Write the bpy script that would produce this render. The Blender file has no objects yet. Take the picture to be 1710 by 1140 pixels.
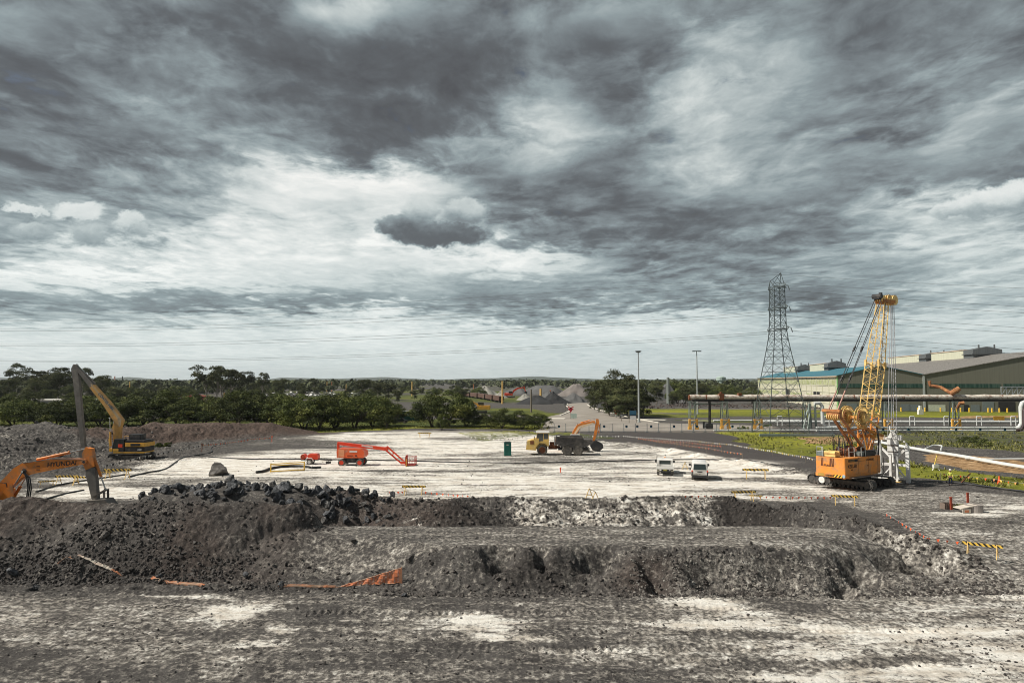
import bpy, bmesh, math, random
import numpy as np
from mathutils import Vector, Matrix, Euler
R = math.radians
scene = bpy.context.scene
COL = scene.collection

# ------------------------------------------------------------------ camera
CAM_H, FPX, TILT = 12.0, 1140.0, math.atan(66/1140)
cam_d = bpy.data.cameras.new('camera')
cam = bpy.data.objects.new('camera', cam_d); COL.objects.link(cam)
cam_d.sensor_width = 36.0; cam_d.lens = 24.0
cam_d.clip_start = 0.5; cam_d.clip_end = 60000
cam.location = (0, 0, CAM_H); cam.rotation_euler = (math.pi/2 + TILT, 0, 0)
scene.camera = cam

# ------------------------------------------------------------------ exposure
vs = scene.view_settings
scene.display_settings.display_device = 'sRGB'
vs.view_transform = 'Standard'; vs.look = 'None'; vs.exposure = 0.0; vs.gamma = 1.0
vs.use_curve_mapping = False
scene.cycles.max_bounces = 5; scene.cycles.diffuse_bounces = 2; scene.cycles.glossy_bounces = 2
scene.cycles.transmission_bounces = 3; scene.cycles.volume_bounces = 0
scene.cycles.transparent_max_bounces = 6
scene.cycles.volume_step_rate = 10
scene.render.film_transparent = False
scene.cycles.pixel_filter_type = 'BLACKMAN_HARRIS'; scene.cycles.filter_width = 1.0

# ------------------------------------------------------------------ sun
SUN_EL, SUN_AZ = 46.0, -97.0          # azimuth measured from +Y towards +X
sd = bpy.data.lights.new('sun', 'SUN'); so = bpy.data.objects.new('sun', sd); COL.objects.link(so)
sd.energy = 5.0; sd.angle = R(0.6); sd.color = (1.0, 0.94, 0.84)
_el, _az = R(SUN_EL), R(SUN_AZ)
to_sun = Vector((math.sin(_az)*math.cos(_el), math.cos(_az)*math.cos(_el), math.sin(_el)))
so.rotation_euler = to_sun.to_track_quat('Z', 'Y').to_euler()

# ------------------------------------------------------------------ node helper
class NT:
    def __init__(s, tree): s.t = tree; s.n = tree.nodes; s.l = tree.links
    def node(s, typ, **kw):
        n = s.n.new(typ)
        for k, v in kw.items(): setattr(n, k, v)
        return n
    def put(s, sock, v):
        if v is None: return
        if isinstance(v, bpy.types.NodeSocket): s.l.new(v, sock)
        else:
            try: sock.default_value = v
            except Exception:
                sock.default_value = (v, v, v) if not hasattr(v, '__len__') else tuple(v) + (1,)*(len(sock.default_value)-len(v))
    def m(s, op, a, b=None, c=None, clamp=False):
        n = s.node('ShaderNodeMath', operation=op); n.use_clamp = clamp
        s.put(n.inputs[0], a); s.put(n.inputs[1], b)
        if c is not None: s.put(n.inputs[2], c)
        return n.outputs[0]
    def v(s, op, a, b=None):
        n = s.node('ShaderNodeVectorMath', operation=op); s.put(n.inputs[0], a)
        if b is not None: s.put(n.inputs[1], b)
        return n.outputs['Value'] if op in ('LENGTH', 'DOT_PRODUCT') else n.outputs[0]
    def scale(s, a, k):
        n = s.node('ShaderNodeVectorMath', operation='SCALE'); s.put(n.inputs[0], a); s.put(n.inputs[3], k); return n.outputs[0]
    def xyz(s, x=0, y=0, z=0):
        n = s.node('ShaderNodeCombineXYZ'); s.put(n.inputs[0], x); s.put(n.inputs[1], y); s.put(n.inputs[2], z); return n.outputs[0]
    def sep(s, a):
        n = s.node('ShaderNodeSeparateXYZ'); s.put(n.inputs[0], a); return n.outputs
    def noise(s, vec, scale, detail=4, rough=.5, dist=0.0, col=False):
        n = s.node('ShaderNodeTexNoise'); s.put(n.inputs['Vector'], vec)
        n.inputs['Scale'].default_value = scale; n.inputs['Detail'].default_value = detail
        n.inputs['Roughness'].default_value = rough; n.inputs['Distortion'].default_value = dist
        return n.outputs['Color'] if col else n.outputs['Fac']
    def ramp(s, fac, stops, interp='LINEAR'):
        n = s.node('ShaderNodeValToRGB'); r = n.color_ramp; r.interpolation = interp
        while len(r.elements) < len(stops): r.elements.new(.5)
        for e, (p, c) in zip(r.elements, stops):
            e.position = p; e.color = (c, c, c, 1) if not hasattr(c, '__len__') else tuple(c[:3]) + (1,)
        s.put(n.inputs[0], fac); return n.outputs[0]
    def mix(s, f, a, b, mode='MIX'):
        n = s.node('ShaderNodeMix', data_type='RGBA', blend_type=mode)
        s.put(n.inputs[0], f)
        for sock, v in ((n.inputs[6], a), (n.inputs[7], b)):
            if isinstance(v, bpy.types.NodeSocket): s.l.new(v, sock)
            else: sock.default_value = (v, v, v, 1) if not hasattr(v, '__len__') else tuple(v[:3]) + (1,)
        return n.outputs[2]
    def mixf(s, f, a, b):
        n = s.node('ShaderNodeMix', data_type='FLOAT'); s.put(n.inputs[0], f); s.put(n.inputs[2], a); s.put(n.inputs[3], b); return n.outputs[0]
    def maprange(s, x, a, b, c=0., d=1., smooth=True):
        n = s.node('ShaderNodeMapRange', interpolation_type='SMOOTHSTEP' if smooth else 'LINEAR')
        n.clamp = True
        s.put(n.inputs[0], x)
        for i, q in enumerate((a, b, c, d)): s.put(n.inputs[i+1], q)
        return n.outputs[0]

# ------------------------------------------------------------------ world: overcast sky with broken cloud
world = bpy.data.worlds.new('World'); scene.world = world; world.use_nodes = True
T = NT(world.node_tree); T.n.clear()
gen = T.node('ShaderNodeTexCoord').outputs['Generated']
dx, dy, dz = T.sep(gen)
yy = T.m('MAXIMUM', dy, 0.12)
# direction as horizontal / vertical slope, in the units of the cloud chart below (855 = straight ahead, 636 = horizon)
cx = T.m('MULTIPLY_ADD', T.m('DIVIDE', dx, yy), 1140.0, 855.0)
cy = T.m('MULTIPLY_ADD', T.m('DIVIDE', dz, yy), -1140.0, 636.0)
zz = T.m('ADD', T.m('MAXIMUM', dz, 0.0), 0.060)
pl = T.xyz(T.m('DIVIDE', dx, zz), T.m('MULTIPLY', T.m('DIVIDE', dy, zz), 0.80), 0.0)      # cloud deck plane, streets running away
hi = T.maprange(dz, 0.02, 0.16)                        # calmer close to the horizon
warp = T.noise(pl, 1.1, 4, .55, 0.0, col=True)
wv = T.sep(T.v('SUBTRACT', warp, (.5, .5, .5)))
plw = T.v('ADD', pl, T.scale(T.v('SUBTRACT', warp, (.5, .5, .5)), 0.42))
n1 = T.noise(plw, 1.9, 10, .56, .0)
n2 = T.noise(T.v('ADD', plw, (7.3, 2.1, 4.0)), 5.4, 10, .60, .0)
nb_ = T.noise(T.v('ADD', plw, (1.3, 5.1, 2.0)), 3.1, 7, .55, .0)
bil = T.m('ABSOLUTE', T.m('SUBTRACT', nb_, .5))                                           # billows: crisp lit rims
n3 = T.noise(T.v('ADD', plw, (3.3, 9.1, 7.0)), 11.0, 8, .62, .0)
wx = T.m('MULTIPLY_ADD', wv[0], T.m('MULTIPLY_ADD', hi, -60., 180.), T.m('MULTIPLY_ADD', T.m('SUBTRACT', n1, .5), 130.0, T.m('MULTIPLY_ADD', T.m('SUBTRACT', n2, .5), 60., cx)))
wy = T.m('MULTIPLY_ADD', wv[1], T.m('MULTIPLY_ADD', hi, 60., 16.0), T.m('MULTIPLY_ADD', T.m('SUBTRACT', n2, .5), T.m('MULTIPLY_ADD', hi, 110., 16.0), cy))
SKY = [  # luminance chart: elevation rows, azimuth columns
 (-60,[120,118,116,118,118,140,125,118,120,130,125,130,128,118,118,112]),
 (0,  [125,122,115,113,118,185,140,130,140,165,135,140,135,116,126,115]),
 (70, [112,114,134,116, 98, 92,104,104,134,100,160,162,145,122,122,118]),
 (130,[112,118,124,138,108,100, 98, 95,165,108,182,178,138,116,150,130]),
 (190,[126,128,142,136,126,106,116,100,180,126,186,170,140,125,168,158]),
 (240,[118,126,116,146,150,122,134,136,185,140,178,163,160,158,172,138]),
 (300,[132,138,148,158,218,236,226,138,122,118,170,165,155,132,138,122]),
 (350,[150,158,156,170,212,205,205,140,118,112,116,132,128,160,188,160]),
 (385,[150,165,160,195,224,210,195,170,140,115,112,120,138,160,185,175]),
 (425,[170,205,200,222,228,226,224,228,224,134,128,130,150,180,192,188]),
 (468,[228,240,250,228,216,196,188,156,156,150,142,134,160,150,178,192]),
 (503,[134,140,142,134,142,150,156,132,132,150,140,150,106,150,172,170]),
 (530,[170,172,180,190,200,210,216,156,156,190,200,190,156,178,192,196]),
 (552,[216,212,220,224,212,232,226,212,212,222,218,190,190,184,200,202]),
 (590,[222,226,220,224,218,218,220,214,204,200,194,186,170,174,186,190]),
 (636,[212,212,212,210,208,208,208,208,206,204,202,200,198,196,196,196])]
u = T.m('DIVIDE', wx, 1710.0)
rows = []
for y0, vals in SKY:
    rows.append(T.ramp(u, [(i/15, (v/255)) for i, v in enumerate(vals)], 'CARDINAL'))
acc = rows[0]
for i in range(1, len(rows)):
    f = T.maprange(wy, SKY[i-1][0], SKY[i][0])
    acc = T.mix(f, acc, rows[i])
lum = T.sep(acc)[0]
lum = T.m('MULTIPLY_ADD', T.m('SUBTRACT', lum, .60), 1.20, .64)
lum = T.m('ADD', lum, T.m('MULTIPLY', T.m('SUBTRACT', n1, .5), T.m('MULTIPLY_ADD', hi, .08, .18)))
lum = T.m('ADD', lum, T.m('MULTIPLY', T.m('SUBTRACT', n2, .5), T.m('MULTIPLY_ADD', hi, .16, .34)))
rim = T.m('MULTIPLY', T.maprange(bil, .0, .035, 1., 0.), T.m('MULTIPLY', T.maprange(n2, .42, .62), hi))
lum = T.m('ADD', lum, T.m('MULTIPLY', rim, .045))
lum = T.m('ADD', lum, T.m('MULTIPLY', T.m('SUBTRACT', bil, .07), T.m('MULTIPLY_ADD', hi, .45, .1)))
lum = T.m('ADD', lum, T.m('MULTIPLY', T.m('SUBTRACT', n3, .5), T.m('MULTIPLY_ADD', hi, .16, .05)))
# separate cumulus banks lying in front of the layer: (x, y, half width, half height, tilt)
pn = T.xyz(T.m('MULTIPLY', cx, .017), T.m('MULTIPLY', cy, .024), 3.0)
pw = T.noise(pn, 1.25, 10, .66, .0, col=True)
pws = T.v('SUBTRACT', pw, (.5, .5, .5))
pcl = T.v('ADD', T.xyz(cx, cy, 0), T.v('MULTIPLY', pws, (64.0, 46.0, 0.0)))
def puffs(ells, soft):
    best = None
    for (x, y, a, b, tl) in ells:
        d = T.v('SUBTRACT', pcl, (x, y, 0.0)); ex, ey, _ = T.sep(d)
        c_, s_ = math.cos(tl), math.sin(tl)
        rx = T.m('ADD', T.m('MULTIPLY', ex, c_/a), T.m('MULTIPLY', ey, s_/a))
        ry = T.m('ADD', T.m('MULTIPLY', ex, -s_/b), T.m('MULTIPLY', ey, c_/b))
        L = T.m('SUBTRACT', 1.0, T.v('LENGTH', T.xyz(rx, ry, 0)))
        best = L if best is None else T.m('MAXIMUM', best, L)
    return T.maprange(best, -.02, soft)
pm = T.sep(pw)[0]
mL = puffs([(120,349,58,19,0), (32,347,44,10,.15), (44,384,46,19,0), (142,389,46,25,.1), (208,362,34,17,-.2), (226,380,24,12,0)], .42)
shL = T.m('ADD', T.maprange(T.sep(pcl)[1], 340, 412, .97, .60), T.m('MULTIPLY', T.m('SUBTRACT', pm, .5), .35))
lum = T.mixf(T.m('MULTIPLY', mL, .88), lum, shL)
mC = puffs([(728,388,102,26,.02), (698,350,38,30,0), (775,350,46,28,0), (662,372,42,20,0)], .34)
shC = T.m('ADD', T.maprange(T.sep(pcl)[1], 335, 392, .84, .36), T.m('MULTIPLY', T.m('SUBTRACT', pm, .5), .30))
lum = T.mixf(T.m('MULTIPLY', mC, .93), lum, shC)
mR = puffs([(1668,332,115,27,-.16), (1600,346,50,18,-.2), (1720,322,60,28,0)], .30)
edgeR = T.m('ADD', T.sep(pcl)[1], T.m('MULTIPLY', T.m('SUBTRACT', cx, 1640.), .18))
shR = T.m('ADD', T.maprange(edgeR, 318, 366, .99, .60), T.m('MULTIPLY', T.m('SUBTRACT', pm, .5), .22))
lum = T.mixf(T.m('MULTIPLY', mR, .93), lum, shR)
lum = T.m('ADD', lum, T.m('MULTIPLY', T.m('MAXIMUM', T.m('SUBTRACT', .41, lum), 0), .60))
lum = T.m('SUBTRACT', lum, T.m('MULTIPLY', T.m('MAXIMUM', T.m('SUBTRACT', lum, .84), 0), .42))
lum = T.m('MINIMUM', lum, .985)
lin = T.m('POWER', lum, 2.25)
tint = T.ramp(lum, [(.30, (.98, .98, 1.04)), (.45, (.89, 1.0, 1.07)), (.62, (.85, 1.01, 1.055)), (.80, (.93, 1.02, 1.01)), (.97, (1.01, 1.01, .975))])
lowt = T.maprange(dz, .0, .30, 1., 0.)
tint = T.mix(T.m('MULTIPLY', lowt, .55), tint, T.mix(1.0, tint, (.90, 1.005, 1.03), 'MULTIPLY'))
cloud = T.mix(1.0, tint, lin, 'MULTIPLY')
sky = T.node('ShaderNodeTexSky', sky_type='NISHITA'); sky.sun_disc = False
sky.sun_elevation = _el; sky.sun_rotation = _az; sky.altitude = 20; sky.dust_density = 2.0
blue = T.scale(sky.outputs[0], 0.06)
hole = T.m('MULTIPLY', T.maprange(n2, .36, .24), T.maprange(dz, .12, .3))
final = T.mix(T.m('MULTIPLY_ADD', hole, .45, .04), cloud, blue)
bg = T.node('ShaderNodeBackground'); T.put(bg.inputs[0], final); bg.inputs[1].default_value = 1.0
T.l.new(bg.outputs[0], T.node('ShaderNodeOutputWorld').inputs[0])
world.cycles.sampling_method = 'MANUAL'; world.cycles.sample_map_resolution = 512

# ------------------------------------------------------------------ pixel chart helpers (photo survey -> ground points)
_ct, _st = math.cos(TILT), math.sin(TILT)
def ray(px, py):
    a = (px-855)/FPX; b = (570-py)/FPX
    return Vector((a, _ct - b*_st, _st + b*_ct))
def G(px, py, z=0.0):
    d = ray(px, py); t = (z-CAM_H)/d.z
    return Vector((d.x*t, d.y*t, z))
def D(px, py, Y):
    d = ray(px, py); t = Y/d.y
    return Vector((d.x*t, Y, CAM_H + d.z*t))

# ------------------------------------------------------------------ materials
MATS = {}
def mat(name, color, rough=.6, metal=0.0, var=.15, vscale=1.5, bump=0.0, bscale=8.0, dirt=None, dirt_amt=0.35, dscale=.9, spec=.4):
    if name in MATS: return MATS[name]
    m = bpy.data.materials.new(name); m.use_nodes = True
    t = NT(m.node_tree); b = t.n['Principled BSDF']
    co = t.node('ShaderNodeTexCoord').outputs['Object']
    n = t.noise(co, vscale, 5, .6)
    k = t.maprange(n, .3, .7, 1-var, 1+var, False)
    c = t.mix(1.0, color, k, 'MULTIPLY')
    if dirt:
        d = t.maprange(t.noise(co, dscale, 7, .65, .3), 1-dirt_amt-.32, 1-dirt_amt, 0, 1)
        c = t.mix(d, c, dirt)
    t.put(b.inputs['Base Color'], c)
    b.inputs['Roughness'].default_value = rough; b.inputs['Metallic'].default_value = metal
    b.inputs['Specular IOR Level'].default_value = spec
    if bump:
        bn = t.node('ShaderNodeBump'); bn.inputs['Distance'].default_value = bump; bn.inputs['Strength'].default_value = .8
        t.put(bn.inputs['Height'], t.noise(co, bscale, 6, .6)); t.l.new(bn.outputs[0], b.inputs['Normal'])
    MATS[name] = m; return m

# ------------------------------------------------------------------ mesh builder
class MB:
    def __init__(s): s.v = []; s.f = []
    def add(s, vs, fs, M=None):
        o = len(s.v)
        s.v.extend([tuple(M @ Vector(p)) if M else tuple(p) for p in vs])
        s.f.extend([tuple(i+o for i in f) for f in fs]); return s
    def box(s, x0, x1, y0, y1, z0, z1, M=None, ch=0.0):
        if ch > 0:
            vs = []; fs = []
            me = bmesh.new(); bmesh.ops.create_cube(me, size=1)
            for v in me.verts: v.co = ((x0+x1)/2+v.co.x*(x1-x0), (y0+y1)/2+v.co.y*(y1-y0), (z0+z1)/2+v.co.z*(z1-z0))
            bmesh.ops.bevel(me, geom=me.edges[:], offset=min(ch, .45*min(x1-x0, y1-y0, z1-z0)), segments=2, affect='EDGES')
            me.verts.index_update()
            vs = [v.co.copy() for v in me.verts]; fs = [[v.index for v in f.verts] for f in me.faces]; me.free()
            return s.add(vs, fs, M)
        vs = [(x0,y0,z0),(x1,y0,z0),(x1,y1,z0),(x0,y1,z0),(x0,y0,z1),(x1,y0,z1),(x1,y1,z1),(x0,y1,z1)]
        return s.add(vs, [(0,3,2,1),(4,5,6,7),(0,1,5,4),(1,2,6,5),(2,3,7,6),(3,0,4,7)], M)
    def cyl(s, p0, p1, r0, r1=None, n=10, cap=True):
        r1 = r0 if r1 is None else r1
        p0 = Vector(p0); p1 = Vector(p1); d = (p1-p0)
        if d.length < 1e-6: return s
        d.normalize(); a = d.orthogonal().normalized(); b = d.cross(a)
        vs = []
        for p, r in ((p0, r0), (p1, r1)):
            for i in range(n):
                t = 2*math.pi*i/n; vs.append(p + a*math.cos(t)*r + b*math.sin(t)*r)
        fs = [(i, (i+1) % n, n+(i+1) % n, n+i) for i in range(n)]
        if cap: fs += [tuple(range(n-1, -1, -1)), tuple(range(n, 2*n))]
        return s.add(vs, fs)
    def bar(s, p0, p1, w, h=None):
        h = h or w; p0 = Vector(p0); p1 = Vector(p1); d = (p1-p0); L = d.length
        if L < 1e-6: return s
        d.normalize(); up = Vector((0,0,1)) if abs(d.z) < .95 else Vector((0,1,0))
        a = d.cross(up).normalized(); b = a.cross(d)
        vs = []
        for p in (p0, p1):
            for sa, sb in ((-1,-1),(1,-1),(1,1),(-1,1)): vs.append(p + a*sa*w/2 + b*sb*h/2)
        return s.add(vs, [(0,1,2,3),(7,6,5,4),(0,4,5,1),(1,5,6,2),(2,6,7,3),(3,7,4,0)])
    def tube(s, pts, r, n=8, cap=True):
        pts = [Vector(p) for p in pts]; rings = []; prev = None; vs = []
        for i, p in enumerate(pts):
            d = (pts[min(i+1, len(pts)-1)] - pts[max(i-1, 0)]).normalized()
            if prev is None: a = d.orthogonal().normalized()
            else:
                a = (prev - d*prev.dot(d))
                a = a.normalized() if a.length > 1e-5 else d.orthogonal().normalized()
            prev = a; b = d.cross(a); rr = r[i] if hasattr(r, '__len__') else r
            for k in range(n):
                t = 2*math.pi*k/n; vs.append(p + a*math.cos(t)*rr + b*math.sin(t)*rr)
        fs = []
        for i in range(len(pts)-1):
            for k in range(n): fs.append((i*n+k, i*n+(k+1) % n, (i+1)*n+(k+1) % n, (i+1)*n+k))
        if cap: fs += [tuple(range(n-1, -1, -1)), tuple(range((len(pts)-1)*n, len(pts)*n))]
        return s.add(vs, fs)
    def prism(s, poly, y0, y1, M=None):          # polygon in XZ, extruded along Y
        n = len(poly); vs = [(p[0], y0, p[1]) for p in poly] + [(p[0], y1, p[1]) for p in poly]
        fs = [tuple(range(n)), tuple(range(2*n-1, n-1, -1))] + [(i, n+i, n+(i+1) % n, (i+1) % n) for i in range(n)]
        return s.add(vs, fs, M)
    def beam(s, path, y0, y1):                  # (x, z, depth) centre line -> tapered box beam in the XZ plane
        up = []; dn = []
        for i, (x, z, h) in enumerate(path):
            a = path[max(i-1, 0)]; b = path[min(i+1, len(path)-1)]
            tx, tz = b[0]-a[0], b[1]-a[1]; L = math.hypot(tx, tz) or 1
            nx, nz = -tz/L, tx/L
            up.append((x+nx*h/2, z+nz*h/2)); dn.append((x-nx*h/2, z-nz*h/2))
        for i in range(len(path)-1):
            s.prism([dn[i], dn[i+1], up[i+1], up[i]], y0, y1)
        return s
    def ring(s, c, axis, r0, r1, w, n=24):      # flat annulus with thickness
        c = Vector(c); d = Vector(axis).normalized(); a = d.orthogonal().normalized(); b = d.cross(a); vs = []
        for off in (-w/2, w/2):
            for r in (r0, r1):
                for i in range(n):
                    t = 2*math.pi*i/n; vs.append(c + d*off + a*math.cos(t)*r + b*math.sin(t)*r)
        fs = []
        for i in range(n):
            j = (i+1) % n
            fs += [(i, j, n+j, n+i), (2*n+i, 3*n+i, 3*n+j, 2*n+j), (n+i, n+j, 3*n+j, 3*n+i), (i, 2*n+i, 2*n+j, j)]
        return s.add(vs, fs)
    def build(s, name, m, parent=None, smooth=False):
        me = bpy.data.meshes.new(name); me.from_pydata(s.v, [], s.f); me.validate()
        me.materials.append(m)
        if smooth:
            for p in me.polygons: p.use_smooth = True
            try: me.set_sharp_from_angle(angle=R(40))
            except Exception: pass
        o = bpy.data.objects.new(name, me); COL.objects.link(o)
        if parent: o.parent = parent
        return o

def bm_fix(o):
    b = bmesh.new(); b.from_mesh(o.data); bmesh.ops.recalc_face_normals(b, faces=b.faces[:]); b.to_mesh(o.data); b.free(); return o
def tag(o, label=None, cat=None, group=None, kind=None):
    if label: o['label'] = label
    if cat: o['category'] = cat
    if group: o['group'] = group
    if kind: o['kind'] = kind
    return o
def empty(name, loc, rz=0, label=None, cat=None, group=None):
    o = bpy.data.objects.new(name, None); COL.objects.link(o); o.location = loc; o.rotation_euler = (0, 0, rz)
    o.empty_display_size = .3
    return tag(o, label, cat, group)
def kids(o): return [c for c in bpy.data.objects if c.parent == o]
KIDS = {}
def copy_tree(o, parent=None):
    c = o.copy(); COL.objects.link(c); c.parent = parent
    for ch in KIDS.setdefault(o.name, kids(o)): copy_tree(ch, c)
    return c
def raw_mesh(name, co, faces, m, parent=None, smooth=False, k=None):
    """co (n,3) float array, faces (m,k) int array"""
    me = bpy.data.meshes.new(name); co = np.ascontiguousarray(co, np.float32); faces = np.ascontiguousarray(faces, np.int32)
    k = faces.shape[1]
    me.vertices.add(len(co)); me.vertices.foreach_set('co', co.ravel())
    me.loops.add(faces.size); me.loops.foreach_set('vertex_index', faces.ravel())
    me.polygons.add(len(faces)); me.polygons.foreach_set('loop_start', np.arange(0, faces.size, k, dtype=np.int32))
    me.polygons.foreach_set('loop_total', np.full(len(faces), k, np.int32))
    me.polygons.foreach_set('use_smooth', np.full(len(faces), smooth, bool))
    me.update(calc_edges=True); me.materials.append(m)
    o = bpy.data.objects.new(name, me); COL.objects.link(o)
    if parent: o.parent = parent
    return o
def text(body, size, M, m, parent, name='lettering', ext=.004, xs=1.0, sh=0.0, align='LEFT'):
    c = bpy.data.curves.new(name, 'FONT'); c.body = body; c.size = size; c.extrude = ext; c.shear = sh; c.offset = size*.018
    c.align_x = align; c.materials.append(m)
    t_ = bpy.data.objects.new(name, c); COL.objects.link(t_); bpy.context.view_layer.update()
    me = bpy.data.meshes.new_from_object(t_.evaluated_get(bpy.context.evaluated_depsgraph_get()))
    bpy.data.objects.remove(t_); bpy.data.curves.remove(c)
    if not me.materials: me.materials.append(m)
    o = bpy.data.objects.new(name, me); COL.objects.link(o); o.parent = parent
    o.matrix_local = M @ Matrix.Diagonal((xs, 1, 1, 1)); return o

# ------------------------------------------------------------------ numpy noise
def _hash(ix, iy, seed):
    h = (ix.astype(np.int64)*374761393 + iy.astype(np.int64)*668265263 + seed*974634777) & 0xffffffff
    h = ((h ^ (h >> 13))*1274126177) & 0xffffffff
    return ((h ^ (h >> 16)) & 0xffff)/32767.5 - 1.0
def vn(x, y, seed=0):
    ix = np.floor(x); iy = np.floor(y); fx = x-ix; fy = y-iy
    fx = fx*fx*(3-2*fx); fy = fy*fy*(3-2*fy)
    a = _hash(ix, iy, seed); b = _hash(ix+1, iy, seed); c = _hash(ix, iy+1, seed); d = _hash(ix+1, iy+1, seed)
    return (a*(1-fx)+b*fx)*(1-fy) + (c*(1-fx)+d*fx)*fy
def fbm(x, y, f, oc=4, seed=0, g=.5):
    t = 0; a = 1; n = 0
    for i in range(oc):
        ca, sa = math.cos(i*1.1+seed), math.sin(i*1.1+seed)
        t = t + a*vn((x*ca-y*sa)*f+i*17.3, (x*sa+y*ca)*f+i*5.1, seed+i); n += a; a *= g; f *= 2.07
    return t/n
def sstep(x, a, b):
    t = np.clip((x-a)/(b-a), 0, 1); return t*t*(3-2*t)
def sdpoly(x, y, poly):
    """signed distance, positive inside"""
    d = np.full(x.shape, 1e9); ins = np.zeros(x.shape, bool); n = len(poly)
    for i in range(n):
        x0, y0 = poly[i]; x1, y1 = poly[(i+1) % n]; ex, ey = x1-x0, y1-y0
        wx_, wy_ = x-x0, y-y0; t = np.clip((wx_*ex+wy_*ey)/(ex*ex+ey*ey+1e-9), 0, 1)
        d = np.minimum(d, (wx_-ex*t)**2+(wy_-ey*t)**2)
        if y0 != y1:
            c = ((y0 > y) != (y1 > y)) & (x < (x1-x0)*(y-y0)/(y1-y0)+x0); ins ^= c
    d = np.sqrt(d); return np.where(ins, d, -d)
def GP(pts, z=0): return [tuple(G(px, py, z)[:2]) for px, py in pts]
# ------------------------------------------------------------------ terrain
def lerp(a, b, t): return a+(b-a)*t
RIDGE = GP([(1000,741),(1060,745),(1110,752),(1190,768),(1260,777),(1330,788)])
SCOOPS = [(838,930,1.1,1.3),(902,934,.6,.6),(992,928,1.5,1.5),(1082,960,.7,.9),(1290,958,1.3,.6),(1430,948,1.2,2.2),(1540,935,2.0,3.0),(1170,958,.9,1.0),(1375,962,.9,.8)]
def seg_d(x, y, pl):
    d = np.full(x.shape, 1e9)
    for (x0, y0), (x1, y1) in zip(pl[:-1], pl[1:]):
        ex, ey = x1-x0, y1-y0; t = np.clip(((x-x0)*ex+(y-y0)*ey)/(ex*ex+ey*ey), 0, 1)
        d = np.minimum(d, (x-x0-ex*t)**2+(y-y0-ey*t)**2)
    return np.sqrt(d)
M1 = [(-190,86),(-70,90),(-64,100),(-64,120),(-70,140),(-82,152),(-190,152)]
M2 = [(-70,116),(-66,130),(-54,146),(-40,158),(-60,166),(-92,166),(-82,124)]
def Yf_(x): return lerp(68.5, 50.5, np.clip((x-21)/11.5, 0, 1)**1.2) + .6*vn(x*.35, x*0, 5)
def Yn_(x): return lerp(55.8, 49.0, sstep(x, 25, 33)) + .3*vn(x*.5, x*0, 6)
def macro(x, y):
    s = sstep(x, 19, 36)
    wob = 1.3*fbm(x, y*0, .12, 3, 3)
    lf = sstep(-x, 3.5, 12)
    Yc = lerp(48.9, 62, s)+wob*.5+3.6*lf; Yt = lerp(45.7, 43.0, s)+wob*.4+2.3*lf
    t = np.clip((y-Yt)/(Yc-Yt), 0, 1)
    z = -2 + 2*lerp(t, t*t*(3-2*t), .6)
    z = z + .32*sstep(y, Yc-2, Yc)*(1-sstep(y, 56, 60))*sstep(x, -24, -16)*(1-sstep(x, 22, 32))
    Yf = Yf_(x); Yn = Yn_(x)
    tr = sstep(y, Yn-.1, Yn+2.2)*(1-np.clip((y-(Yf-4.2))/4.2, 0, 1))*sstep(x, -22, -17)*(1-sstep(x, 29.5, 33))
    z = z - (2.5+.9*sstep(x, 16, 22))*tr
    cr = np.exp(-((y-Yf-.3)/1.1)**2)*sstep(x, -12, 2)*(1-sstep(x, 33, 36))
    z = z + cr*(.32+.45*fbm(x, y, .45, 3, 9))*(1+.7*sstep(x, 18, 26))
    z = z + 1.9*np.exp(-((x+5.3)/4.2)**4-((y-64.6)/2.6)**2)
    z = z + .9*np.exp(-((x-10)/9)**4-((y-64.4)/2.4)**2)*(1+.5*fbm(x, y, .3, 3, 4))
    # long left spoil heap
    toe = 48.3+.7*fbm(x, y*0, .15, 3, 21); cre = 54.0+.8*fbm(x, y*0, .2, 2, 22)
    tf = np.clip((y-toe)/(cre-toe), 0, 1)**.9; tb = 1-sstep(y, cre+.6, cre+7)
    xr = lerp(-21.5, -12.8, np.clip((y-47.5)/7.5, 0, 1))
    fd = 1-sstep(x, xr-4.5, xr+.4)
    crest = 4.35 + .35*fbm(x, y*0, .25, 3, 31)
    pile = -2 + crest*np.minimum(tf, tb)*fd
    z = np.where(y < 64, np.maximum(z, pile), z)
    # rock heap bed
    z = z + 1.45*np.exp(-((x+23.5)/12.6)**8-((y-67.5)/2.7)**4)*(1+.35*fbm(x, y*0, .25, 3, 23))*lerp(1, .30, sstep(x, -20, -11.5))
    # distant mounds
    if True:
        m = (y > 80) & (y < 170) & (x < -30)
        if np.any(m):
            xs, ys = x[m], y[m]
            a = 3.5*sstep(sdpoly(xs, ys, M1)+3*fbm(xs, ys, .12, 3, 41), 0, 12)*(.78+.55*fbm(xs, ys, .09, 3, 42))
            b = 2.7*sstep(sdpoly(xs, ys, M2)+2*fbm(xs, ys, .12, 3, 43), 0, 9)*(.8+.45*fbm(xs, ys, .09, 3, 44))
            z = z.copy(); z[m] += np.maximum(a, b)
    m = (y > 75) & (y < 165) & (x > 5) & (x < 75)
    if np.any(m):
        xs, ys = x[m], y[m]; d = seg_d(xs, ys, RIDGE)
        z = z.copy(); z[m] += .5*np.exp(-(d/2.2)**2)*(.7+.9*fbm(xs, ys, .35, 3, 45))
    for px, py, r, dep in SCOOPS:
        X = (px-855)/1140*48.3; Y = 45.6+(985-py)/75*3.4 if px < 1350 else G(px, py, -.9).y
        k = np.exp(-(((x-X)+.25*math.sin(px)*(y-Y)+.5*fbm(x, y, .9, 3, int(px)))/r)**2*1.2-((y-Y-.3+.4*fbm(x, y, .8, 2, int(px)+3))/(.85 if px < 1350 else 1.4))**4); z = z-dep*1.45*k
    return z
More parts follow.
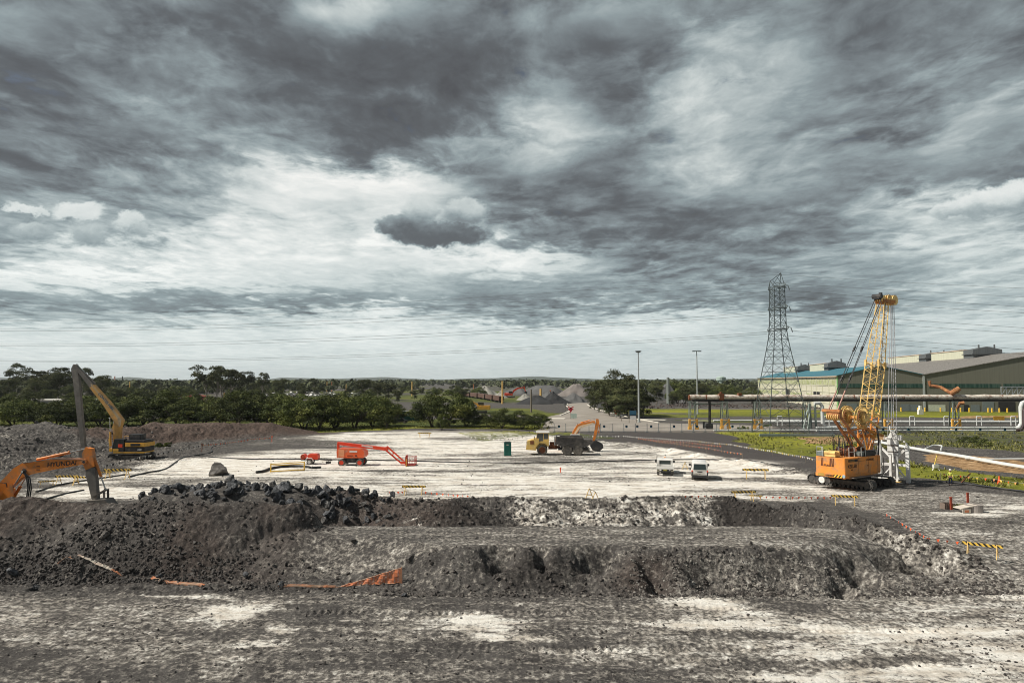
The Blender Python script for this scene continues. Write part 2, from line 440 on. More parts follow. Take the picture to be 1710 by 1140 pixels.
def rough(x, y):
    s = sstep(x, 24, 36)
    bank = sstep(y, 44.5, 46.5)*(1-sstep(y, 48.6, 49.6))*(1-.55*s)
    pile = (1-sstep(x, -18, -12))*sstep(y, 45.5, 47)*(1-sstep(y, 60, 64))
    tr = sstep(y, 56, 58)*(1-sstep(y, Yf_(x)+.2, Yf_(x)+1.6))*sstep(x, -22, -17)*(1-sstep(x, 32, 36))
    m1 = sstep(y, 84, 92)*(1-sstep(y, 150, 165))*(1-sstep(x, -60, -38))
    d = np.exp(-(seg_d(x, y, RIDGE)/3)**2)
    return np.clip(.035+np.maximum(.12*bank, np.maximum(.17*pile, tr*.24))+.3*m1*sstep(x, -40, -62)+.12*d, 0, .5)
def hz(x, y, micro=True):
    x = np.asarray(x, float); y = np.asarray(y, float)
    z = macro(x, y)
    if micro:
        near = (1-sstep(y, 150, 175))
        r = rough(x, y)*near
        n = fbm(x, y, .55, 6, 51, .6)
        cl = 1-2*np.abs(fbm(x, y, 1.7, 4, 61, .6))
        z = z + r*(n*1.7+(cl-.4)*.9)
        fg = (1-sstep(y, 44, 46))
        z = z + fg*(.05*fbm(x, y*2.2, .5, 4, 71)+.03*fbm(x, y, 3.0, 3, 72, .7))
        # caterpillar tread prints
        for (yc, w, x0, x1, ph) in ((42.3, .42, -14, 7, 0), (42.0+.9*0+1.1, .3, 6, 22, 1), (36.6, .45, -6, 14, 2), (34.9, .4, 4, 24, 3), (39.2, .35, 8, 26, 4), (51.6, .3, -10, 26, 5), (53.4, .3, -10, 26, 6)):
            yy_ = yc+.25*vn(x*.12, x*0, 80+ph)
            band = np.exp(-((y-yy_)/w)**4)*sstep(x, x0, x0+3)*(1-sstep(x, x1-3, x1))
            z = z - .06*band + .095*band*np.sin(x*2*math.pi/.42+ph+.5*vn(x, y, 7))*(.5+.5*vn(x*.7, y, 90+ph))
        # long wheel ruts over the platform and causeway
        pf = sstep(y, 66, 72)*near
        rt = np.sin((y*.9+6*fbm(x, y, .02, 2, 77)+.015*x)*2.6)
        z = z + pf*.05*np.clip(rt-.5, 0, 1)*(.5+.5*fbm(x, y, .05, 2, 78))
    return z
def gz(x, y): return float(hz(np.array([x]), np.array([y]), False)[0])

def geo(a, b, d0, d1):
    """row stations from a to b with spacing growing d0 -> d1"""
    out = [a]; 
    while out[-1] < b:
        t = (out[-1]-a)/(b-a); out.append(out[-1]+lerp(d0, d1, t))
    out[-1] = b; return out
ys = [-40, -10, 10, 22, 27] + geo(29, 43.5, .085, .11) + geo(43.6, 50.0, .055, .055)[0:] + geo(50.1, 70, .075, .10)[0:] + geo(70.2, 175, .12, .62)[0:] + geo(176, 700, 2.2, 22) + geo(720, 9000, 40, 700)
ys = np.array(sorted(set(np.round(ys, 4))))
ua = np.concatenate([-np.geomspace(3.2, .84, 26)[:-1], np.linspace(-.84, .84, 950), np.geomspace(.84, 3.2, 26)[1:]])
YY, UU = np.meshgrid(ys, ua, indexing='ij')
XX = UU*np.maximum(YY, 29.0)
ZZ = hz(XX, YY)
far = sstep(YY, 170, 190)
ZZ = ZZ*(1-far)
nr, nc = XX.shape
# ---- surface make-up masks (what the soil is made of), in ground metres
x, y = XX, YY
def pm_(poly, soft, nz=1.0, f=.12, seed=1, st=1.0):
    return sstep(sdpoly(x, y, GP(poly)) + nz*fbm(x, y*st, f, 5, seed), -soft, soft)
wpx = 1.5*fbm(x, y, .22, 4, 601, .6)+.5*fbm(x, y, 1.3, 3, 602); wpy = 1.1*fbm(x*.6, y, .3, 4, 603, .6)+.35*fbm(x, y, 1.5, 3, 604)
wsc = 1.25+.4*sstep(y, 60, 90)
def ell(px, py, rx, ry, z=0):
    return ell_(px, py, rx, ry, z, x+wpx*wsc, y+wpy*wsc)
def ell_(px, py, rx, ry, z, x, y):
    c = G(px, py, z); a = rx/1140*c.y; b = abs(G(px, py-ry, z).y-G(px, py+ry, z).y)/2
    return np.exp(-(((x-c.x)/a)**2+((y-c.y)/b)**2)**1.5)
sand = pm_([(60,812),(140,790),(240,772),(330,762),(420,748),(478,732),(560,722),(700,716),(850,722),(990,736),(1100,744),(1190,762),(1300,774),(1372,796),(1392,826),(1340,840),(1240,838),(1100,838),(660,838),(560,842),(150,850),(60,842)], 3.2, 7.5, .05, 101, 2.2)
sand *= .82
streak = fbm(x*.22, y*1.3, .33, 5, 105, .6)
streak2 = fbm(x*.15, y*2.2, .55, 4, 107, .6)
for e, a in ((ell(560,742,95,9), .60), (ell(380,756,60,7), .35), (ell(470,735,70,7), .65), (ell(760,732,60,5), .35), (ell(640,788,30,4), .35), (ell(620,802,140,6), .25),
             (ell(950,764,80,6), .35), (ell(1070,745,70,6), .45), (ell(1000,800,80,7), .38), (ell(1050,757,60,4), .45), (ell(900,828,60,6), .25), (ell(1180,832,60,5), .2),
             (ell(1260,800,60,4), .45), (ell(1330,806,50,6), .4), (ell(1200,818,60,4), .3), (ell(250,808,120,9), .55), (ell(120,790,90,8), .4), (ell(420,800,130,6), .35),
             (ell(700,826,60,6), .3), (ell(1290,824,80,6), .4)):
    sand -= e*a
sand -= ell(880,790,260,5)*.18 + ell(560,812,150,5)*.2 + ell(430,748,70,5)*.4 + ell(1180,745,60,4)*.3
sand += ell(330,782,120,10)*.5 + ell(90,822,70,9)*.55 + ell(150,812,60,5)*.3 + ell(820,745,120,7)*.25 + ell(1140,775,120,9)*.3 + ell(1230,770,90,6)*.4 + ell(720,770,200,12)*.12
pfm = sstep(y, 66, 70)*(1-sstep(y, 160, 175))
ph1 = y*.62+9*fbm(x, y, .011, 3, 611)+.10*x; ph2 = y*.5-.16*x+10*fbm(x, y, .013, 3, 613)
l1 = sstep(np.abs(np.sin(ph1)), .90, .985)*sstep(fbm(x*.5, y, .05, 3, 615), -.05, .3); l2 = sstep(np.abs(np.sin(ph2*1.3)), .93, .99)*sstep(fbm(x*.5, y, .06, 3, 617), .0, .3)
sand -= pfm*(l1*.20+l2*.18)*(.6+.8*fbm(x, y, .8, 3, 619))
sand -= pfm*.40*sstep(fbm(x*.33, y*1.15, .07, 6, 621, .62), .12, .42)
sand += pfm*sand*(streak*.85+streak2*.55)
sand += pfm*(1-sand)*sstep(streak, .25, .6)*.25*(x > -70)
# foreground yard
fgm = 1-sstep(y, 44.0, 47.0)
fn = fbm(x*.55, y, .16, 5, 111, .6)
fsand = .25 + .34*fn + .24*sstep(x, 2, 22) + .22*fbm(x*.40, y*1.3, .55, 5, 112, .62)
rut = np.sin((y+.9*fbm(x, y*0, .03, 3, 631)+.02*x)*4.2); fsand += .10*rut*sstep(fbm(x*.3, y, .15, 3, 633), -.2, .3)
for px, py, rx, ry, a in ((400,1024,55,18,.6),(285,995,100,4,.8),(350,998,45,6,.6),(470,1050,28,12,.55),(440,1076,36,4,.5),(815,1045,50,24,.55),(790,1030,70,6,.3),(850,1062,50,6,.3),(45,1030,50,10,.3),(110,1060,90,22,.2),(250,1080,110,30,.18),
                          (1200,1040,120,7,.45),(1400,1052,220,11,.45),(1650,1055,90,12,.25),(1160,1000,60,12,.5),(1240,1015,70,10,.35),(1330,1090,60,12,.3),(1680,1100,60,14,.4),(1150,960,40,18,.35),(1100,990,20,4,.8),
                          (395,1110,60,20,.35),(1290,1135,60,8,.4),(1560,1120,80,14,.3),(1020,1090,90,14,.12)):
    fsand += a*ell(px, py, rx, ry, -2)
for px, py, rx, ry, a in ((330,1065,60,8,.25),(20,1100,60,22,.55),(330,1120,180,20,.18),(620,1100,220,20,.16),(520,1030,60,16,.3),(750,1085,90,8,.35),(950,1075,120,6,.35),(1250,1060,120,8,.30),(1260,1100,110,12,.3),(1300,1000,70,12,.4),(1350,1015,70,10,.3),(860,1000,90,5,.3),(1180,988,60,8,.4),(1500,1100,160,10,.25),(650,1010,200,9,.25)):
    fsand -= a*ell(px, py, rx, ry, -2)
sand = sand*(1-fgm) + fsand*fgm
# right hand yard between crane and the corner
rt = pm_([(1380,800),(1470,812),(1560,815),(1710,830),(1900,850),(1900,1010),(1640,985),(1500,940),(1560,900),(1480,860),(1400,842),(1380,828)], 1.5, 2.5, .15, 121)
sand = np.maximum(sand, rt*(.34+.30*fbm(x*.5, y, .12, 4, 122)+.55*sstep(fbm(x*.35, y*1.1, .22, 5, 123, .6), .12, .5)))
# bank faces, causeway, trench walls
bankm = sstep(y, 45.4+2.2*sstep(-x, 3.5, 12), 46.6+2.2*sstep(-x, 3.5, 12))*(1-sstep(y, 47.8, 48.8))*(1-sstep(x, 26, 34))
wall = sstep(y, 61, 64)*(1-sstep(y, Yf_(x), Yf_(x)+1))*(1-sstep(x, 30, 33))
sand = sand*(1-bankm) + bankm*(.08+.25*sstep(x, 9, 13)*(.6+.6*fbm(x, y, .5, 4, 131)))
cw = sstep(y, 48.4, 49.3)*(1-sstep(y, 55, 57))*sstep(x, -22, -15)
sand = sand*(1-cw) + cw*(.24+.32*fbm(x*.3, y*1.5, .5, 5, 133, .65)+.10*sstep(x, 4, 20))
lw = sstep(x, -1.5, 1.0)*(1-sstep(x, 18.5, 21.5))
dv = 1-2*np.abs(fbm(x+.6*y, y*.7, .65, 5, 135, .65))
sand = sand*(1-wall) + wall*(.03+lw*(.33+.60*(dv-.55)) + .55*np.exp(-((x+12)/5)**4)*sstep(fbm(x, y*3, .5, 4, 136), .05, .3))
pl_ = (1-sstep(x, -19, -13))*sstep(y, 47.2, 48.6)*(1-sstep(y, 60, 64))
sand = sand*(1-pl_)
heap = np.exp(-((x+23.5)/13.2)**8-((y-67.3)/3.0)**4); sand = sand*(1-heap)
mm = np.zeros_like(x); q = (y > 80) & (y < 170) & (x < -30)
mm[q] = np.maximum(sstep(sdpoly(x[q], y[q], M1), -2, 2), sstep(sdpoly(x[q], y[q], M2), -2, 2))
sand = sand*(1-mm)+mm*.18*sstep(fbm(x, y, .2, 4, 141), .1, .5)*(x < -60)
sand = sand*(1-sstep(y, 158, 172))
red = np.zeros_like(x)
red[q] = sstep(sdpoly(x[q], y[q], M2)+2*fbm(x[q], y[q], .1, 3, 151), -2, 3)
red += pl_*(.06+.32*sstep(fbm(x, y, .14, 4, 152), -.2, .3)) + bankm*.5*np.exp(-((x-9)/2.5)**2) + wall*.5*np.exp(-((x+12)/6)**2)
# ---- grass and weeds
def band(poly, soft=2.5, nz=5, f=.06, seed=0): return pm_(poly, soft, nz, f, 160+seed)
grass = band([(-400,722),(0,722),(130,722),(250,718),(380,716),(470,722),(560,722),(690,715),(860,716),(930,722),(930,708),(760,700),(0,702),(-400,702)], 2, 4, .08, 1)
grass = np.maximum(grass, band([(800,738),(760,722),(860,719),(950,722),(1040,731),(1010,733),(900,727)], 1, 2, .1, 2)*.5)
g_far = band([(1000,681),(1260,683),(1480,685),(1900,690),(1900,698),(1480,697),(1120,697),(1060,693)], 3, 6, .04, 3)
g_mid = band([(1100,700),(1270,701),(1600,702),(1900,702),(1900,708),(1500,707),(1200,706)], 2, 4, .06, 4)
g_a = band([(1205,722),(1280,720),(1360,724),(1430,730),(1440,758),(1370,764),(1300,758),(1250,745),(1215,738)], 2, 4, .08, 5)
g_b = band([(1450,722),(1600,720),(1800,722),(1800,760),(1640,752),(1560,746),(1500,752),(1455,760)], 2, 7, .07, 6)
g_c = band([(1490,768),(1580,782),(1710,798),(1900,815),(1900,845),(1710,822),(1620,808),(1540,800),(1490,800)], 1.2, 3, .12, 7)
g_d = band([(905,690),(945,690),(940,696),(900,696)], 3, 6, .05, 8)+band([(700,676),(900,684),(900,694),(760,690)], 3, 14, .03, 9)*.6
g_far = g_far*(.62+.8*fbm(x, y*1.6, .035, 5, 181, .6))
grass = np.maximum.reduce([grass, g_far, g_mid*.6, g_a*.62, g_b*.48, g_c*.8, g_d])
grass = np.maximum(grass, sstep(y, 300, 420)*.6*sstep(fbm(x, y, .012, 4, 171), -.25, .3))
bright = np.clip(g_far*(.6+.6*fbm(x, y*2, .03, 4, 172))+g_a*.45+g_c*.55+.45*np.clip(fbm(x, y, .05, 4, 173)+.2, 0, 1)+sstep(x, -70, -20)*(1-sstep(y, 176, 186))*sstep(y, 150, 160)*.6, 0, 1)
dry = band([(1530,752),(1600,760),(1720,772),(1800,790),(1800,802),(1690,792),(1600,784),(1540,770)], 1.5, 4, .1, 11)+band([(1460,728),(1480,728),(1480,740),(1455,740)], 1, 3, .1, 12)+.8*band([(1330,730),(1400,728),(1440,735),(1400,742),(1350,740)], 1, 2, .12, 13)+.7*band([(1600,694),(1700,693),(1720,697),(1610,698)], 1.5, 3, .1, 14)
pale = band([(770,706),(930,708),(1150,710),(1290,712),(1290,721),(1100,721),(930,716),(770,712)], 1.5, 1.5, .05, 15)*.8 + .5*band([(820,697),(1100,690),(1400,676),(1710,680),(1710,684),(1420,684),(1100,682)], 3, 10, .03, 16)
tar = sstep(y, 150, 200)*.0 + band([(1040,722),(1210,724),(1330,748),(1400,770),(1400,790),(1290,772),(1190,760),(1090,742),(1000,736),(1010,726)], 1.5, 2, .1, 17)
black = wall*sstep(x, 17.5, 21)*.9 + .8*np.exp(-((x+5.3)/4.4)**4-((y-64.3)/3.0)**4) + .55*pl_*sstep(fbm(x, y, .2, 4, 191), -.1, .3) + bankm*.75*np.exp(-((x-3.5)/6)**4)*sstep(fbm(x, y, .5, 4, 193), -.25, .2)
ccol = lambda a, b, c: np.clip(np.stack([a, b, c, np.ones_like(a)], -1), 0, 1).reshape(-1, 4).astype(np.float32)
co = np.stack([XX, YY, ZZ], -1).reshape(-1, 3)
ii = np.arange(nr*nc).reshape(nr, nc)
fc = np.stack([ii[:-1, :-1], ii[:-1, 1:], ii[1:, 1:], ii[1:, :-1]], -1).reshape(-1, 4)

gm = bpy.data.materials.new('site_soil'); gm.use_nodes = True
t = NT(gm.node_tree); bs = t.n['Principled BSDF']
pos = t.node('ShaderNodeNewGeometry').outputs['Position']
A1 = t.sep(t.node('ShaderNodeVertexColor', layer_name='soil_a').outputs[0]); A2 = t.sep(t.node('ShaderNodeVertexColor', layer_name='soil_b').outputs[0])
fine = t.noise(pos, 3.2, 9, .68, .2)
mid = t.noise(pos, .55, 6, .6, .3)
clod = t.noise(pos, 6.5, 6, .74, .15)
grit = t.noise(pos, 11.0, 4, .7)
strk = t.noise(t.v('MULTIPLY', pos, (.35, 1.5, 1.0)), 1.1, 8, .64, .5)
py_ = t.sep(pos)[1]
nearf = t.maprange(py_, 60, 110, 1, .0)
soil = t.ramp(t.m('ADD', t.m('MULTIPLY', t.mixf(t.m('MULTIPLY', nearf, .6), fine, clod), .7), t.m('MULTIPLY', mid, .30)), [(.33, (.022, .020, .020)), (.46, (.070, .065, .062)), (.58, (.130, .122, .114)), (.70, (.26, .245, .225))])
soil = t.mix(t.m('MULTIPLY', t.maprange(grit, .60, .74), t.m('MULTIPLY', nearf, .35)), soil, (.34, .32, .29))
A3 = t.sep(t.node('ShaderNodeVertexColor', layer_name='soil_c').outputs[0])
soil = t.mix(A3[1], soil, t.ramp(fine, [(.35, (.014, .013, .013)), (.65, (.062, .055, .051))]))
soil = t.mix(t.m('MULTIPLY', A2[0], 1.0), soil, t.mix(.22, t.ramp(fine, [(.35, (.042, .030, .025)), (.65, (.17, .115, .092))]), soil))
sval = t.m('ADD', A1[0], t.m('ADD', t.m('MULTIPLY', t.m('SUBTRACT', fine, .5), 1.45), t.m('MULTIPLY', t.m('SUBTRACT', t.mixf(t.maprange(py_, 46, 66, .62, 0), strk, t.noise(pos, 1.6, 8, .7, .3)), .5), 1.35)))
sval = t.m('ADD', sval, t.m('MULTIPLY', t.m('SUBTRACT', clod, .5), t.m('MULTIPLY', nearf, 1.05)))
sf = t.maprange(sval, .31, .84)
sandc = t.ramp(t.m('ADD', t.m('MULTIPLY', strk, .6), t.m('MULTIPLY', mid, .4)), [(.32, (.41, .355, .29)), (.44, (.68, .625, .55)), (.56, (.87, .845, .785))])
lo = t.maprange(sval, .04, .40)
c = t.mix(t.m('MULTIPLY', t.m('SUBTRACT', 1.0, A3[1]), t.m('MULTIPLY', lo, t.m('MULTIPLY_ADD', A2[0], -.70, .72))), soil, t.ramp(fine, [(.35, (.125, .114, .102)), (.5, (.26, .24, .213)), (.65, (.41, .38, .335))]))
c = t.mix(sf, c, sandc)
c = t.mix(t.m('MULTIPLY', A2[2], .9), c, t.ramp(fine, [(.3, (.055, .05, .05)), (.7, (.105, .095, .09))]))
c = t.mix(t.m('MULTIPLY', A2[1], .85), c, t.ramp(mid, [(.3, (.26, .215, .18)), (.7, (.36, .32, .27))]))
gn = t.noise(pos, .7, 8, .7, .2)
gcol = t.mix(A1[2], t.ramp(gn, [(.3, (.026, .038, .010)), (.55, (.075, .095, .022)), (.75, (.13, .13, .045))]), t.ramp(gn, [(.3, (.13, .16, .016)), (.6, (.36, .35, .04)), (.8, (.42, .38, .11))]))
gfac = t.maprange(t.m('ADD', A1[1], t.m('MULTIPLY', t.m('SUBTRACT', gn, .5), 1.1)), .35, .62)
c = t.mix(gfac, c, gcol)
c = t.mix(t.maprange(t.m('ADD', t.sep(t.node('ShaderNodeVertexColor', layer_name='soil_c').outputs[0])[0], t.m('MULTIPLY', t.m('SUBTRACT', gn, .5), 1.2)), .4, .65), c, t.ramp(gn, [(.35, (.13, .085, .04)), (.5, (.36, .22, .11)), (.65, (.60, .42, .24))]))
t.put(bs.inputs['Base Color'], c); bs.inputs['Roughness'].default_value = .93; bs.inputs['Specular IOR Level'].default_value = .15
bn = t.node('ShaderNodeBump'); bn.inputs['Distance'].default_value = .16; bn.inputs['Strength'].default_value = 1.0
t.put(bn.inputs['Height'], t.m('ADD', t.m('MULTIPLY', fine, 1.0), t.m('MULTIPLY', clod, .55))); t.l.new(bn.outputs[0], bs.inputs['Normal'])
ground = raw_mesh('ground', co, fc, gm, smooth=True); tag(ground, kind='structure')
for nm, arr in (('soil_a', ccol(sand, grass, bright)), ('soil_b', ccol(red, pale, tar)), ('soil_c', ccol(dry, black, dry))):
    at = ground.data.color_attributes.new(nm, 'FLOAT_COLOR', 'POINT'); at.data.foreach_set('color', arr.ravel())
del XX, YY, ZZ, UU

# ---- road and kerbs
road_m = mat('pale_concrete_road', (.30, .27, .235), .9, var=.25, vscale=.15, bump=.01)
def sheet(name, pts, z, m, label=None):
    me = bpy.data.meshes.new(name); me.from_pydata([tuple(G(px, py)[:2])+(z,) for px, py in pts], [], [tuple(range(len(pts)))]); me.materials.append(m)
    o = bpy.data.objects.new(name, me); COL.objects.link(o); tag(o, kind='structure'); return bm_fix(o)
rd = [(890,722),(905,714),(915,702),(905,698),(940,690),(952,683),(946,679),(948,674),(966,672.5),(985,672.5),(981,676),(988,680),(1004,685),(1030,692),(1060,699),(1100,706),(1290,711),(1290,719),(1000,720)]
road = sheet('road', rd, .03, road_m)
kerb_m = mat('white_concrete_kerb', (.72, .68, .6), .8)
def strip(name, pts, w, h, m, z=0):
    mb = MB()
    P = [G(px, py) for px, py in pts]
    for a, b in zip(P[:-1], P[1:]):
        a = Vector((a.x, a.y, z+h/2)); b = Vector((b.x, b.y, z+h/2)); mb.bar(a, b, w, h)
    o = mb.build(name, m); tag(o, kind='structure'); return o
strip('kerb', [(981,675.5),(988,680),(1004,685),(1030,692),(1060,699),(1100,706)], .5, .22, kerb_m)
strip('kerb', [(948,674),(946,678),(953,683),(950,688),(935,694)], .5, .22, kerb_m)
strip('path', [(921,698.6),(943,698.8)], 5.5, .08, kerb_m)
strip('path', [(1065,700),(1112,701)], 3.5, .08, kerb_m)
strip('path', [(1140,702),(1330,703.5)], 1.6, .08, kerb_m)

# ---- distant hills
hm = mat('hill_bush', (.055, .075, .06), .95, var=.3, vscale=.002)
def hills(name, Y, pts, seed, depth=1500):
    n = 240; xs = np.linspace(pts[0][0], pts[-1][0], n)
    hh = np.interp(xs, [p[0] for p in pts], [p[1] for p in pts]) + 1.0*fbm(xs, xs*0, .02, 4, seed) + .35*fbm(xs, xs*0, .15, 3, seed+1)
    X = (xs-855)/1140*Y; z = 12+hh/1140*Y
    rows = []
    for k in range(9):
        f = math.sin(k/8*math.pi); yv = Y+(k-4)*depth/4
        zz = -20+(z+20)*f**.6*(1 if k == 4 else .9+.1*vn(X*.002, X*0+k, seed+5))
        rows.append(np.stack([X*(yv/Y), np.full(n, yv), zz], -1))
    co = np.concatenate(rows); i = np.arange(9*n).reshape(9, n)
    fc = np.stack([i[:-1, :-1], i[:-1, 1:], i[1:, 1:], i[1:, :-1]], -1).reshape(-1, 4)
    tag(raw_mesh(name, co, fc, hm, smooth=True), kind='structure')
hills('hills', 6800, [(-500,6),(60,5),(160,2),(215,6.5),(260,3),(330,1),(420,-1),(470,6),(560,4),(640,7),(720,2),(800,4),(870,6.5),(940,3),(1010,2),(1100,3),(1250,4),(1500,8),(1800,10),(2300,6)], 7, 800)
hills('hills', 5000, [(-500,3),(100,1),(200,3),(300,1),(500,3),(700,0),(830,5),(890,8),(960,5),(1030,2),(1180,1),(1300,4),(1600,3),(2300,5)], 17, 600)
# ------------------------------------------------------------------ foliage
rng = np.random.default_rng(7)
def leaf_mat(name, c0, c1, c2):
    m = bpy.data.materials.new(name); m.use_nodes = True; t = NT(m.node_tree); b = t.n['Principled BSDF']
    co = t.node('ShaderNodeTexCoord').outputs['Object']
    oi = t.node('ShaderNodeObjectInfo').outputs['Random']
    n = t.m('ADD', t.m('MULTIPLY', t.noise(co, .55, 3, .6), .6), t.m('MULTIPLY', t.noise(co, 4.0, 3, .7), .4))
    c = t.ramp(n, [(.38, c0), (.5, c1), (.61, c2)])
    c = t.mix(1.0, c, t.maprange(oi, 0, 1, .62, 1.35, False), 'MULTIPLY')
    t.put(b.inputs['Base Color'], c); b.inputs['Roughness'].default_value = .75; b.inputs['Specular IOR Level'].default_value = .2
    MATS[name] = m; return m
LM_W = leaf_mat('wattle_leaves', (.026, .038, .011), (.072, .092, .022), (.20, .21, .055))
LM_E = leaf_mat('gum_leaves', (.035, .046, .020), (.075, .086, .034), (.14, .14, .058))
LM_F = leaf_mat('forest_leaves', (.030, .042, .020), (.058, .070, .032), (.10, .105, .048))
BARK = mat('pale_bark', (.30, .27, .23), .85, var=.4, vscale=2, bump=.02)
BARKD = mat('dark_bark', (.075, .06, .05), .9, var=.4, vscale=2)
def leaves(centers, radii, counts, size, rg, flat=1.0):
    """leaf-sized quads on the shells of ellipsoid clumps"""
    P = []; N = []
    for (c, r, n) in zip(centers, radii, counts):
        d = rg.normal(size=(n, 3)); d /= np.linalg.norm(d, axis=1, keepdims=True)
        d[:, 2] = np.where(d[:, 2] < -.35, -d[:, 2]*.6, d[:, 2]); 
        rad = rg.uniform(.55, 1.08, (n, 1))**.6
        P.append(np.array(c)+d*rad*np.array(r)); N.append(d)
    P = np.concatenate(P); N = np.concatenate(N); n = len(P)
    nn = N + rg.normal(size=(n, 3))*.55; nn /= np.linalg.norm(nn, axis=1, keepdims=True)
    h = rg.normal(size=(n, 3)); a = np.cross(nn, h); a /= np.linalg.norm(a, axis=1, keepdims=True); b = np.cross(nn, a)
    s = size*rg.uniform(.6, 1.35, (n, 1)); a = a*s; b = b*s*.62*flat
    V = np.stack([P-a, P-b*.9, P+a, P+b], 1).reshape(-1, 3)
    return V, np.arange(4*n).reshape(n, 4)
def wattle_proto(seed, name='wattle_tree'):
    rg = np.random.default_rng(seed); H = 1.0
    C = []; Rr = []; K = []
    Wd = rg.uniform(.62, .8); n = 46
    for i in range(n):
        a = rg.uniform(0, 2*math.pi); q = rg.uniform(0, 1)**.5; zz = rg.uniform(0, 1)
        z = .22+.70*zz*(1-.42*q*q)+.03*rg.normal(); rr = Wd*q*(.66+.34*math.sin(math.pi*min(1, .25+zz*.75)))
        s = rg.uniform(.11, .21)
        C.append((math.cos(a)*rr, math.sin(a)*rr, z)); Rr.append((s*1.15, s*1.15, s*.85)); K.append(int(110+700*s))
    V, F = leaves(C, Rr, K, .021, rg)
    root = empty(name, (0, 0, 0))
    crown = raw_mesh('crown', V, F, LM_W, root)
    mb = MB()
    for k in range(4):
        a = rg.uniform(0, 6.28); l = rg.uniform(.25, .45); x0 = rg.uniform(-.05, .05)
        p = [(x0, 0, -.04), (x0+math.cos(a)*l*.25, math.sin(a)*l*.25, .16), (x0+math.cos(a)*l*.6, math.sin(a)*l*.6, .36), (x0+math.cos(a)*l, math.sin(a)*l, .62)]
        mb.tube(p, [.022, .017, .012, .006], 6)
        mb.tube([p[1], Vector(p[2])+Vector((.1, -.12, .05)), Vector(p[3])+Vector((.16, -.1, -.1))], [.012, .009, .004], 5)
    mb.build('trunk', BARKD, root, True)
    return root
def gum_proto(seed, name='gum_tree', bushy=False):
    rg = np.random.default_rng(seed); C = []; Rr = []; K = []; root = empty(name, (0, 0, 0)); mb = MB()
    nl = 5 if not bushy else 6
    top = .9
    stem = [(0, 0, -.03)]; lean = rg.normal(size=2)*.05
    for k in range(1, 5): stem.append((lean[0]*k/4+rg.normal()*.012, lean[1]*k/4+rg.normal()*.012, .62*k/4))
    mb.tube(stem, [.026, .022, .018, .014, .01], 7)
    for k in range(nl*2):
        a = k*2.4+rg.uniform(-.5, .5); l = rg.uniform(.12, .36); z0 = rg.uniform(.28, .58); z1 = min(.93, z0+rg.uniform(.15, .42))
        p0 = Vector((lean[0]*z0/.62, lean[1]*z0/.62, z0)); p2 = p0+Vector((math.cos(a)*l, math.sin(a)*l, z1-z0)); p1 = p0.lerp(p2, .5)+Vector((0, 0, -.02))
        mb.tube([p0, p1, p2], [.012, .009, .004], 5)
        for j in range(3 if not bushy else 4):
            s = rg.uniform(.07, .125)*(1.25 if bushy else 1); o = rg.normal(size=3)*(.07, .07, .035)
            C.append(tuple(np.array(p2)+o)); Rr.append((s*1.3, s*1.3, s*.72)); K.append(int(60+900*s))
    if bushy:
        for j in range(14):
            a = rg.uniform(0, 6.28); q = rg.uniform(0, .32); s = rg.uniform(.08, .14)
            C.append((math.cos(a)*q, math.sin(a)*q, rg.uniform(.12, .7))); Rr.append((s*1.2, s*1.2, s)); K.append(int(60+800*s))
    V, F = leaves(C, Rr, K, .017, rg)
    raw_mesh('crown', V, F, LM_E, root); mb.build('trunk', BARK, root, True)
    return root
WP = [wattle_proto(200+i) for i in range(7)]
GPt = [gum_proto(300+i) for i in range(5)] + [gum_proto(320+i, bushy=True) for i in range(5)]
USED = set()
ORD = ['first','second','third','fourth','fifth','sixth','seventh','eighth','ninth','tenth','eleventh','twelfth','thirteenth','fourteenth','fifteenth','sixteenth','seventeenth','eighteenth','nineteenth','twentieth','twenty-first','twenty-second','twenty-third','twenty-fourth','twenty-fifth','twenty-sixth','twenty-seventh','twenty-eighth','twenty-ninth','thirtieth','thirty-first','thirty-second','thirty-third','thirty-fourth','thirty-fifth','thirty-sixth','thirty-seventh','thirty-eighth','thirty-ninth','fortieth']
def plant(protos, i, px, basepy, toppy, wide, label, cat, group=None, Y=None, name=None, rs=None):
    p = G(px, basepy) if Y is None else D(px, 640, Y); p.z = 0
    topz = D(px, toppy, p.y).z
    src = protos[i % len(protos)]
    o = src if src.name not in USED else copy_tree(src)
    USED.add(src.name)
    o.location = (p.x, p.y, -.05); o.rotation_euler = (0, 0, rg0.uniform(0, 6.28) if rs is None else rs)
    h = topz/.95; o.scale = (h*wide, h*wide, h); tag(o, label, cat, group)
    if name: o.name = name
    return o
rg0 = random.Random(11)
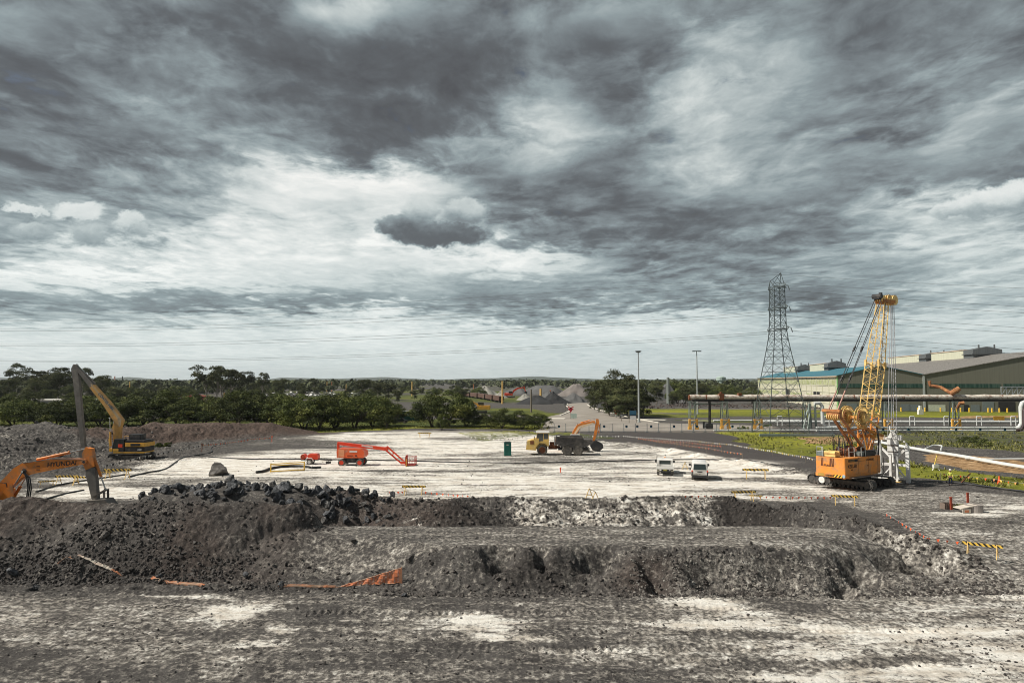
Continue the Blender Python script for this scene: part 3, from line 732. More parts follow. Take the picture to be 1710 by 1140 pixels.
# dense wattle row behind the site: (x, base, top, width factor)
WROW = [(-60,712,668,1.3),(-20,710,672,1.2),(22,712,670,1.35),(62,711,673,1.2),(98,713,671,1.25),(135,711,674,1.3),(168,712,668,1.2),(205,711,666,1.3),(240,712,664,1.25),(268,710,655,1.15),(300,712,668,1.35),(338,711,672,1.3),(372,712,668,1.1),(395,714,655,1.05),(428,712,660,1.1),(452,714,668,1.2),(480,715,662,1.05),(508,717,660,1.05),(532,718,664,1.0),(560,714,660,1.05),(592,714,662,1.1),(622,712,664,1.0),(648,711,668,.9),
        (748,712,655,1.15),(722,713,662,1.0),(778,712,684,1.25),(645,716,690,.8),(738,718,694,.7),(838,715,684,1.25),(872,716,686,1.2),(900,714,690,1.1),(815,713,689,1.1),]
WROW.sort()
wl = [w for w in WROW if w[0] < 660]
for i, (px, b, tp, w) in enumerate(WROW):
    if (px, b, tp, w) in wl:
        lab = f'{ORD[wl.index((px,b,tp,w))]} tree from the left in the dense dark green wattle row'; 
    else: lab = None
    L2 = {668:'dark wattle standing behind the small green container, left one', 690:'dark wattle rising directly behind the green shipping container', 722:'left half of the big rounded wattle pair right of the green container', 748:'big domed dark wattle right of the green shipping container', 778:'low bushy wattle between the big domed tree and the mini digger',
          738:'short sapling at the foot of the big domed wattle', 815:'low wattle at the left end of the clump behind the green toilet', 838:'spreading flat topped wattle just behind the green portable toilet', 872:'spreading wattle right of the portable toilet behind the dump truck cab', 900:'low wattle at the right end of the clump behind the dump truck'}
    if lab is None: lab = L2[px]
    plant(WP, i*3+i//7, px, b, tp, w, lab, 'tree', 'wattle trees behind the site')
# second, slightly further rank so the row reads dense
bk = [(-40,702,666),(5,702,664),(45,702,668),(118,702,667),(152,702,663),(188,702,662),(225,702,660),(285,701,661),(320,702,664),(355,702,664),(412,702,656),(440,702,664),(466,702,660),(495,702,659),(545,702,661),(576,702,658),(607,702,660),(637,702,664)]
for i, (px, b, tp) in enumerate(bk):
    plant(WP, i*5+2, px, b, tp, 1.25, f'{ORD[i]} tree from the left in the rear rank of the wattle row', 'tree', 'wattle trees in the rear rank')
# tall gums
GUM = [(28,665,612,.75,0),(48,668,622,.9,1),(70,668,619,.95,2),(96,670,613,1.0,3),(88,672,624,1.0,7),(136,668,614,.6,4),(10,670,630,1.0,6),(62,674,636,1.1,8),(150,672,640,1.0,9),(170,670,630,.8,5),
       (345,674,616,1.0,0),(362,676,620,.9,3),(385,674,617,1.0,2),(372,672,614,.9,1),(402,668,624,.9,5),(438,668,622,.55,4),(425,664,636,.8,6),(466,664,634,.8,7),
       (524,658,631,.55,4),(607,668,636,.9,5),(648,668,637,1.0,6),(632,666,640,.9,8),(665,672,652,1.0,9),(500,664,642,.8,9),
       (1000,688,640,.9,5),(1016,692,632,1.0,6),(1034,694,635,1.1,7),(1048,694,626,.9,8),(1060,696,640,1.0,9),(1018,694,650,1.2,9),(1050,697,652,1.2,5),(1075,697,656,.9,6),(1036,698,660,1.3,7),(992,684,652,1.0,8),(1062,698,662,1.2,8)]
lp = ['left of the tall grey excavator arm', 'behind the wattle row under the distant hills', 'in the dark grove beside the concrete road']
def zone(px): return 0 if px < 250 else (1 if px < 900 else 2)
for i, (px, b, tp, w, k) in enumerate(GUM):
    zi = zone(px); idx = sorted([q for q in GUM if zone(q[0]) == zi]).index((px, b, tp, w, k))
    kd = 'tall thin crowned gum' if k < 5 else 'bushy dark gum'
    plant(GPt, k, px, b, tp, w, f'{kd}, {ORD[idx]} from the left {lp[zi]}', 'tree', 'gum trees ' + lp[zi])
# scattered woodland in the middle distance
mid_rows = []
def lab_l(px, Y):
    w = 'left of the tall grey excavator arm' if px < 115 else ('above the long reach excavator boom' if px < 200 else ('between the long reach excavator and red shed' if px < 300 else ('around the tall pale trunked gums' if px < 420 else 'in front of the left car yard end')))
    return ('nearest rank' if Y < 420 else ('middle rank' if Y < 560 else 'farthest rank')) + ' olive woodland tree ' + w
for (x0, x1, ylo, yhi, n, hlo, hhi) in ((-80, 360, 300, 700, 74, 4, 9), (360, 560, 330, 800, 34, 4, 8.5), (560, 800, 420, 900, 24, 4, 8), (1080, 1265, 330, 900, 48, 6, 12)):
    for k in range(n):
        Y = rg0.uniform(ylo, yhi); px = rg0.uniform(x0, x1); mid_rows.append((px, Y, rg0.uniform(hlo, hhi)))
mid_rows.sort(key=lambda q: -q[1])
for i, (px, Y, h) in enumerate(mid_rows):
    p = D(px, 640, Y)
    src = (GPt[5:]+WP)[i % 12]; o = copy_tree(src); o.location = (p.x, Y, -.1); o.rotation_euler = (0, 0, rg0.uniform(0, 6))
    w = rg0.uniform(.9, 1.3); o.scale = (h*w, h*w, h); o.name = 'woodland_tree'
    nm = 'left' if px < 560 else ('centre' if px < 800 else 'right')
    tag(o, {'left': lab_l(px, Y), 'centre': ('nearer ' if Y < 600 else 'farther ')+'small dark bushy tree on the land ' + ('behind the right end of the car yard' if px < 680 else 'left of the brown wagons'), 'right': ('nearer ' if Y < 600 else 'farther ')+'dark bushy tree in the wood ' + ('between the two light masts' if px < 1165 else 'between the twin headed mast and the pylon')}[nm], 'tree', {'left': 'woodland trees left behind the wattle row', 'centre': 'small trees behind the car yard', 'right': 'trees in the wood left of the pylon'}[nm])
# far forest to the horizon: one mass
def forest():
    rg = np.random.default_rng(99); Vs = []; n = 6500
    Y = 620*np.exp(rg.uniform(0, 1, n)*math.log(4600/620)); a = rg.uniform(-1.35, 1.35, n)
    keep = fbm(a*Y, Y, .0035, 3, 201) > -.25
    keep &= ~((a*1140+855 > 720) & (a*1140+855 < 1000) & (Y < 950)); keep &= ~((a*1140+855 > 1240) & (Y < 900)); keep &= ~((a*1140+855 > 700) & (a*1140+855 < 760) & (Y < 1600))
    Y = Y[keep]; a = a[keep]; n = len(Y)
    h = rg.uniform(8, 15, n)*(1+.2*(Y > 1500)); X = a*Y
    K = 26; sz = 1.6+Y/1400
    d = rg.normal(size=(n, K, 3)); d /= np.linalg.norm(d, axis=2, keepdims=True); d[..., 2] = np.abs(d[..., 2])*np.sign(d[..., 2]+.6)
    r = np.stack([h*.52, h*.52, h*.42], -1)[:, None, :]
    P = np.stack([X, Y, h*.55], -1)[:, None, :] + d*r*rg.uniform(.7, 1.05, (n, K, 1))
    nn = d+rg.normal(size=d.shape)*.3; nn /= np.linalg.norm(nn, axis=2, keepdims=True)
    A = np.cross(nn, rg.normal(size=d.shape)); A /= np.linalg.norm(A, axis=2, keepdims=True); B = np.cross(nn, A)
    s = (sz[:, None, None])*rg.uniform(.7, 1.3, (n, K, 1))
    V = np.stack([P-A*s, P-B*s, P+A*s, P+B*s], 2).reshape(-1, 3)
    o = raw_mesh('distant_forest', V, np.arange(len(V)).reshape(-1, 4), LM_F)
    tag(o, 'dark green forest reaching to the horizon below the hills', 'forest', kind='stuff')
forest()
# ---- weeds and grass tufts in the near green strips
def tufts():
    rg = np.random.default_rng(5); n = 110000
    a = rg.uniform(-.80, .86, n); Y = rg.uniform(78, 215, n); X = a*Y
    global x, y
    sx, sy = x, y; x, y = X, Y
    try:
        gr = np.maximum.reduce([band([(-400,722),(0,722),(130,722),(250,718),(380,716),(470,722),(560,722),(690,715),(860,716),(930,722),(930,708),(760,700),(0,702),(-400,702)], 2, 4, .08, 1),
            band([(1205,722),(1280,720),(1360,724),(1430,730),(1440,758),(1370,764),(1300,758),(1250,745),(1215,738)], 2, 4, .08, 5),
            band([(1450,722),(1600,720),(1800,722),(1800,760),(1640,752),(1560,746),(1500,752),(1455,760)], 2, 7, .07, 6),
            band([(1490,768),(1580,782),(1710,798),(1900,815),(1900,845),(1710,822),(1620,808),(1540,800),(1490,800)], 1.2, 3, .12, 7)*1.2,
            band([(800,738),(760,722),(860,719),(950,722),(1040,731),(1010,733),(900,727)], 1, 2, .1, 2)*.5])
    finally: x, y = sx, sy
    k = gr*np.clip(.62+1.3*fbm(X, Y, .14, 4, 88), 0, 1) > rg.uniform(.35, 1.0, n)
    X, Y = X[k], Y[k]; n = len(X); z = hz(X, Y, False)*(Y < 170)
    ang = rg.uniform(0, 6.28, n); h = rg.uniform(.12, .50, n)*np.where(X > 20, 1.0, .8); w = rg.uniform(.06, .16, n)
    P0 = np.stack([X-np.cos(ang)*w, Y-np.sin(ang)*w, z], -1); P1 = np.stack([X+np.cos(ang)*w, Y+np.sin(ang)*w, z], -1)
    l = rg.normal(size=(n, 2))*.18
    P2 = np.stack([X+l[:, 0]+np.cos(ang)*w*.3, Y+l[:, 1], z+h], -1); P3 = np.stack([X+l[:, 0]-np.cos(ang)*w*.5, Y+l[:, 1], z+h*.8], -1)
    V = np.stack([P0, P1, P2, P3], 1).reshape(-1, 3)
    m = leaf_mat('weed_blades', (.07, .078, .026), (.16, .165, .045), (.32, .29, .10))
    tag(raw_mesh('grass', V, np.arange(4*n).reshape(-1, 4), m), 'rough green weeds and grass around the site', 'grass', kind='stuff')
tufts()
def bush(px, py, w, h, label, seed, col=None):
    rg = np.random.default_rng(seed); p = G(px, py); C = []; Rr = []; K = []
    for i in range(16):
        s = rg.uniform(.25, .45); C.append((rg.uniform(-.5, .5)*w, rg.uniform(-.3, .3)*w, h*rg.uniform(.2, .7))); Rr.append((s*w*.35, s*w*.35, s*h*.6)); K.append(110)
    V, F = leaves(C, Rr, K, .11, rg)
    z = gz(p.x, p.y) if p.y < 170 else 0
    o = raw_mesh('bush', V, F, col or LM_W); o.location = (p.x, p.y, z); tag(o, label, 'bush')
bush(1632,745,5.5,1.7,'dark green bush between the low twin pipes and the diagonal pipes', 1)
bush(1618,738,4,1.4,'smaller dark bush just left behind the bigger one near the pipes', 2)
bush(1240,719,2.6,1.3,'small dark bush at the fence left of the lattice pylon', 3)
bush(40,718,4.2,1.6,'bright green bush on top of the left spoil mound', 4, MATS['weed_blades'])
bush(270,748,2.6,1.2,'small green bush on the mound behind the long reach excavator', 5)
bush(1480,728,2.4,1.3,'light green bush behind the white grab beside the crane', 6, MATS['weed_blades'])
bush(1465,752,3.0,1.2,'green weedy bush between crane tracks and white grab', 7, MATS['weed_blades'])
bush(1280,714,2.2,1.2,'green bush at the left foot of the lattice pylon', 8)
# ------------------------------------------------------------------ rocks and rubble
def rock_mat(name, c0, c1, c2):
    m = bpy.data.materials.new(name); m.use_nodes = True; t = NT(m.node_tree); b = t.n['Principled BSDF']
    co = t.node('ShaderNodeTexCoord').outputs['Object']; oi = t.node('ShaderNodeObjectInfo').outputs['Random']
    n = t.noise(co, 2.2, 7, .65, .3)
    c = t.ramp(n, [(.35, c0), (.52, c1), (.68, c2)]); c = t.mix(1.0, c, t.maprange(oi, 0, 1, .65, 1.45, False), 'MULTIPLY')
    t.put(b.inputs['Base Color'], c); b.inputs['Roughness'].default_value = .62; b.inputs['Specular IOR Level'].default_value = .45
    bn = t.node('ShaderNodeBump'); bn.inputs['Distance'].default_value = .12; t.put(bn.inputs['Height'], t.noise(co, 4, 7, .7)); t.l.new(bn.outputs[0], b.inputs['Normal'])
    return m
RM = rock_mat('slag_rock', (.026, .028, .032), (.066, .070, .078), (.20, .205, .215))
RH = rock_mat('slag_rock_grey', (.04, .038, .037), (.10, .097, .094), (.26, .25, .24))
RB = rock_mat('brown_rock', (.05, .043, .038), (.11, .10, .09), (.20, .18, .165))
RUB = rock_mat('soil_stone', (.028, .024, .022), (.068, .058, .052), (.17, .15, .135))
RW = rock_mat('pale_clod', (.16, .15, .14), (.32, .30, .27), (.5, .47, .43))
def rock_geo(seed, sub=2, cuts=11):
    rg = random.Random(seed); b = bmesh.new(); bmesh.ops.create_icosphere(b, subdivisions=sub, radius=1.0)
    for _ in range(cuts):
        n = Vector((rg.gauss(0, 1), rg.gauss(0, 1), rg.gauss(0, 1))).normalized(); d = rg.uniform(.38, .8)
        for v in b.verts:
            k = v.co.dot(n)
            if k > d: v.co -= n*(k-d)
    for v in b.verts: v.co += Vector((rg.gauss(0, .03), rg.gauss(0, .03), rg.gauss(0, .03)))
    V = np.array([v.co[:] for v in b.verts]); F = np.array([[v.index for v in f.verts] for f in b.faces]); b.free(); return V, F
ROCKG = [rock_geo(i, 3 if i < 8 else 1, 13 if i < 8 else 7) for i in range(14)]
RME = []
for k in range(8):
    V, F = ROCKG[k]; o = raw_mesh('boulder', V, F, RM); RME.append(o.data); bpy.data.objects.remove(o)
rr = random.Random(3)
def boulder(x, y, z, s, label, group, m=None, k=None):
    o = bpy.data.objects.new('boulder', RME[rr.randrange(8) if k is None else k]); COL.objects.link(o)
    o.location = (x, y, z); o.rotation_euler = (rr.uniform(0, 6), rr.uniform(0, 6), rr.uniform(0, 6)); o.scale = (s*rr.uniform(.8, 1.35), s*rr.uniform(.8, 1.1), s*rr.uniform(.65, 1.0))
    if m: o.material_slots[0].link = 'OBJECT'; o.material_slots[0].material = m
    tag(o, label, 'boulder', group); return o
# the long heap of slag boulders: profile top line in the photo chart
HP = [(236,838,838),(262,836,808),(300,834,799),(330,834,797),(365,834,803),(395,834,806),(430,834,808),(470,836,806),(510,836,804),(545,836,806),(580,837,812),(610,836,812),(640,836,822),(668,836,830)]
nb = 0
for k in range(330):
    px = rr.uniform(238, 662); top = np.interp(px, [h[0] for h in HP], [h[2] for h in HP])
    f = rr.random(); Y = rr.uniform(64.8, 70.0)
    c = 1-((Y-67.6)/3.4)**2
    zmax = D(px, top, 67.6).z*max(0, c); X = (px-855)/1140*Y
    s = rr.choice([.28, .34, .42, .5, .6, .75, .9])*.70
    z = gz(X, Y)+s*rr.uniform(.05, .75)
    if zmax < .35 and s > .4: continue
    if px < 262 or px > 590: s *= .62
    nb += 1
    if nb > 262: break
    boulder(X, Y, z, s, f"{'large' if s > .5 else ('middling' if s > .3 else 'small')} {'grey' if nb % 6 == 0 else 'dark'} jagged boulder on the {'near side' if Y < 66.6 else ('crest' if Y < 68.4 else 'far side')} of the rock heap, {'left end' if px < 380 else ('middle' if px < 520 else 'right end')}", 'slag boulders in the long rock heap', RH if nb % 6 == 0 else None)
ob_ = boulder(*G(367,793)[:2], .55, 1.25, 'big grey boulder lying alone on white sand behind the rock heap', None, RB, 5); ob_.scale = (1.85, 1.3, 1.35); ob_.rotation_euler = (.2, .3, .4)
bpy.context.view_layer.update()
for (px, py, s, l) in ((398,808,.8,'brown rounded boulder on top of the rock heap near its middle'),):
    p = D(px, py, 67.4); boulder(p.x, p.y, p.z-.5, s, l, None, RB, 5)
# loose rubble: one object per ground zone
def rubble(name, label, n, fn, smin, smax, m, seed, up=.25, pw=2.2):
    rg = np.random.default_rng(seed); X, Y = fn(rg, n); n = len(X)
    Z = hz(X, Y, True)
    S = smin+(smax-smin)*rg.uniform(0, 1, n)**pw
    Vs = []; Fs = []; off = 0
    for k in range(6):
        V, F = ROCKG[8+k]; sel = np.arange(k, n, 6); q = len(sel)
        a, b = rg.uniform(0, 6.28, (2, q)); ca, sa, cb, sb = np.cos(a), np.sin(a), np.cos(b), np.sin(b)
        M = np.zeros((q, 3, 3)); M[:, 0, 0] = ca*cb; M[:, 0, 1] = -sa; M[:, 0, 2] = ca*sb; M[:, 1, 0] = sa*cb; M[:, 1, 1] = ca; M[:, 1, 2] = sa*sb; M[:, 2, 0] = -sb; M[:, 2, 2] = cb
        W = np.einsum('qij,vj->qvi', M, V)*S[sel][:, None, None]*rg.uniform(.7, 1.3, (q, 1, 3))
        W += np.stack([X[sel], Y[sel], Z[sel]+S[sel]*up], -1)[:, None, :]
        Vs.append(W.reshape(-1, 3)); Fs.append((F[None]+(np.arange(q)*len(V))[:, None, None]).reshape(-1, 3)+off); off += q*len(V)
    o = raw_mesh(name, np.concatenate(Vs), np.concatenate(Fs), m); tag(o, label, 'rubble', kind='stuff'); return o
def z_pile(rg, n):
    X = rg.uniform(-44, -14, n); Y = 48.0+7*rg.uniform(0, 1, n)**1.5; xr = lerp(-21.5, -12.8, np.clip((Y-47.5)/7.5, 0, 1)); k = (X < xr) & (fbm(X, Y, .25, 3, 7)+rg.uniform(-.5, .5, n)+(51.5-Y)*.16 > .0); return X[k], Y[k]
def z_bank(rg, n):
    X = rg.uniform(-21, 34, n); Y = 45.3+1.5*sstep(-X, 7, 15)+3.6*rg.uniform(0, 1, n)**2.2; k = fbm(X, Y*0, .2, 3, 17)+rg.uniform(-.4, .6, n) > -.1; return X[k], Y[k]
def z_yard(rg, n):
    X = rg.uniform(-34, 34, n); Y = rg.uniform(28, 46, n); k = fbm(X, Y, .3, 3, 27)+rg.uniform(-.5, .5, n) > .1; return X[k], Y[k]
def z_trench(rg, n):
    X = rg.uniform(-18, 34, n); Y = rg.uniform(62, 69, n); Y = np.where(X > 21, Yf_(X)+rg.normal(size=n)*1.0, Y); return X, Y
def z_light(rg, n):
    X = rg.uniform(8, 38, n); Y = 44.6+3.8*rg.uniform(0, 1, n); return X, Y
def z_left(rg, n):
    X = rg.uniform(-115, -45, n); Y = rg.uniform(88, 150, n); k = (sdpoly(X, Y, M1) > 0); return X[k], Y[k]
def z_plat(rg, n):
    X = rg.uniform(-45, 62, n); Y = rg.uniform(68, 120, n); k = fbm(X, Y, .1, 3, 37)+rg.uniform(-.5, .5, n) > .1; return X[k], Y[k]
rubble('rubble', 'dark stones tumbled down the face of the left spoil heap', 19000, z_pile, .02, .21, RUB, 1, .0, 3.6)
rubble('rubble', 'dark stones and clods along the foot of the bank', 7000, z_bank, .02, .20, RUB, 2, .0, 3.2)
rubble('gravel', 'loose gravel scattered over the foreground yard', 12000, z_yard, .012, .12, RUB, 3, .1, 4.)
rubble('gravel', 'pale grit and small clods scattered over the foreground yard', 9000, z_yard, .012, .055, RW, 4, .1, 3.)
rubble('rubble', 'crumbly dark clods in the trench and along its far edge', 4000, z_trench, .03, .22, RUB, 5, .0, 3.)
rubble('rubble', 'pale broken stones on the right half of the bank', 4200, z_light, .02, .13, RW, 6, .0, 2.6)
rubble('rubble', 'rough stones on the spoil mounds at the left', 1500, z_left, .08, .55, RB, 7, -.1, 3.)
rubble('gravel', 'small dark stones on the white platform', 900, z_plat, .04, .16, RUB, 8, .1)
def pick(rg_, lst, label):
    for i, (px, py, z, s, m) in enumerate(lst):
        p = G(px, py, z); o = boulder(p.x, p.y, gz(p.x, p.y)+s*.3, s, label[i], None, m); o.name = 'stone'; o['category'] = 'stone'
pick(rr, [(60,985,-2,.38,RM),(85,965,-2,.28,RB),(173,955,-2,.42,RB),(265,970,-2,.3,RM),(470,955,-1,.45,RM),(410,968,-2,.3,RM),(685,944,-1,.42,RB),(590,898,.3,.35,RB),(676,996,-2,.25,RM),(20,968,-2,.4,RM),(647,985,-2,.22,RB),(1550,945,-1,.3,RW),(1285,970,-2,.3,RW),(1255,965,-2,.28,RB)],
     ['dark flat stone at the far left foot of the big heap, nearest camera', 'brown stone beside the left end of the pale tape under the left heap', 'broad brown stone at the foot of the left heap above the pale tape', 'dark stone at the foot of the left heap above the first orange strip',
      'large dark stone half buried in the bank above the second orange strip', 'dark stone just above the gap between the two orange strips', 'rounded brown stone right behind the orange mesh triangle', 'brown stone lying on the causeway edge left of its middle', 'small dark stone in front of the orange mesh triangle', 'dark stone at the far left edge under the heap', 'small brown stone under the orange mesh', 'pale stone at the mouth of the rightmost hollow in the bank', 'pale stone at the foot of the bank right of centre', 'brown stone at the foot of the bank beside a pale one'])
# ------------------------------------------------------------------ paints
OR_H = mat('excavator_orange', (.80, .25, .035), .48, var=.14, vscale=.8, dirt=(.30, .19, .12), dirt_amt=.24, dscale=.7)
OR_L = mat('crane_orange', (.84, .31, .055), .5, var=.10, vscale=.7, dirt=(.42, .25, .14), dirt_amt=.26, dscale=.8)
YE_B = mat('boom_yellow', (.86, .60, .22), .5, var=.12, vscale=1.5, dirt=(.40, .20, .07), dirt_amt=.22, dscale=1.2)
YE_D = mat('dumper_yellow', (.83, .56, .16), .45, var=.1, dirt=(.5, .42, .33), dirt_amt=.2)
YE_C = mat('digger_yellow', (.75, .42, .07), .45, var=.12, dirt=(.22, .17, .12), dirt_amt=.22)
YE_F = mat('faded_boom_yellow', (.66, .36, .10), .55, var=.15, dirt=(.38, .26, .15), dirt_amt=.28)
TAN = mat('faded_tan_steel', (.50, .38, .24), .6, var=.15, dirt=(.2, .17, .14), dirt_amt=.25)
GREYST = mat('dusty_grey_steel', (.17, .155, .14), .65, var=.25, dirt=(.30, .27, .23), dirt_amt=.2)
DARK = mat('dark_steel', (.035, .035, .038), .55, var=.3, dirt=(.16, .14, .12), dirt_amt=.2)
TRK = mat('track_steel', (.075, .072, .068), .6, var=.35, vscale=3, dirt=(.24, .21, .18), dirt_amt=.25)
TYRE = mat('tyre_rubber', (.045, .043, .042), .85, var=.3, dirt=(.22, .20, .17), dirt_amt=.35, dscale=2)
GLASS = mat('cab_glass', (.03, .045, .045), .08, var=.1, spec=.8)
CHROME = mat('cylinder_rod', (.62, .60, .57), .25, metal=.9, var=.05)
RED = mat('machine_red', (.80, .075, .03), .42, var=.12, dirt=(.4, .15, .09), dirt_amt=.1)
REDO = mat('lift_red_orange', (.85, .125, .03), .42, var=.1, dirt=(.5, .30, .20), dirt_amt=.22)
WHITE = mat('white_paint', (.80, .79, .76), .35, var=.05, dirt=(.50, .46, .40), dirt_amt=.2)
GRABW = mat('grab_white_paint', (.86, .86, .84), .5, var=.1, vscale=2, dirt=(.40, .37, .33), dirt_amt=.2, dscale=1.5)
RUST = mat('rust_brown', (.20, .075, .035), .85, var=.35, vscale=2)
BLK = mat('black_marking', (.012, .012, .013), .6, var=.1)
YEL = mat('safety_yellow', (.88, .55, .06), .5, var=.1)
ROPE = mat('wire_rope', (.06, .06, .062), .5, var=.1)
ROPEL = mat('pale_rope', (.42, .42, .44), .4, var=.1)
HOSE = mat('black_hose', (.022, .023, .024), .45, var=.2, dirt=(.14, .13, .11), dirt_amt=.15)
AMBER = mat('amber_lens', (.85, .3, .03), .3)
def stripes_mat(name, c0, c1, scale, ang=.8):
    m = bpy.data.materials.new(name); m.use_nodes = True; t = NT(m.node_tree)
    x_, y_, z_ = t.sep(t.node('ShaderNodeTexCoord').outputs['Object'])
    f = t.m('FRACT', t.m('MULTIPLY', t.m('ADD', t.m('ADD', x_, y_), t.m('MULTIPLY', z_, ang)), scale))
    t.put(t.n['Principled BSDF'].inputs['Base Color'], t.mix(t.m('GREATER_THAN', f, .5), c0, c1)); t.n['Principled BSDF'].inputs['Roughness'].default_value = .55; return m
HAZ = stripes_mat('hazard_stripes', (.86, .52, .05), (.015, .015, .015), 2.6)

def track(parent, x0, x1, y0, y1, h, name='track', shoes=None, frame=True):
    """crawler: chain as stadium of shoes + side frame and rollers"""
    r = h/2; mb = MB(); P = []
    L = x1-x0-2*r; per = 2*L+2*math.pi*r; n = shoes or int(per/.24)
    for i in range(n):
        s = i/n*per
        if s < L: p = (x0+r+s, h, 0)
        elif s < L+math.pi*r: a = (s-L)/r; p = (x1-r+math.sin(a)*r, r+math.cos(a)*r, -a)
        elif s < 2*L+math.pi*r: p = (x1-r-(s-L-math.pi*r), 0, math.pi)
        else: a = (s-2*L-math.pi*r)/r; p = (x0+r-math.sin(a)*r, r-math.cos(a)*r, math.pi-a)
        M = Matrix.Translation((p[0], 0, p[1])) @ Matrix.Rotation(-p[2], 4, 'Y')
        w = per/n*.42
        mb.box(-w, w, y0, y1, -.07, -.02, M); mb.box(-w*.25, w*.25, y0, y1, -.02, .04, M)
    o = mb.build(name, TRK, parent)
    f = MB(); yi = (y1-y0)*.22
    f.box(x0+r, x1-r, y0+yi, y1-yi, h*.30, h*.72)
    for xc in (x0+r, x1-r): f.cyl((xc, y0+.05, r), (xc, y1-.05, r), r*.72, n=16); f.cyl((xc, y0+.0, r), (xc, y1, r), r*.3, n=10)
    k = int((x1-x0)/.55)
    for i in range(k): xc = x0+r+(i+.5)*L/k; f.cyl((xc, y0+.06, h*.2), (xc, y1-.06, h*.2), h*.15, n=8)
    f.build('track_frame', TRK, o); return o
def wheel(parent, c, r, w, rim, n=22, hub=True, lug=True, name='wheel'):
    mb = MB(); x_, y_, z_ = c
    prof = [(r*.62, w*.5), (r*.9, w*.5), (r, w*.36), (r, -w*.36), (r*.9, -w*.5), (r*.62, -w*.5)]
    vs = []; fs = []
    for i in range(n):
        t = 2*math.pi*i/n
        for pr, py in prof: vs.append((x_+math.cos(t)*pr, y_+py, z_+math.sin(t)*pr))
    k = len(prof)
    for i in range(n):
        for j in range(k): fs.append((i*k+j, i*k+(j+1) % k, ((i+1) % n)*k+(j+1) % k, ((i+1) % n)*k+j))
    mb.add(vs, fs)
    if lug:
        for i in range(n):
            t = 2*math.pi*(i+.5)/n; M = Matrix.Translation((x_, y_, z_)) @ Matrix.Rotation(t, 4, 'Y')
            mb.box(r*.97, r*1.035, (-w*.48 if i % 2 else 0), (0 if i % 2 else w*.48), -r*.06, r*.06, M)
    o = mb.build(name, TYRE, parent)
    q = MB(); q.cyl((x_, y_-w*.38, z_), (x_, y_+w*.38, z_), r*.60, n=18); q.cyl((x_, y_-w*.47, z_), (x_, y_+w*.47, z_), r*.26, n=10)
    q.ring((x_, y_+w*.44, z_), (0, 1, 0), r*.52, r*.62, w*.1, 18); q.ring((x_, y_-w*.44, z_), (0, 1, 0), r*.52, r*.62, w*.1, 18)
    q.build('rim', rim, o); return o
def ram(parent, p0, p1, r, y, body, frac=.55, name='hydraulic_ram'):
    p0 = Vector((p0[0], y, p0[1])); p1 = Vector((p1[0], y, p1[1])); m_ = p0.lerp(p1, frac)
    mb = MB(); mb.cyl(p0, m_, r, n=10); mb.cyl(m_, m_+(p1-m_).normalized()*.08, r*1.15, n=10)
    o = mb.build(name, body, parent, True); q = MB(); q.cyl(m_, p1, r*.5, n=8); q.cyl(p1-Vector((0, r*.9, 0)), p1+Vector((0, r*.9, 0)), r*.8, n=8); q.build('rod', CHROME, o, True); return o
def cab(parent, x0, x1, y0, y1, z0, z1, body, slant=.25, name='cab'):
    mb = MB(); P = [(x0, z0), (x1, z0), (x1+.02, z0+.35*(z1-z0)), (x1-slant, z1), (x0, z1)]
    # frame posts, roof and floor with glass between
    fr = .07
    def post(a, b): mb.bar((a[0], y0+.03, a[1]), (b[0], y0+.03, b[1]), fr); mb.bar((a[0], y1-.03, a[1]), (b[0], y1-.03, b[1]), fr)
    for i in range(len(P)): post(P[i], P[(i+1) % len(P)])
    xm = x0+(x1-x0)*.42; post((xm, z0), (xm, z1))
    for p in P: mb.bar((p[0], y0, p[1]), (p[0], y1, p[1]), fr)
    mb.box(x0-.03, x1-slant+.06, y0-.02, y1+.02, z1, z1+.07)
    mb.prism([(x0, z0), (xm, z0), (xm, z0+.42*(z1-z0)), (x0, z0+.42*(z1-z0))], y0+.01, y1-.01)
    o = mb.build(name, body, parent)
    g = MB(); k = .04; g.prism([(x0+k, z0+k), (x1-k, z0+k), (x1+.02-k, z0+.35*(z1-z0)), (x1-slant-k, z1-.02), (x0+k, z1-.02)], y0+k, y1-k); g.build('window', GLASS, o); return o

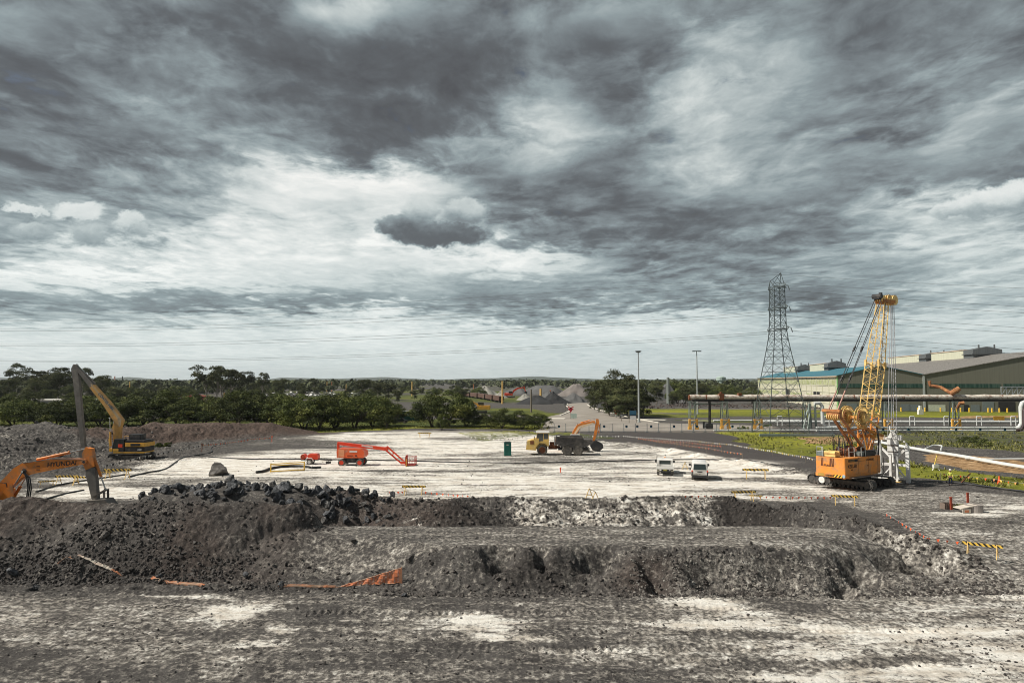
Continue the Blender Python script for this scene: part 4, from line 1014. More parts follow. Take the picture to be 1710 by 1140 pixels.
# ------------------------------------------------------------------ near excavator at the left edge
def near_excavator():
    b = G(-5, 857); root = empty('excavator', (b.x, 62.0, 0), 0, 'near orange excavator at the left edge, its arm reaching over the dark heap', 'excavator')
    bo = MB(); bo.beam([(.35, 1.45, .55), (1.2, 2.5, .95), (2.45, 3.75, 1.12), (3.1, 4.12, 1.18), (3.7, 4.22, 1.08), (5.7, 4.55, .92), (7.6, 4.72, .62), (8.45, 4.78, .42)], -.32, .32)
    for sx, sz in ((.35, 1.45), (8.45, 4.78)): bo.cyl((sx, -.4, sz), (sx, .4, sz), .25, n=14)
    o = bo.build('boom', OR_H, root); bm_fix(o)
    pn = MB(); pn.cyl((3.1, -.36, 3.95), (3.1, .36, 3.95), .22, n=14); pn.box(4.2, 4.5, -.335, .335, 4.33, 4.41); pn.box(4.2, 4.5, -.335, .335, 4.05, 4.13); pn.cyl((8.45, -.42, 4.78), (8.45, .42, 4.78), .12); pn.build('boom_pin', DARK, o)
    t1 = text('HYUNDAI', .56, Matrix.Translation((5.15, -.345, 4.32)) @ Matrix.Rotation(.085, 4, Vector((0, -1, 0))) @ Matrix.Rotation(R(90), 4, 'X'), BLK, o, xs=1.05, sh=.12)
    st = MB(); st.beam([(8.72, 6.0, .55), (8.62, 5.5, .9), (8.75, 4.7, 1.0), (8.95, 4.2, .85)], -.26, .26); o2 = st.build('stick', OR_H, root); bm_fix(o2)
    st2 = MB(); st2.beam([(8.95, 4.25, .86), (9.0, 3.6, .84), (9.2, 2.6, .66), (9.45, 1.35, .46)], -.25, .25); bm_fix(st2.build('stick_end', GREYST, root))
    ram(root, (1.35, .9), (3.1, 3.95), .13, -.48, OR_H, .5); ram(root, (1.35, .9), (3.1, 3.95), .13, .48, OR_H, .5)
    ram(root, (4.0, 4.95), (8.55, 5.95), .13, 0, OR_H, .62); ram(root, (9.15, 5.1), (10.25, 2.3), .12, 0, OR_H, .58)
    lk = MB(); lk.bar((9.3, -.3, 1.7), (10.3, -.3, 2.25), .14, .1); lk.bar((9.3, .3, 1.7), (10.3, .3, 2.25), .14, .1); lk.bar((10.3, -.3, 2.3), (10.35, -.3, 1.25), .16, .1); lk.bar((10.3, .3, 2.3), (10.35, .3, 1.25), .16, .1); lk.build('linkage', GREYST, root)
    bk = MB(); bk.prism([(9.0, 1.4), (10.6, 1.5), (11.1, .9), (10.9, .2), (10.2, -.2), (9.4, .1), (9.1, .8)], -.65, .65)
    for k in range(5): bk.prism([(9.35, .15), (9.6, .15), (9.2, -.35)], -.62+k*.29, -.48+k*.29)
    bm_fix(bk.build('bucket', GREYST, root))
    mb = MB(); mb.box(-3.4, 1.3, -1.5, 1.5, 1.1, 1.35); mb.box(-3.6, -.9, -1.45, 1.45, 1.35, 2.75, ch=.12); mb.box(-.9, 1.2, .35, 1.45, 1.35, 2.2, ch=.06); mb.prism([(-.1, 1.35), (1.5, 1.35), (.7, 2.3), (.3, 2.3)], -.55, -.38); mb.prism([(-.1, 1.35), (1.5, 1.35), (.7, 2.3), (.3, 2.3)], .2, .37); bm_fix(mb.build('house', OR_H, root))
    cw = MB(); cw.box(-4.2, -3.5, -1.45, 1.45, 1.2, 2.6, ch=.25); cw.build('counterweight', OR_H, root)
    cab(root, -.9, 1.0, -1.5, -.6, 1.35, 3.15, DARK)
    gr = MB(); gr.prism([(1.1, 1.0), (2.6, .5), (2.75, 1.6), (2.55, 3.0), (1.9, 2.4)], -1.0, -.94); bm_fix(gr.build('guard_plate', OR_H, root))
    hs = MB()
    for k, (dx_, rr_) in enumerate(((0, 0), (.14, .06), (.30, .1))):
        hs.tube([(3.15+dx_, -.5, 4.0-dx_), (3.55+dx_, -.62, 3.4), (3.72+dx_, -.62, 2.5), (3.6+dx_, -.62, 1.5), (3.1+dx_, -.6, 1.0)], .055, 6)
    hs.tube([(.3, -.4, 2.0), (.9, -.5, 3.0), (1.6, -.42, 2.9), (1.9, -.4, 1.9), (1.5, -.5, 1.2)], .04, 6); hs.tube([(-1.0, -1.5, 2.9), (-.2, -1.55, 3.25), (.7, -1.5, 3.0), (1.2, -1.3, 2.4)], .05, 6)
    hs.tube([(3.0, -.35, 4.68), (3.9, -.36, 4.80), (5.5, -.34, 5.05), (8.2, -.3, 5.0)], .035, 5)
    hs.build('hydraulic_hoses', HOSE, root, True)
    mr = MB(); mr.bar((1.0, -1.5, 2.2), (1.5, -1.75, 2.7), .04); mr.box(1.4, 1.5, -1.95, -1.6, 2.5, 2.95); mr.build('mirror', DARK, root)
    track(root, -2.6, 2.6, -1.7, -1.1, 1.0); track(root, -2.6, 2.6, 1.1, 1.7, 1.0)
near_excavator()

# ------------------------------------------------------------------ long reach excavator (built facing +X, turned round)
def long_reach():
    b = G(222, 766); root = empty('long_reach_excavator', (b.x, b.y, gz(b.x, b.y)), math.pi, 'black and yellow long reach excavator with tall folded boom beside the left spoil mound', 'excavator')
    bo = MB(); bo.beam([(2.3, 2.3, .6), (2.45, 3.6, .95), (2.55, 4.9, 1.25), (2.25, 5.8, 1.35), (3.1, 7.0, 1.15), (4.3, 8.6, 1.0), (6.6, 11.2, .75)], -.35, .35); o = bo.build('boom', YE_F, root); bm_fix(o)
    bt = MB(); bt.beam([(2.05, 5.0, .3), (2.0, 6.0, .5), (3.3, 7.75, .3), (6.7, 11.5, .18)], -.36, .36); bm_fix(bt.build('boom_top_plate', TAN, o))
    be = MB(); be.beam([(6.55, 11.15, .74), (8.2, 13.1, .62), (9.2, 14.1, .45)], -.3, .3); bm_fix(be.build('boom_extension', GREYST, root))
    st = MB(); st.beam([(9.35, 14.55, .5), (9.45, 13.9, .95), (9.15, 12.4, .88), (8.2, 5.5, .76), (7.6, 1.6, .58)], -.27, .27); bm_fix(st.build('stick', GREYST, root))
    bk = MB(); bk.prism([(7.9, 1.7), (7.2, 1.7), (6.7, 1.1), (6.9, .3), (7.6, .0), (8.1, .7)], -.55, .55); bm_fix(bk.build('bucket', GREYST, root))
    ram(root, (3.2, 2.0), (3.5, 6.3), .14, .5, YE_C, .5); ram(root, (3.2, 2.0), (3.5, 6.3), .14, -.5, YE_C, .5); ram(root, (6.2, 11.6), (9.2, 14.6), .10, 0, GREYST, .5)
    # root is turned by 180 degrees: the side seen from the camera is local +Y
    ang = math.atan2(10.55-6.55, 6.0-2.95)
    text('COATES HIRE', .60, Matrix.Translation((5.55, .362, 9.98)) @ Matrix.Rotation(math.pi, 4, 'Z') @ Matrix.Rotation(ang-.09, 4, 'Y') @ Matrix.Rotation(R(90), 4, 'X'), mat('blue_lettering', (.05, .10, .16), .5), o, xs=.95)
    mb = MB(); mb.box(-2.5, 2.2, -1.5, 1.5, 1.05, 1.25); mb.build('deck', YE_C, root)
    h1 = MB(); h1.box(-2.5, .5, -1.5, 1.5, 1.25, 2.0, ch=.08); h1.box(-2.45, .5, -1.45, 1.45, 2.6, 3.0, ch=.1); h1.build('engine_house', DARK, root)
    h2 = MB(); h2.box(-2.55, .45, -1.53, 1.53, 2.0, 2.6, ch=.05); h2.box(1.3, 2.9, .6, 1.5, 1.25, 1.75, ch=.06); h2.box(1.0, 2.4, -1.5, -.6, 1.25, 2.4, ch=.06); h2.build('side_panel', YE_C, root)
    lv = MB(); lv.box(-1.9, -.4, 1.53, 1.56, 2.12, 2.48)
    for k in range(5): lv.box(-1.85+k*.3, -1.65+k*.3, 1.56, 1.58, 2.15, 2.45)
    lv.build('louvre', DARK, root)
    text('350', .42, Matrix.Translation((-1.45, 1.515, 1.45)) @ Matrix.Rotation(math.pi, 4, 'Z') @ Matrix.Rotation(R(90), 4, 'X'), WHITE, root)
    tp = MB(); tp.box(-1.5, .3, -.8, .8, 3.0, 3.85, ch=.06); tp.box(-1.4, .2, -.83, .83, 3.1, 3.7); tp.build('exhaust_box', DARK, root)
    cab(root, .7, 2.35, .55, 1.5, 1.3, 3.1, DARK)
    rc = MB(); rc.box(.85, 1.5, 1.49, 1.52, 1.9, 2.4); rc.build('cab_sticker', RED, root)
    rl = MB(); rl.tube([(.6, -1.4, 2.5), (.6, -1.4, 3.4), (2.2, -1.4, 3.4), (2.2, -1.4, 2.4)], .03, 5); rl.tube([(2.8, 1.2, 1.3), (3.0, 1.3, 2.6), (3.1, 1.2, 3.2)], .05, 5); rl.build('handrail', YE_C, root)
    track(root, -2.6, 2.9, .95, 1.75, .95); track(root, -2.6, 2.9, -1.75, -.95, .95)
    cr = MB(); cr.box(-1.2, 1.2, -1, 1, .45, 1.05); cr.build('undercarriage', DARK, root)
long_reach()

# ------------------------------------------------------------------ articulated dump truck facing left
def dumper():
    b = G(930, 758.5); root = empty('dump_truck', (b.x, b.y, 0), math.pi-.05, 'dusty articulated dump truck with yellow cab and dark skip, facing left', 'dump truck')
    W = 1.3
    hd = MB()
    for (x0, x1, z0, z1) in ((3.0, 4.75, 1.15, 2.45),): hd.prism([(2.9, 1.0), (4.9, 1.0), (5.0, 1.35), (4.85, 2.25), (3.3, 2.7), (2.9, 2.7)], -W*.92, W*.92)
    hd.prism([(1.3, 1.45), (3.3, 1.45), (3.3, 2.2), (1.3, 2.3)], -W*.9, W*.9); hd.prism([(3.3, 1.0), (3.45, .75), (5.05, .85), (5.0, 1.2), (3.3, 1.2)], -W*.95, W*.95)
    o = hd.build('bonnet', YE_D, root); bm_fix(o)
    gq = MB(); gq.box(3.75, 4.35, W*.92, W*.94, 1.75, 2.3); gq.box(4.9, 4.96, -.7, .7, 1.3, 2.1); gq.build('grille', RUST, o)
    fn = MB()
    for sy in (-1, 1):
        for k in range(9):
            a0 = math.pi*.02+k*math.pi*.98/9; a1 = a0+math.pi*.98/9
            p0 = (2.4+math.cos(a0)*1.05, .82+math.sin(a0)*1.05); p1 = (2.4+math.cos(a1)*1.05, .82+math.sin(a1)*1.05)
            fn.prism([p0, p1, (p1[0], p1[1]+.07), (p0[0], p0[1]+.07)], sy*W-.25, sy*W+.25)
        bm_fix(fn.build('mudguard', DARK, root)); fn = MB()
    cab(root, 1.35, 3.35, -.95, 1.15, 1.9, 3.5, YE_D, .12)
    rf = MB(); rf.box(1.2, 3.45, -1.1, 1.25, 3.57, 3.72, ch=.05); rf.build('cab_roof', WHITE, root)
    mi = MB(); mi.bar((3.3, 1.2, 2.7), (3.7, 1.55, 2.9), .04); mi.box(3.62, 3.74, 1.45, 1.75, 2.6, 3.1); mi.build('mirror', DARK, root)
    hi = MB(); hi.box(.0, 1.4, -.6, .6, .9, 1.5); hi.box(-.5, .3, -.35, .35, 1.0, 1.4); hi.cyl((.6, -.9, 1.2), (.6, .9, 1.2), .22); hi.box(.2, 1.2, .4, .8, 1.3, 2.1); hi.cyl((.3, .95, 1.3), (.9, .95, 1.9), .12); hi.build('hitch', RUST, root)
    ex = MB(); ex.cyl((.35, .85, 1.6), (.35, .85, 3.05), .11); ex.cyl((.35, .85, 3.0), (-.35, .85, 3.05), .06); ex.box(-.5, .7, .5, 1.0, 2.95, 3.05); ex.build('exhaust', WHITE, root)
    sk = MB(); prof = [(.15, 1.75), (.15, 2.95), (-4.2, 2.85), (-4.5, 2.3), (-6.0, 2.25), (-5.5, 1.75), (-4.0, 1.25), (-1.1, 1.2)]
    sk.prism(prof, W*.95, W*1.05); sk.prism(prof, -W*1.05, -W*.95); sk.prism([(.1, 1.7), (.1, 3.15), (.2, 3.15), (.2, 1.7)], -W, W); sk.prism([(.1, 1.7), (-1.1, 1.22), (-4.0, 1.27), (-5.4, 1.75), (-5.4, 1.85), (-4.0, 1.4), (-1.1, 1.35), (.1, 1.85)], -W, W)
    sk.bar((.1, W*1.08, 2.95), (-4.2, W*1.08, 2.85), .16); sk.bar((.1, -W*1.08, 2.95), (-4.2, -W*1.08, 2.85), .16)
    for k in range(6): sk.bar((-.4-k*.7, W*1.08, 1.7), (-.4-k*.7, W*1.08, 2.9), .08)
    sk.bar((-.9, W*1.1, 1.55), (-2.9, W*1.1, 2.15), .10)
    bm_fix(sk.build('skip', mat('skip_steel', (.085, .078, .075), .6, var=.35, dirt=(.20, .18, .16), dirt_amt=.25), root))
    ld = MB(); ld.box(-4.1, -.1, -W*.9, W*.9, 2.2, 2.72); ld.build('load', mat('dirt_load', (.09, .08, .075), .95, var=.4, bump=.1), root)
    ch = MB(); ch.box(-5.0, -.2, -.5, .5, .75, 1.2); ch.build('chassis', DARK, root)
    for xw in (2.4, -1.67, -3.38):
        for sy in (1, -1): wheel(root, (xw, sy*1.12, .84), .84, .55, RUST if xw > 0 else GREYST)
    li = MB()
    for sy in (-.85, .85): li.cyl((5.0, sy, 1.5), (5.05, sy, 1.5), .12)
    li.build('headlight', WHITE, root)
dumper()

# ------------------------------------------------------------------ orange and white excavator behind the dumper
def orange_excavator():
    Y = 117.5; b = G(960, 752); root = empty('excavator', ((960-855)/1140*Y, Y, 0), -.06, 'orange excavator with white streaked boom loading behind the dump truck', 'excavator')
    bo = MB(); bo.beam([(-.6, 2.0, .5), (-.1, 3.2, .8), (.6, 4.25, .85), (1.3, 4.5, .75), (3.35, 5.05, .42)], -.27, .27); o = bo.build('boom', OR_H, root); bm_fix(o)
    bw = MB(); bw.beam([(-.1, 3.0, .25), (.65, 4.1, .4), (1.4, 4.35, .42), (3.1, 4.85, .2)], -.285, .285); bm_fix(bw.build('boom_panel', mat('boom_cream', (.8, .62, .42), .5), o))
    st = MB(); st.beam([(3.75, 5.55, .4), (3.8, 4.9, .62), (3.5, 3.4, .5), (3.1, 1.75, .35)], -.2, .2); bm_fix(st.build('stick', OR_H, root))
    ram(root, (.9, 4.9), (3.6, 5.6), .09, 0, OR_H, .55); ram(root, (4.15, 4.6), (3.9, 2.3), .09, 0, OR_H, .6)
    ram(root, (.3, 1.6), (1.0, 4.2), .1, -.4, OR_H, .5)
    bk = MB(); bk.prism([(2.8, 1.8), (3.6, 1.9), (4.6, 1.35), (4.75, .75), (4.1, .15), (2.9, .25), (2.5, .95)], -.75, .75); bm_fix(bk.build('bucket', DARK, root))
    mb = MB(); mb.box(-3.0, -.9, -1.4, 1.4, 1.1, 2.4, ch=.15); mb.box(-1, .9, .3, 1.4, 1.1, 1.9, ch=.08); mb.build('house', OR_H, root)
    cw = MB(); cw.box(-3.5, -3.0, -1.4, 1.4, 1.2, 2.2, ch=.2); cw.build('counterweight', OR_H, root)
    cab(root, -.8, .9, -1.4, -.5, 1.2, 2.9, WHITE)
    track(root, -2.4, 2.4, -1.6, -1.0, .9); track(root, -2.4, 2.4, 1.0, 1.6, .9)
orange_excavator()

# ------------------------------------------------------------------ boom lift
def boom_lift():
    b = G(589, 776.5); root = empty('boom_lift', (b.x, b.y, 0), -.03, 'red orange boom lift parked with its basket lowered onto the white sand', 'boom lift')
    for xw in (-1.3, 1.28):
        for sy in (-1.05, 1.05): wheel(root, (xw, sy, .5), .5, .38, RED)
    ch = MB(); ch.box(-1.5, 1.5, -.75, .75, .4, .95, ch=.06); ch.box(-.6, .6, -.9, .9, .6, 1.1); ch.cyl((0, 0, .9), (0, 0, 1.2), .6, n=18); ch.build('chassis', DARK, root)
    tt = MB(); tt.prism([(-2.0, 1.15), (1.75, 1.15), (2.0, 1.5), (1.9, 2.05), (1.35, 2.42), (-1.85, 2.45), (-2.05, 2.1)], -1.1, 1.1); o = tt.build('turntable_cover', REDO, root); bm_fix(o)
    pd = MB(); pd.box(-1.75, -.95, -1.13, -1.1, 1.3, 2.3); pd.build('cover_panel', mat('pale_orange', (.85, .35, .18), .5), o)
    lx = MB(); lx.box(-.2, .9, -1.125, -1.1, 1.95, 2.15); lx.build('lettering', WHITE, o); lx = MB(); lx.box(-.5, .3, -1.125, -1.1, 1.42, 1.52); lx.box(.6, .9, -1.125, -1.1, 1.40, 1.55); lx.build('lettering', BLK, o)
    m = MB(); m.box(-2.25, -1.98, -.3, .3, 1.5, 3.15, ch=.05); m.beam([(-2.2, 3.12, .42), (-1.2, 3.02, .42), (4.6, 2.35, .42)], -.24, .24); bm_fix(m.build('main_boom', RED, root))
    wl = MB(); wl.beam([(1.3, 2.82, .2), (2.9, 2.58, .2)], -.255, -.242); bm_fix(wl.build('lettering', WHITE, root))
    cr = MB(); cr.box(4.4, 5.1, -.3, .3, 2.1, 2.6, ch=.08); cr.beam([(4.9, 2.7, .22), (5.1, 2.55, .22), (7.35, .65, .2)], -.22, -.06); cr.beam([(4.6, 2.25, .2), (6.9, .35, .2)], .02, .2); cr.bar((5.9, -.1, 1.95), (5.7, .1, 1.4), .12); cr.box(6.9, 7.9, -.15, .15, .2, .55); bm_fix(cr.build('jib', RED, root))
    bs = MB(); bs.box(7.6, 9.1, -.95, .95, .12, .2)
    for z_ in (.75, 1.25):
        for a, c in (((7.7, -.9), (9.0, -.9)), ((9.0, -.9), (9.0, .9)), ((9.0, .9), (7.7, .9)), ((7.7, .9), (7.7, -.9))): bs.bar((a[0], a[1], z_), (c[0], c[1], z_), .06)
    for a in ((7.7, -.9), (8.35, -.9), (9.0, -.9), (9.0, 0), (9.0, .9), (8.35, .9), (7.7, .9)): bs.bar((a[0], a[1], .15), (a[0], a[1], 1.25), .06)
    bs.box(7.65, 7.85, -.4, .4, .2, 1.45); bs.build('basket', mat('lift_dark_red', (.45, .05, .03), .5), root)
    yl = MB(); yl.box(7.82, 7.9, -1.02, -.94, -.05, 1.0); yl.build('prop_stand', YEL, root)
boom_lift()

# ------------------------------------------------------------------ towable compressor
def compressor():
    b = G(519, 774.5); root = empty('towable_compressor', (b.x, b.y, 0), 0, 'small red towable compressor on one axle left of the boom lift', 'compressor')
    t_ = MB(); t_.prism([(-.3, .75), (1.15, .75), (1.15, 1.3), (1.0, 1.5), (-.15, 1.5), (-.3, 1.3)], -.6, .6); bm_fix(t_.build('housing', RED, root))
    s_ = MB(); s_.cyl((-1.0, -.6, 1.1), (-1.0, .6, 1.1), .35, n=18); s_.build('hose_reel', RED, root)
    s_ = MB(); s_.ring((-1.0, -.62, 1.1), (0, 1, 0), .16, .26, .04, 16); s_.build('reel_ring', RUST, root)
    f = MB(); f.box(-1.3, 1.2, -.5, .5, .6, .74); f.bar((1.2, 0, .65), (3.1, 0, .5), .1); f.bar((2.6, 0, .55), (2.6, 0, .05), .08); f.box(2.2, 2.9, -.15, .15, .1, .4); f.build('drawbar', DARK, root)
    mg = MB()
    for sy in (-.78, .78):
        for p0, p1 in (((-.65, .45), (-.35, .92)), ((-.35, .92), (.35, .92)), ((.35, .92), (.7, .45))): mg.beam([(p0[0], p0[1], .07), (p1[0], p1[1], .07)], sy-.16, sy+.16)
        bm_fix(mg.build('mudguard', WHITE, root)); mg = MB()
    for sy in (-.78, .78): wheel(root, (0, sy, .38), .38, .24, WHITE, 18, lug=False)
compressor()

# ------------------------------------------------------------------ white ute and van seen from behind (local +X = forward)
def van():
    b = G(1168, 802); root = empty('van', (b.x, b.y-.2, 0), R(76), 'white delivery van seen from behind, right of the white ute', 'van'); root.scale = (1.08, 1.12, 1.1)
    L0, L1, W = -.1, 4.6, .86
    secs = [(-.12, .42, 1.2, .82), (-.10, .5, 1.55, .84), (.03, .35, 1.92, .82), (.35, .32, 1.98, .82), (3.2, .32, 1.98, .82), (3.8, .32, 1.75, .82), (4.4, .35, 1.15, .82), (4.68, .42, .8, .78)]
    vs = []; fs = []; cs = [(-1, 0), (-1, .45), (-.97, .62), (-.86, .95), (-.7, 1), (.7, 1), (.86, .95), (.97, .62), (1, .45), (1, 0)]
    for (x_, z0, z1, w) in secs:
        for a, h in cs: vs.append((x_, a*w*1.04, z0+(z1-z0)*h))
    k = len(cs)
    for i in range(len(secs)-1):
        for j in range(k): fs.append((i*k+j, i*k+(j+1) % k, (i+1)*k+(j+1) % k, (i+1)*k+j))
    fs += [tuple(range(k)), tuple(range((len(secs)-1)*k, len(secs)*k))]
    m = MB(); m.add(vs, fs); o = m.build('body', WHITE, root, True); bm_fix(o)
    g = MB(); g.add([(-.10, -.66, 1.22), (-.10, .66, 1.22), (.06, .60, 1.82), (.06, -.60, 1.82), (-.20, -.66, 1.22), (-.20, .66, 1.22), (-.10, .60, 1.82), (-.10, -.60, 1.82)], [(4, 5, 6, 7), (0, 1, 5, 4), (1, 2, 6, 5), (2, 3, 7, 6), (3, 0, 4, 7)]); g.build('rear_window', GLASS, o)
    s = MB()
    for sy in (-1, 1):
        for (a, c) in ((.5, 1.5), (1.6, 2.6), (2.75, 3.5)): s.box(a, c, sy*.862-.004, sy*.862+.004, 1.25, 1.68)
    s.add([(3.85, -.7, 1.72), (3.85, .7, 1.72), (4.43, .72, 1.18), (4.43, -.72, 1.18)], [(0, 1, 2, 3)], Matrix.Translation((.03, 0, .03))); s.build('side_window', GLASS, o)
    bp = MB(); bp.box(-.22, .02, -.84, .84, .34, .56, ch=.05); bp.build('bumper', DARK, root)
    for sy in (-.80, .80):
        l = MB(); l.box(-.16, -.10, sy-.07, sy+.07, .98, 1.14); l.build('tail_light', RED, root); l = MB(); l.box(-.16, -.09, sy-.07, sy+.07, .56, .97); l.build('lamp_housing', DARK, root)
    pl2 = MB(); pl2.box(-.165, -.11, -.26, .26, .93, 1.02); pl2.box(-.16, -.11, -.06, .06, .68, .72); pl2.build('number_plate', DARK, root)
    text('BXK 42D', .07, Matrix.Translation((-.168, .2, .95)) @ Matrix.Rotation(R(-90), 4, 'Z') @ Matrix.Rotation(R(90), 4, 'X'), YEL, root, name='number_plate_text', ext=.001) if False else None
    for sy in (-1, 1): q = MB(); q.box(3.6, 3.75, sy*1.0-.12, sy*1.0+.12, 1.2, 1.45); q.build('mirror', DARK, root)
    for xw in (.75, 3.7):
        for sy in (-.76, .76): wheel(root, (xw, sy, .33), .33, .22, GREYST, 18, lug=False)
    wl = MB(); wl.cyl((.3, .2, 1.99), (3, .2, 1.99), .012, n=4); wl.cyl((.3, -.2, 1.99), (3, -.2, 1.99), .012, n=4); wl.build('roof_rib', WHITE, root)
van()
def ute():
    b = G(1111, 795); root = empty('ute', (b.x, b.y, 0), R(78), 'white tray back ute seen from behind, left of the white van', 'ute'); root.scale = (1.1, 1.15, 1.12)
    W = .84
    c = MB(); c.prism([(2.05, .45), (5.1, .45), (5.1, .85), (4.3, 1.0), (3.75, 1.62), (3.4, 1.72), (2.25, 1.72), (2.1, 1.6)], -W, W); o = c.build('cab', WHITE, root); bm_fix(o)
    g = MB(); g.box(2.07, 2.12, -.62, .62, 1.12, 1.55); g.box(2.35, 3.3, -W-.008, W+.008, 1.12, 1.52); g.build('window', GLASS, o)
    tr = MB(); tr.box(-.15, 1.95, -.95, .95, .78, .86); tr.box(-.19, -.13, -.95, .95, .86, 1.14); tr.box(-.13, 1.95, -.95, -.90, .86, 1.14); tr.box(-.13, 1.95, .90, .95, .86, 1.14); tr.box(-.12, 1.93, -.89, .89, .87, .90); tr.build('tray', WHITE, root)
    hb = MB()
    for sy in (-.85, .85): hb.bar((1.95, sy, .86), (1.95, sy, 1.85), .05)
    hb.bar((1.95, -.87, 1.85), (1.95, .87, 1.85), .06); hb.build('ladder_rack', WHITE, root)
    ch = MB(); ch.box(-.1, 5.0, -.4, .4, .42, .70); ch.box(-.12, .0, -.9, .9, .5, .62); ch.build('chassis', DARK, root)
    for sy in (-.76, .76):
        l = MB(); l.box(-.16, -.12, sy-.13, sy+.13, .56, .68); l.build('tail_light', mat('dull_lens', (.35, .33, .25), .4), root); f = MB(); f.box(.2, .24, sy-.14, sy+.14, .2, .6); f.build('mud_flap', DARK, root)
    p = MB(); p.box(-.14, -.10, -.2, .2, .64, .75); p.build('number_plate', mat('plate_yellow', (.55, .5, .12), .5), root)
    bc = MB(); bc.cyl((2.9, 0, 1.72), (2.9, 0, 1.87), .09); bc.build('beacon', AMBER, root)
    for sy in (-1, 1): q = MB(); q.box(3.5, 3.62, sy*1.02-.1, sy*1.02+.1, 1.15, 1.4); q.build('mirror', DARK, root)
    sn = MB(); sn.cyl((3.6, .88, 1.0), (3.4, .88, 1.85), .035, n=6); sn.build('aerial', DARK, root)
    for xw in (.9, 4.2):
        for sy in (-.74, .74): wheel(root, (xw, sy, .36), .36, .24, GREYST, 18, lug=False)
ute()
# ------------------------------------------------------------------ crawler crane
def lattice(mb, secs, r=.05, bays=None, rb=.028, faces=(0, 1, 2, 3)):
    """secs: list of 4-corner rings (Vectors); chords along corners and zigzag lacing"""
    for k in range(4):
        mb.tube([s[k] for s in secs], r, 5)
    for i in range(len(secs)-1):
        a, b = secs[i], secs[i+1]
        for k in faces:
            j = (k+1) % 4
            if i % 2: mb.cyl(a[k], b[j], rb, n=4, cap=False)
            else: mb.cyl(a[j], b[k], rb, n=4, cap=False)
            mb.cyl(b[k], b[j], rb, n=4, cap=False)
def crane():
    root = empty('crawler_crane', (39.0, 78.8, 0), math.atan2(.53, .85), 'big orange crawler crane with yellow lattice boom holding the white grab', 'crane')
    W = 1.75
    # rotating body: local X forward, Y left, Z up
    bd = MB(); bd.box(-4.3, 2.6, -W, W, 1.72, 3.55, ch=.04); bd.box(-4.36, -4.2, -W-.04, W+.04, 1.35, 1.78, ch=.03); bd.prism([(-4.3, 1.72), (-4.3, 1.4), (-3.4, 1.3), (2.4, 1.55), (2.6, 1.72)], -W, W); o = bd.build('machine_house', OR_L, root); bm_fix(o)
    gr = MB()
    gr.box(-4.33, -4.29, -.45, 1.1, 2.55, 3.45); gr.build('rear_opening', RUST, o)
    gs = MB()
    for k in range(5): gs.bar((-4.35, -.35+k*.34, 3.45), (-4.35, -.25+k*.34, 2.6), .07)
    gs.box(-4.38, -4.33, .05, .75, 2.75, 3.45); gs.build('rear_hose_guard', OR_L, o)
    hz_ = MB(); hz_.box(-4.40, -4.365, -W+.25, -W+1.3, 1.42, 1.72); hz_.build('hazard_band', HAZ, o); hz_ = MB(); hz_.box(-4.40, -4.365, .7, 1.45, 1.42, 1.72); hz_.build('rear_plate', mat('old_gold', (.45, .28, .06), .6), o)
    hl = MB(); hl.cyl((-4.40, -W+.12, 1.62), (-4.34, -W+.12, 1.62), .18, n=14); hl.build('corner_lamp', mat('lamp_lens', (.35, .50, .58), .25), o)
    FR = Matrix.Rotation(R(90), 4, 'X')                                   # text on the right side (-Y) reads along +X
    pl1 = MB(); pl1.box(-3.65, -1.9, -W-.02, -W-.003, 3.12, 3.38); p_o = pl1.build('name_plate', BLK, o)
    text('LIEBHERR', .24, Matrix.Translation((-3.55, -W-.03, 3.16)) @ FR, mat('plate_silver', (.35, .22, .08), .5), p_o)
    text('KELLER', .52, Matrix.Translation((-3.8, -W-.015, 2.48)) @ FR, BLK, o, xs=1.02); text('407', .22, Matrix.Translation((-3.2, -W-.015, 2.18)) @ FR, BLK, o)
    text('HS 895HD', .33, Matrix.Translation((-.35, -W-.015, 3.08)) @ FR, BLK, o, xs=1.1); text('LIEBHERR', .26, Matrix.Translation((-4.405, .55, 1.47)) @ Matrix.Rotation(R(-90), 4, 'Z') @ FR, BLK, o, xs=.95)
    sm = MB()
    for x_ in (-1.75, .15, 2.0): sm.box(x_, x_+.025, -W-.012, -W+.01, 1.75, 3.5)
    sm.box(-2.0, -.5, -W-.014, -W+.01, 3.12, 3.15); sm.box(-.05, .1, -W-.03, -W, 2.5, 2.62); sm.build('door_seam', RUST, o)
    # deck clutter
    dk = MB(); dk.box(-.3, 2.0, -1.65, -.7, 3.55, 4.15, ch=.12); dk.build('air_filter_box', DARK, root); dk = MB(); dk.box(-1.0, -.3, -1.6, -.8, 3.55, 4.1, ch=.08); dk.box(-4.2, -3.4, .9, 1.7, 3.55, 4.1, ch=.05); dk.build('grey_box', mat('deck_grey', (.16, .19, .18), .6), root)
    cwl = MB()
    for k in range(4): cwl.box(-4.1+.25*k, -3.9+.25*k, -.5, .8, 3.6, 4.1+.1*(k % 2))
    cwl.cyl((-4.0, -.5, 4.0), (-4.0, .8, 4.0), .2); cwl.build('rear_winch', YE_B, root)
    rl = MB()
    for (x0, y0, x1, y1) in ((-4.2, 1.7, -3.2, 1.7), (-4.2, 1.7, -4.2, .9), (-1.0, -1.65, -.2, -1.65), (-2.6, -1.2, -1.6, -1.2), (-2.4, .2, -1.5, .2)):
        for z_ in (4.1, 4.6): rl.bar((x0, y0, z_), (x1, y1, z_), .045)
        rl.bar((x0, y0, 3.55), (x0, y0, 4.6), .05); rl.bar((x1, y1, 3.55), (x1, y1, 4.6), .05)
    rl.build('handrail', mat('rail_pale', (.55, .56, .54), .5), root)
    wn = MB()
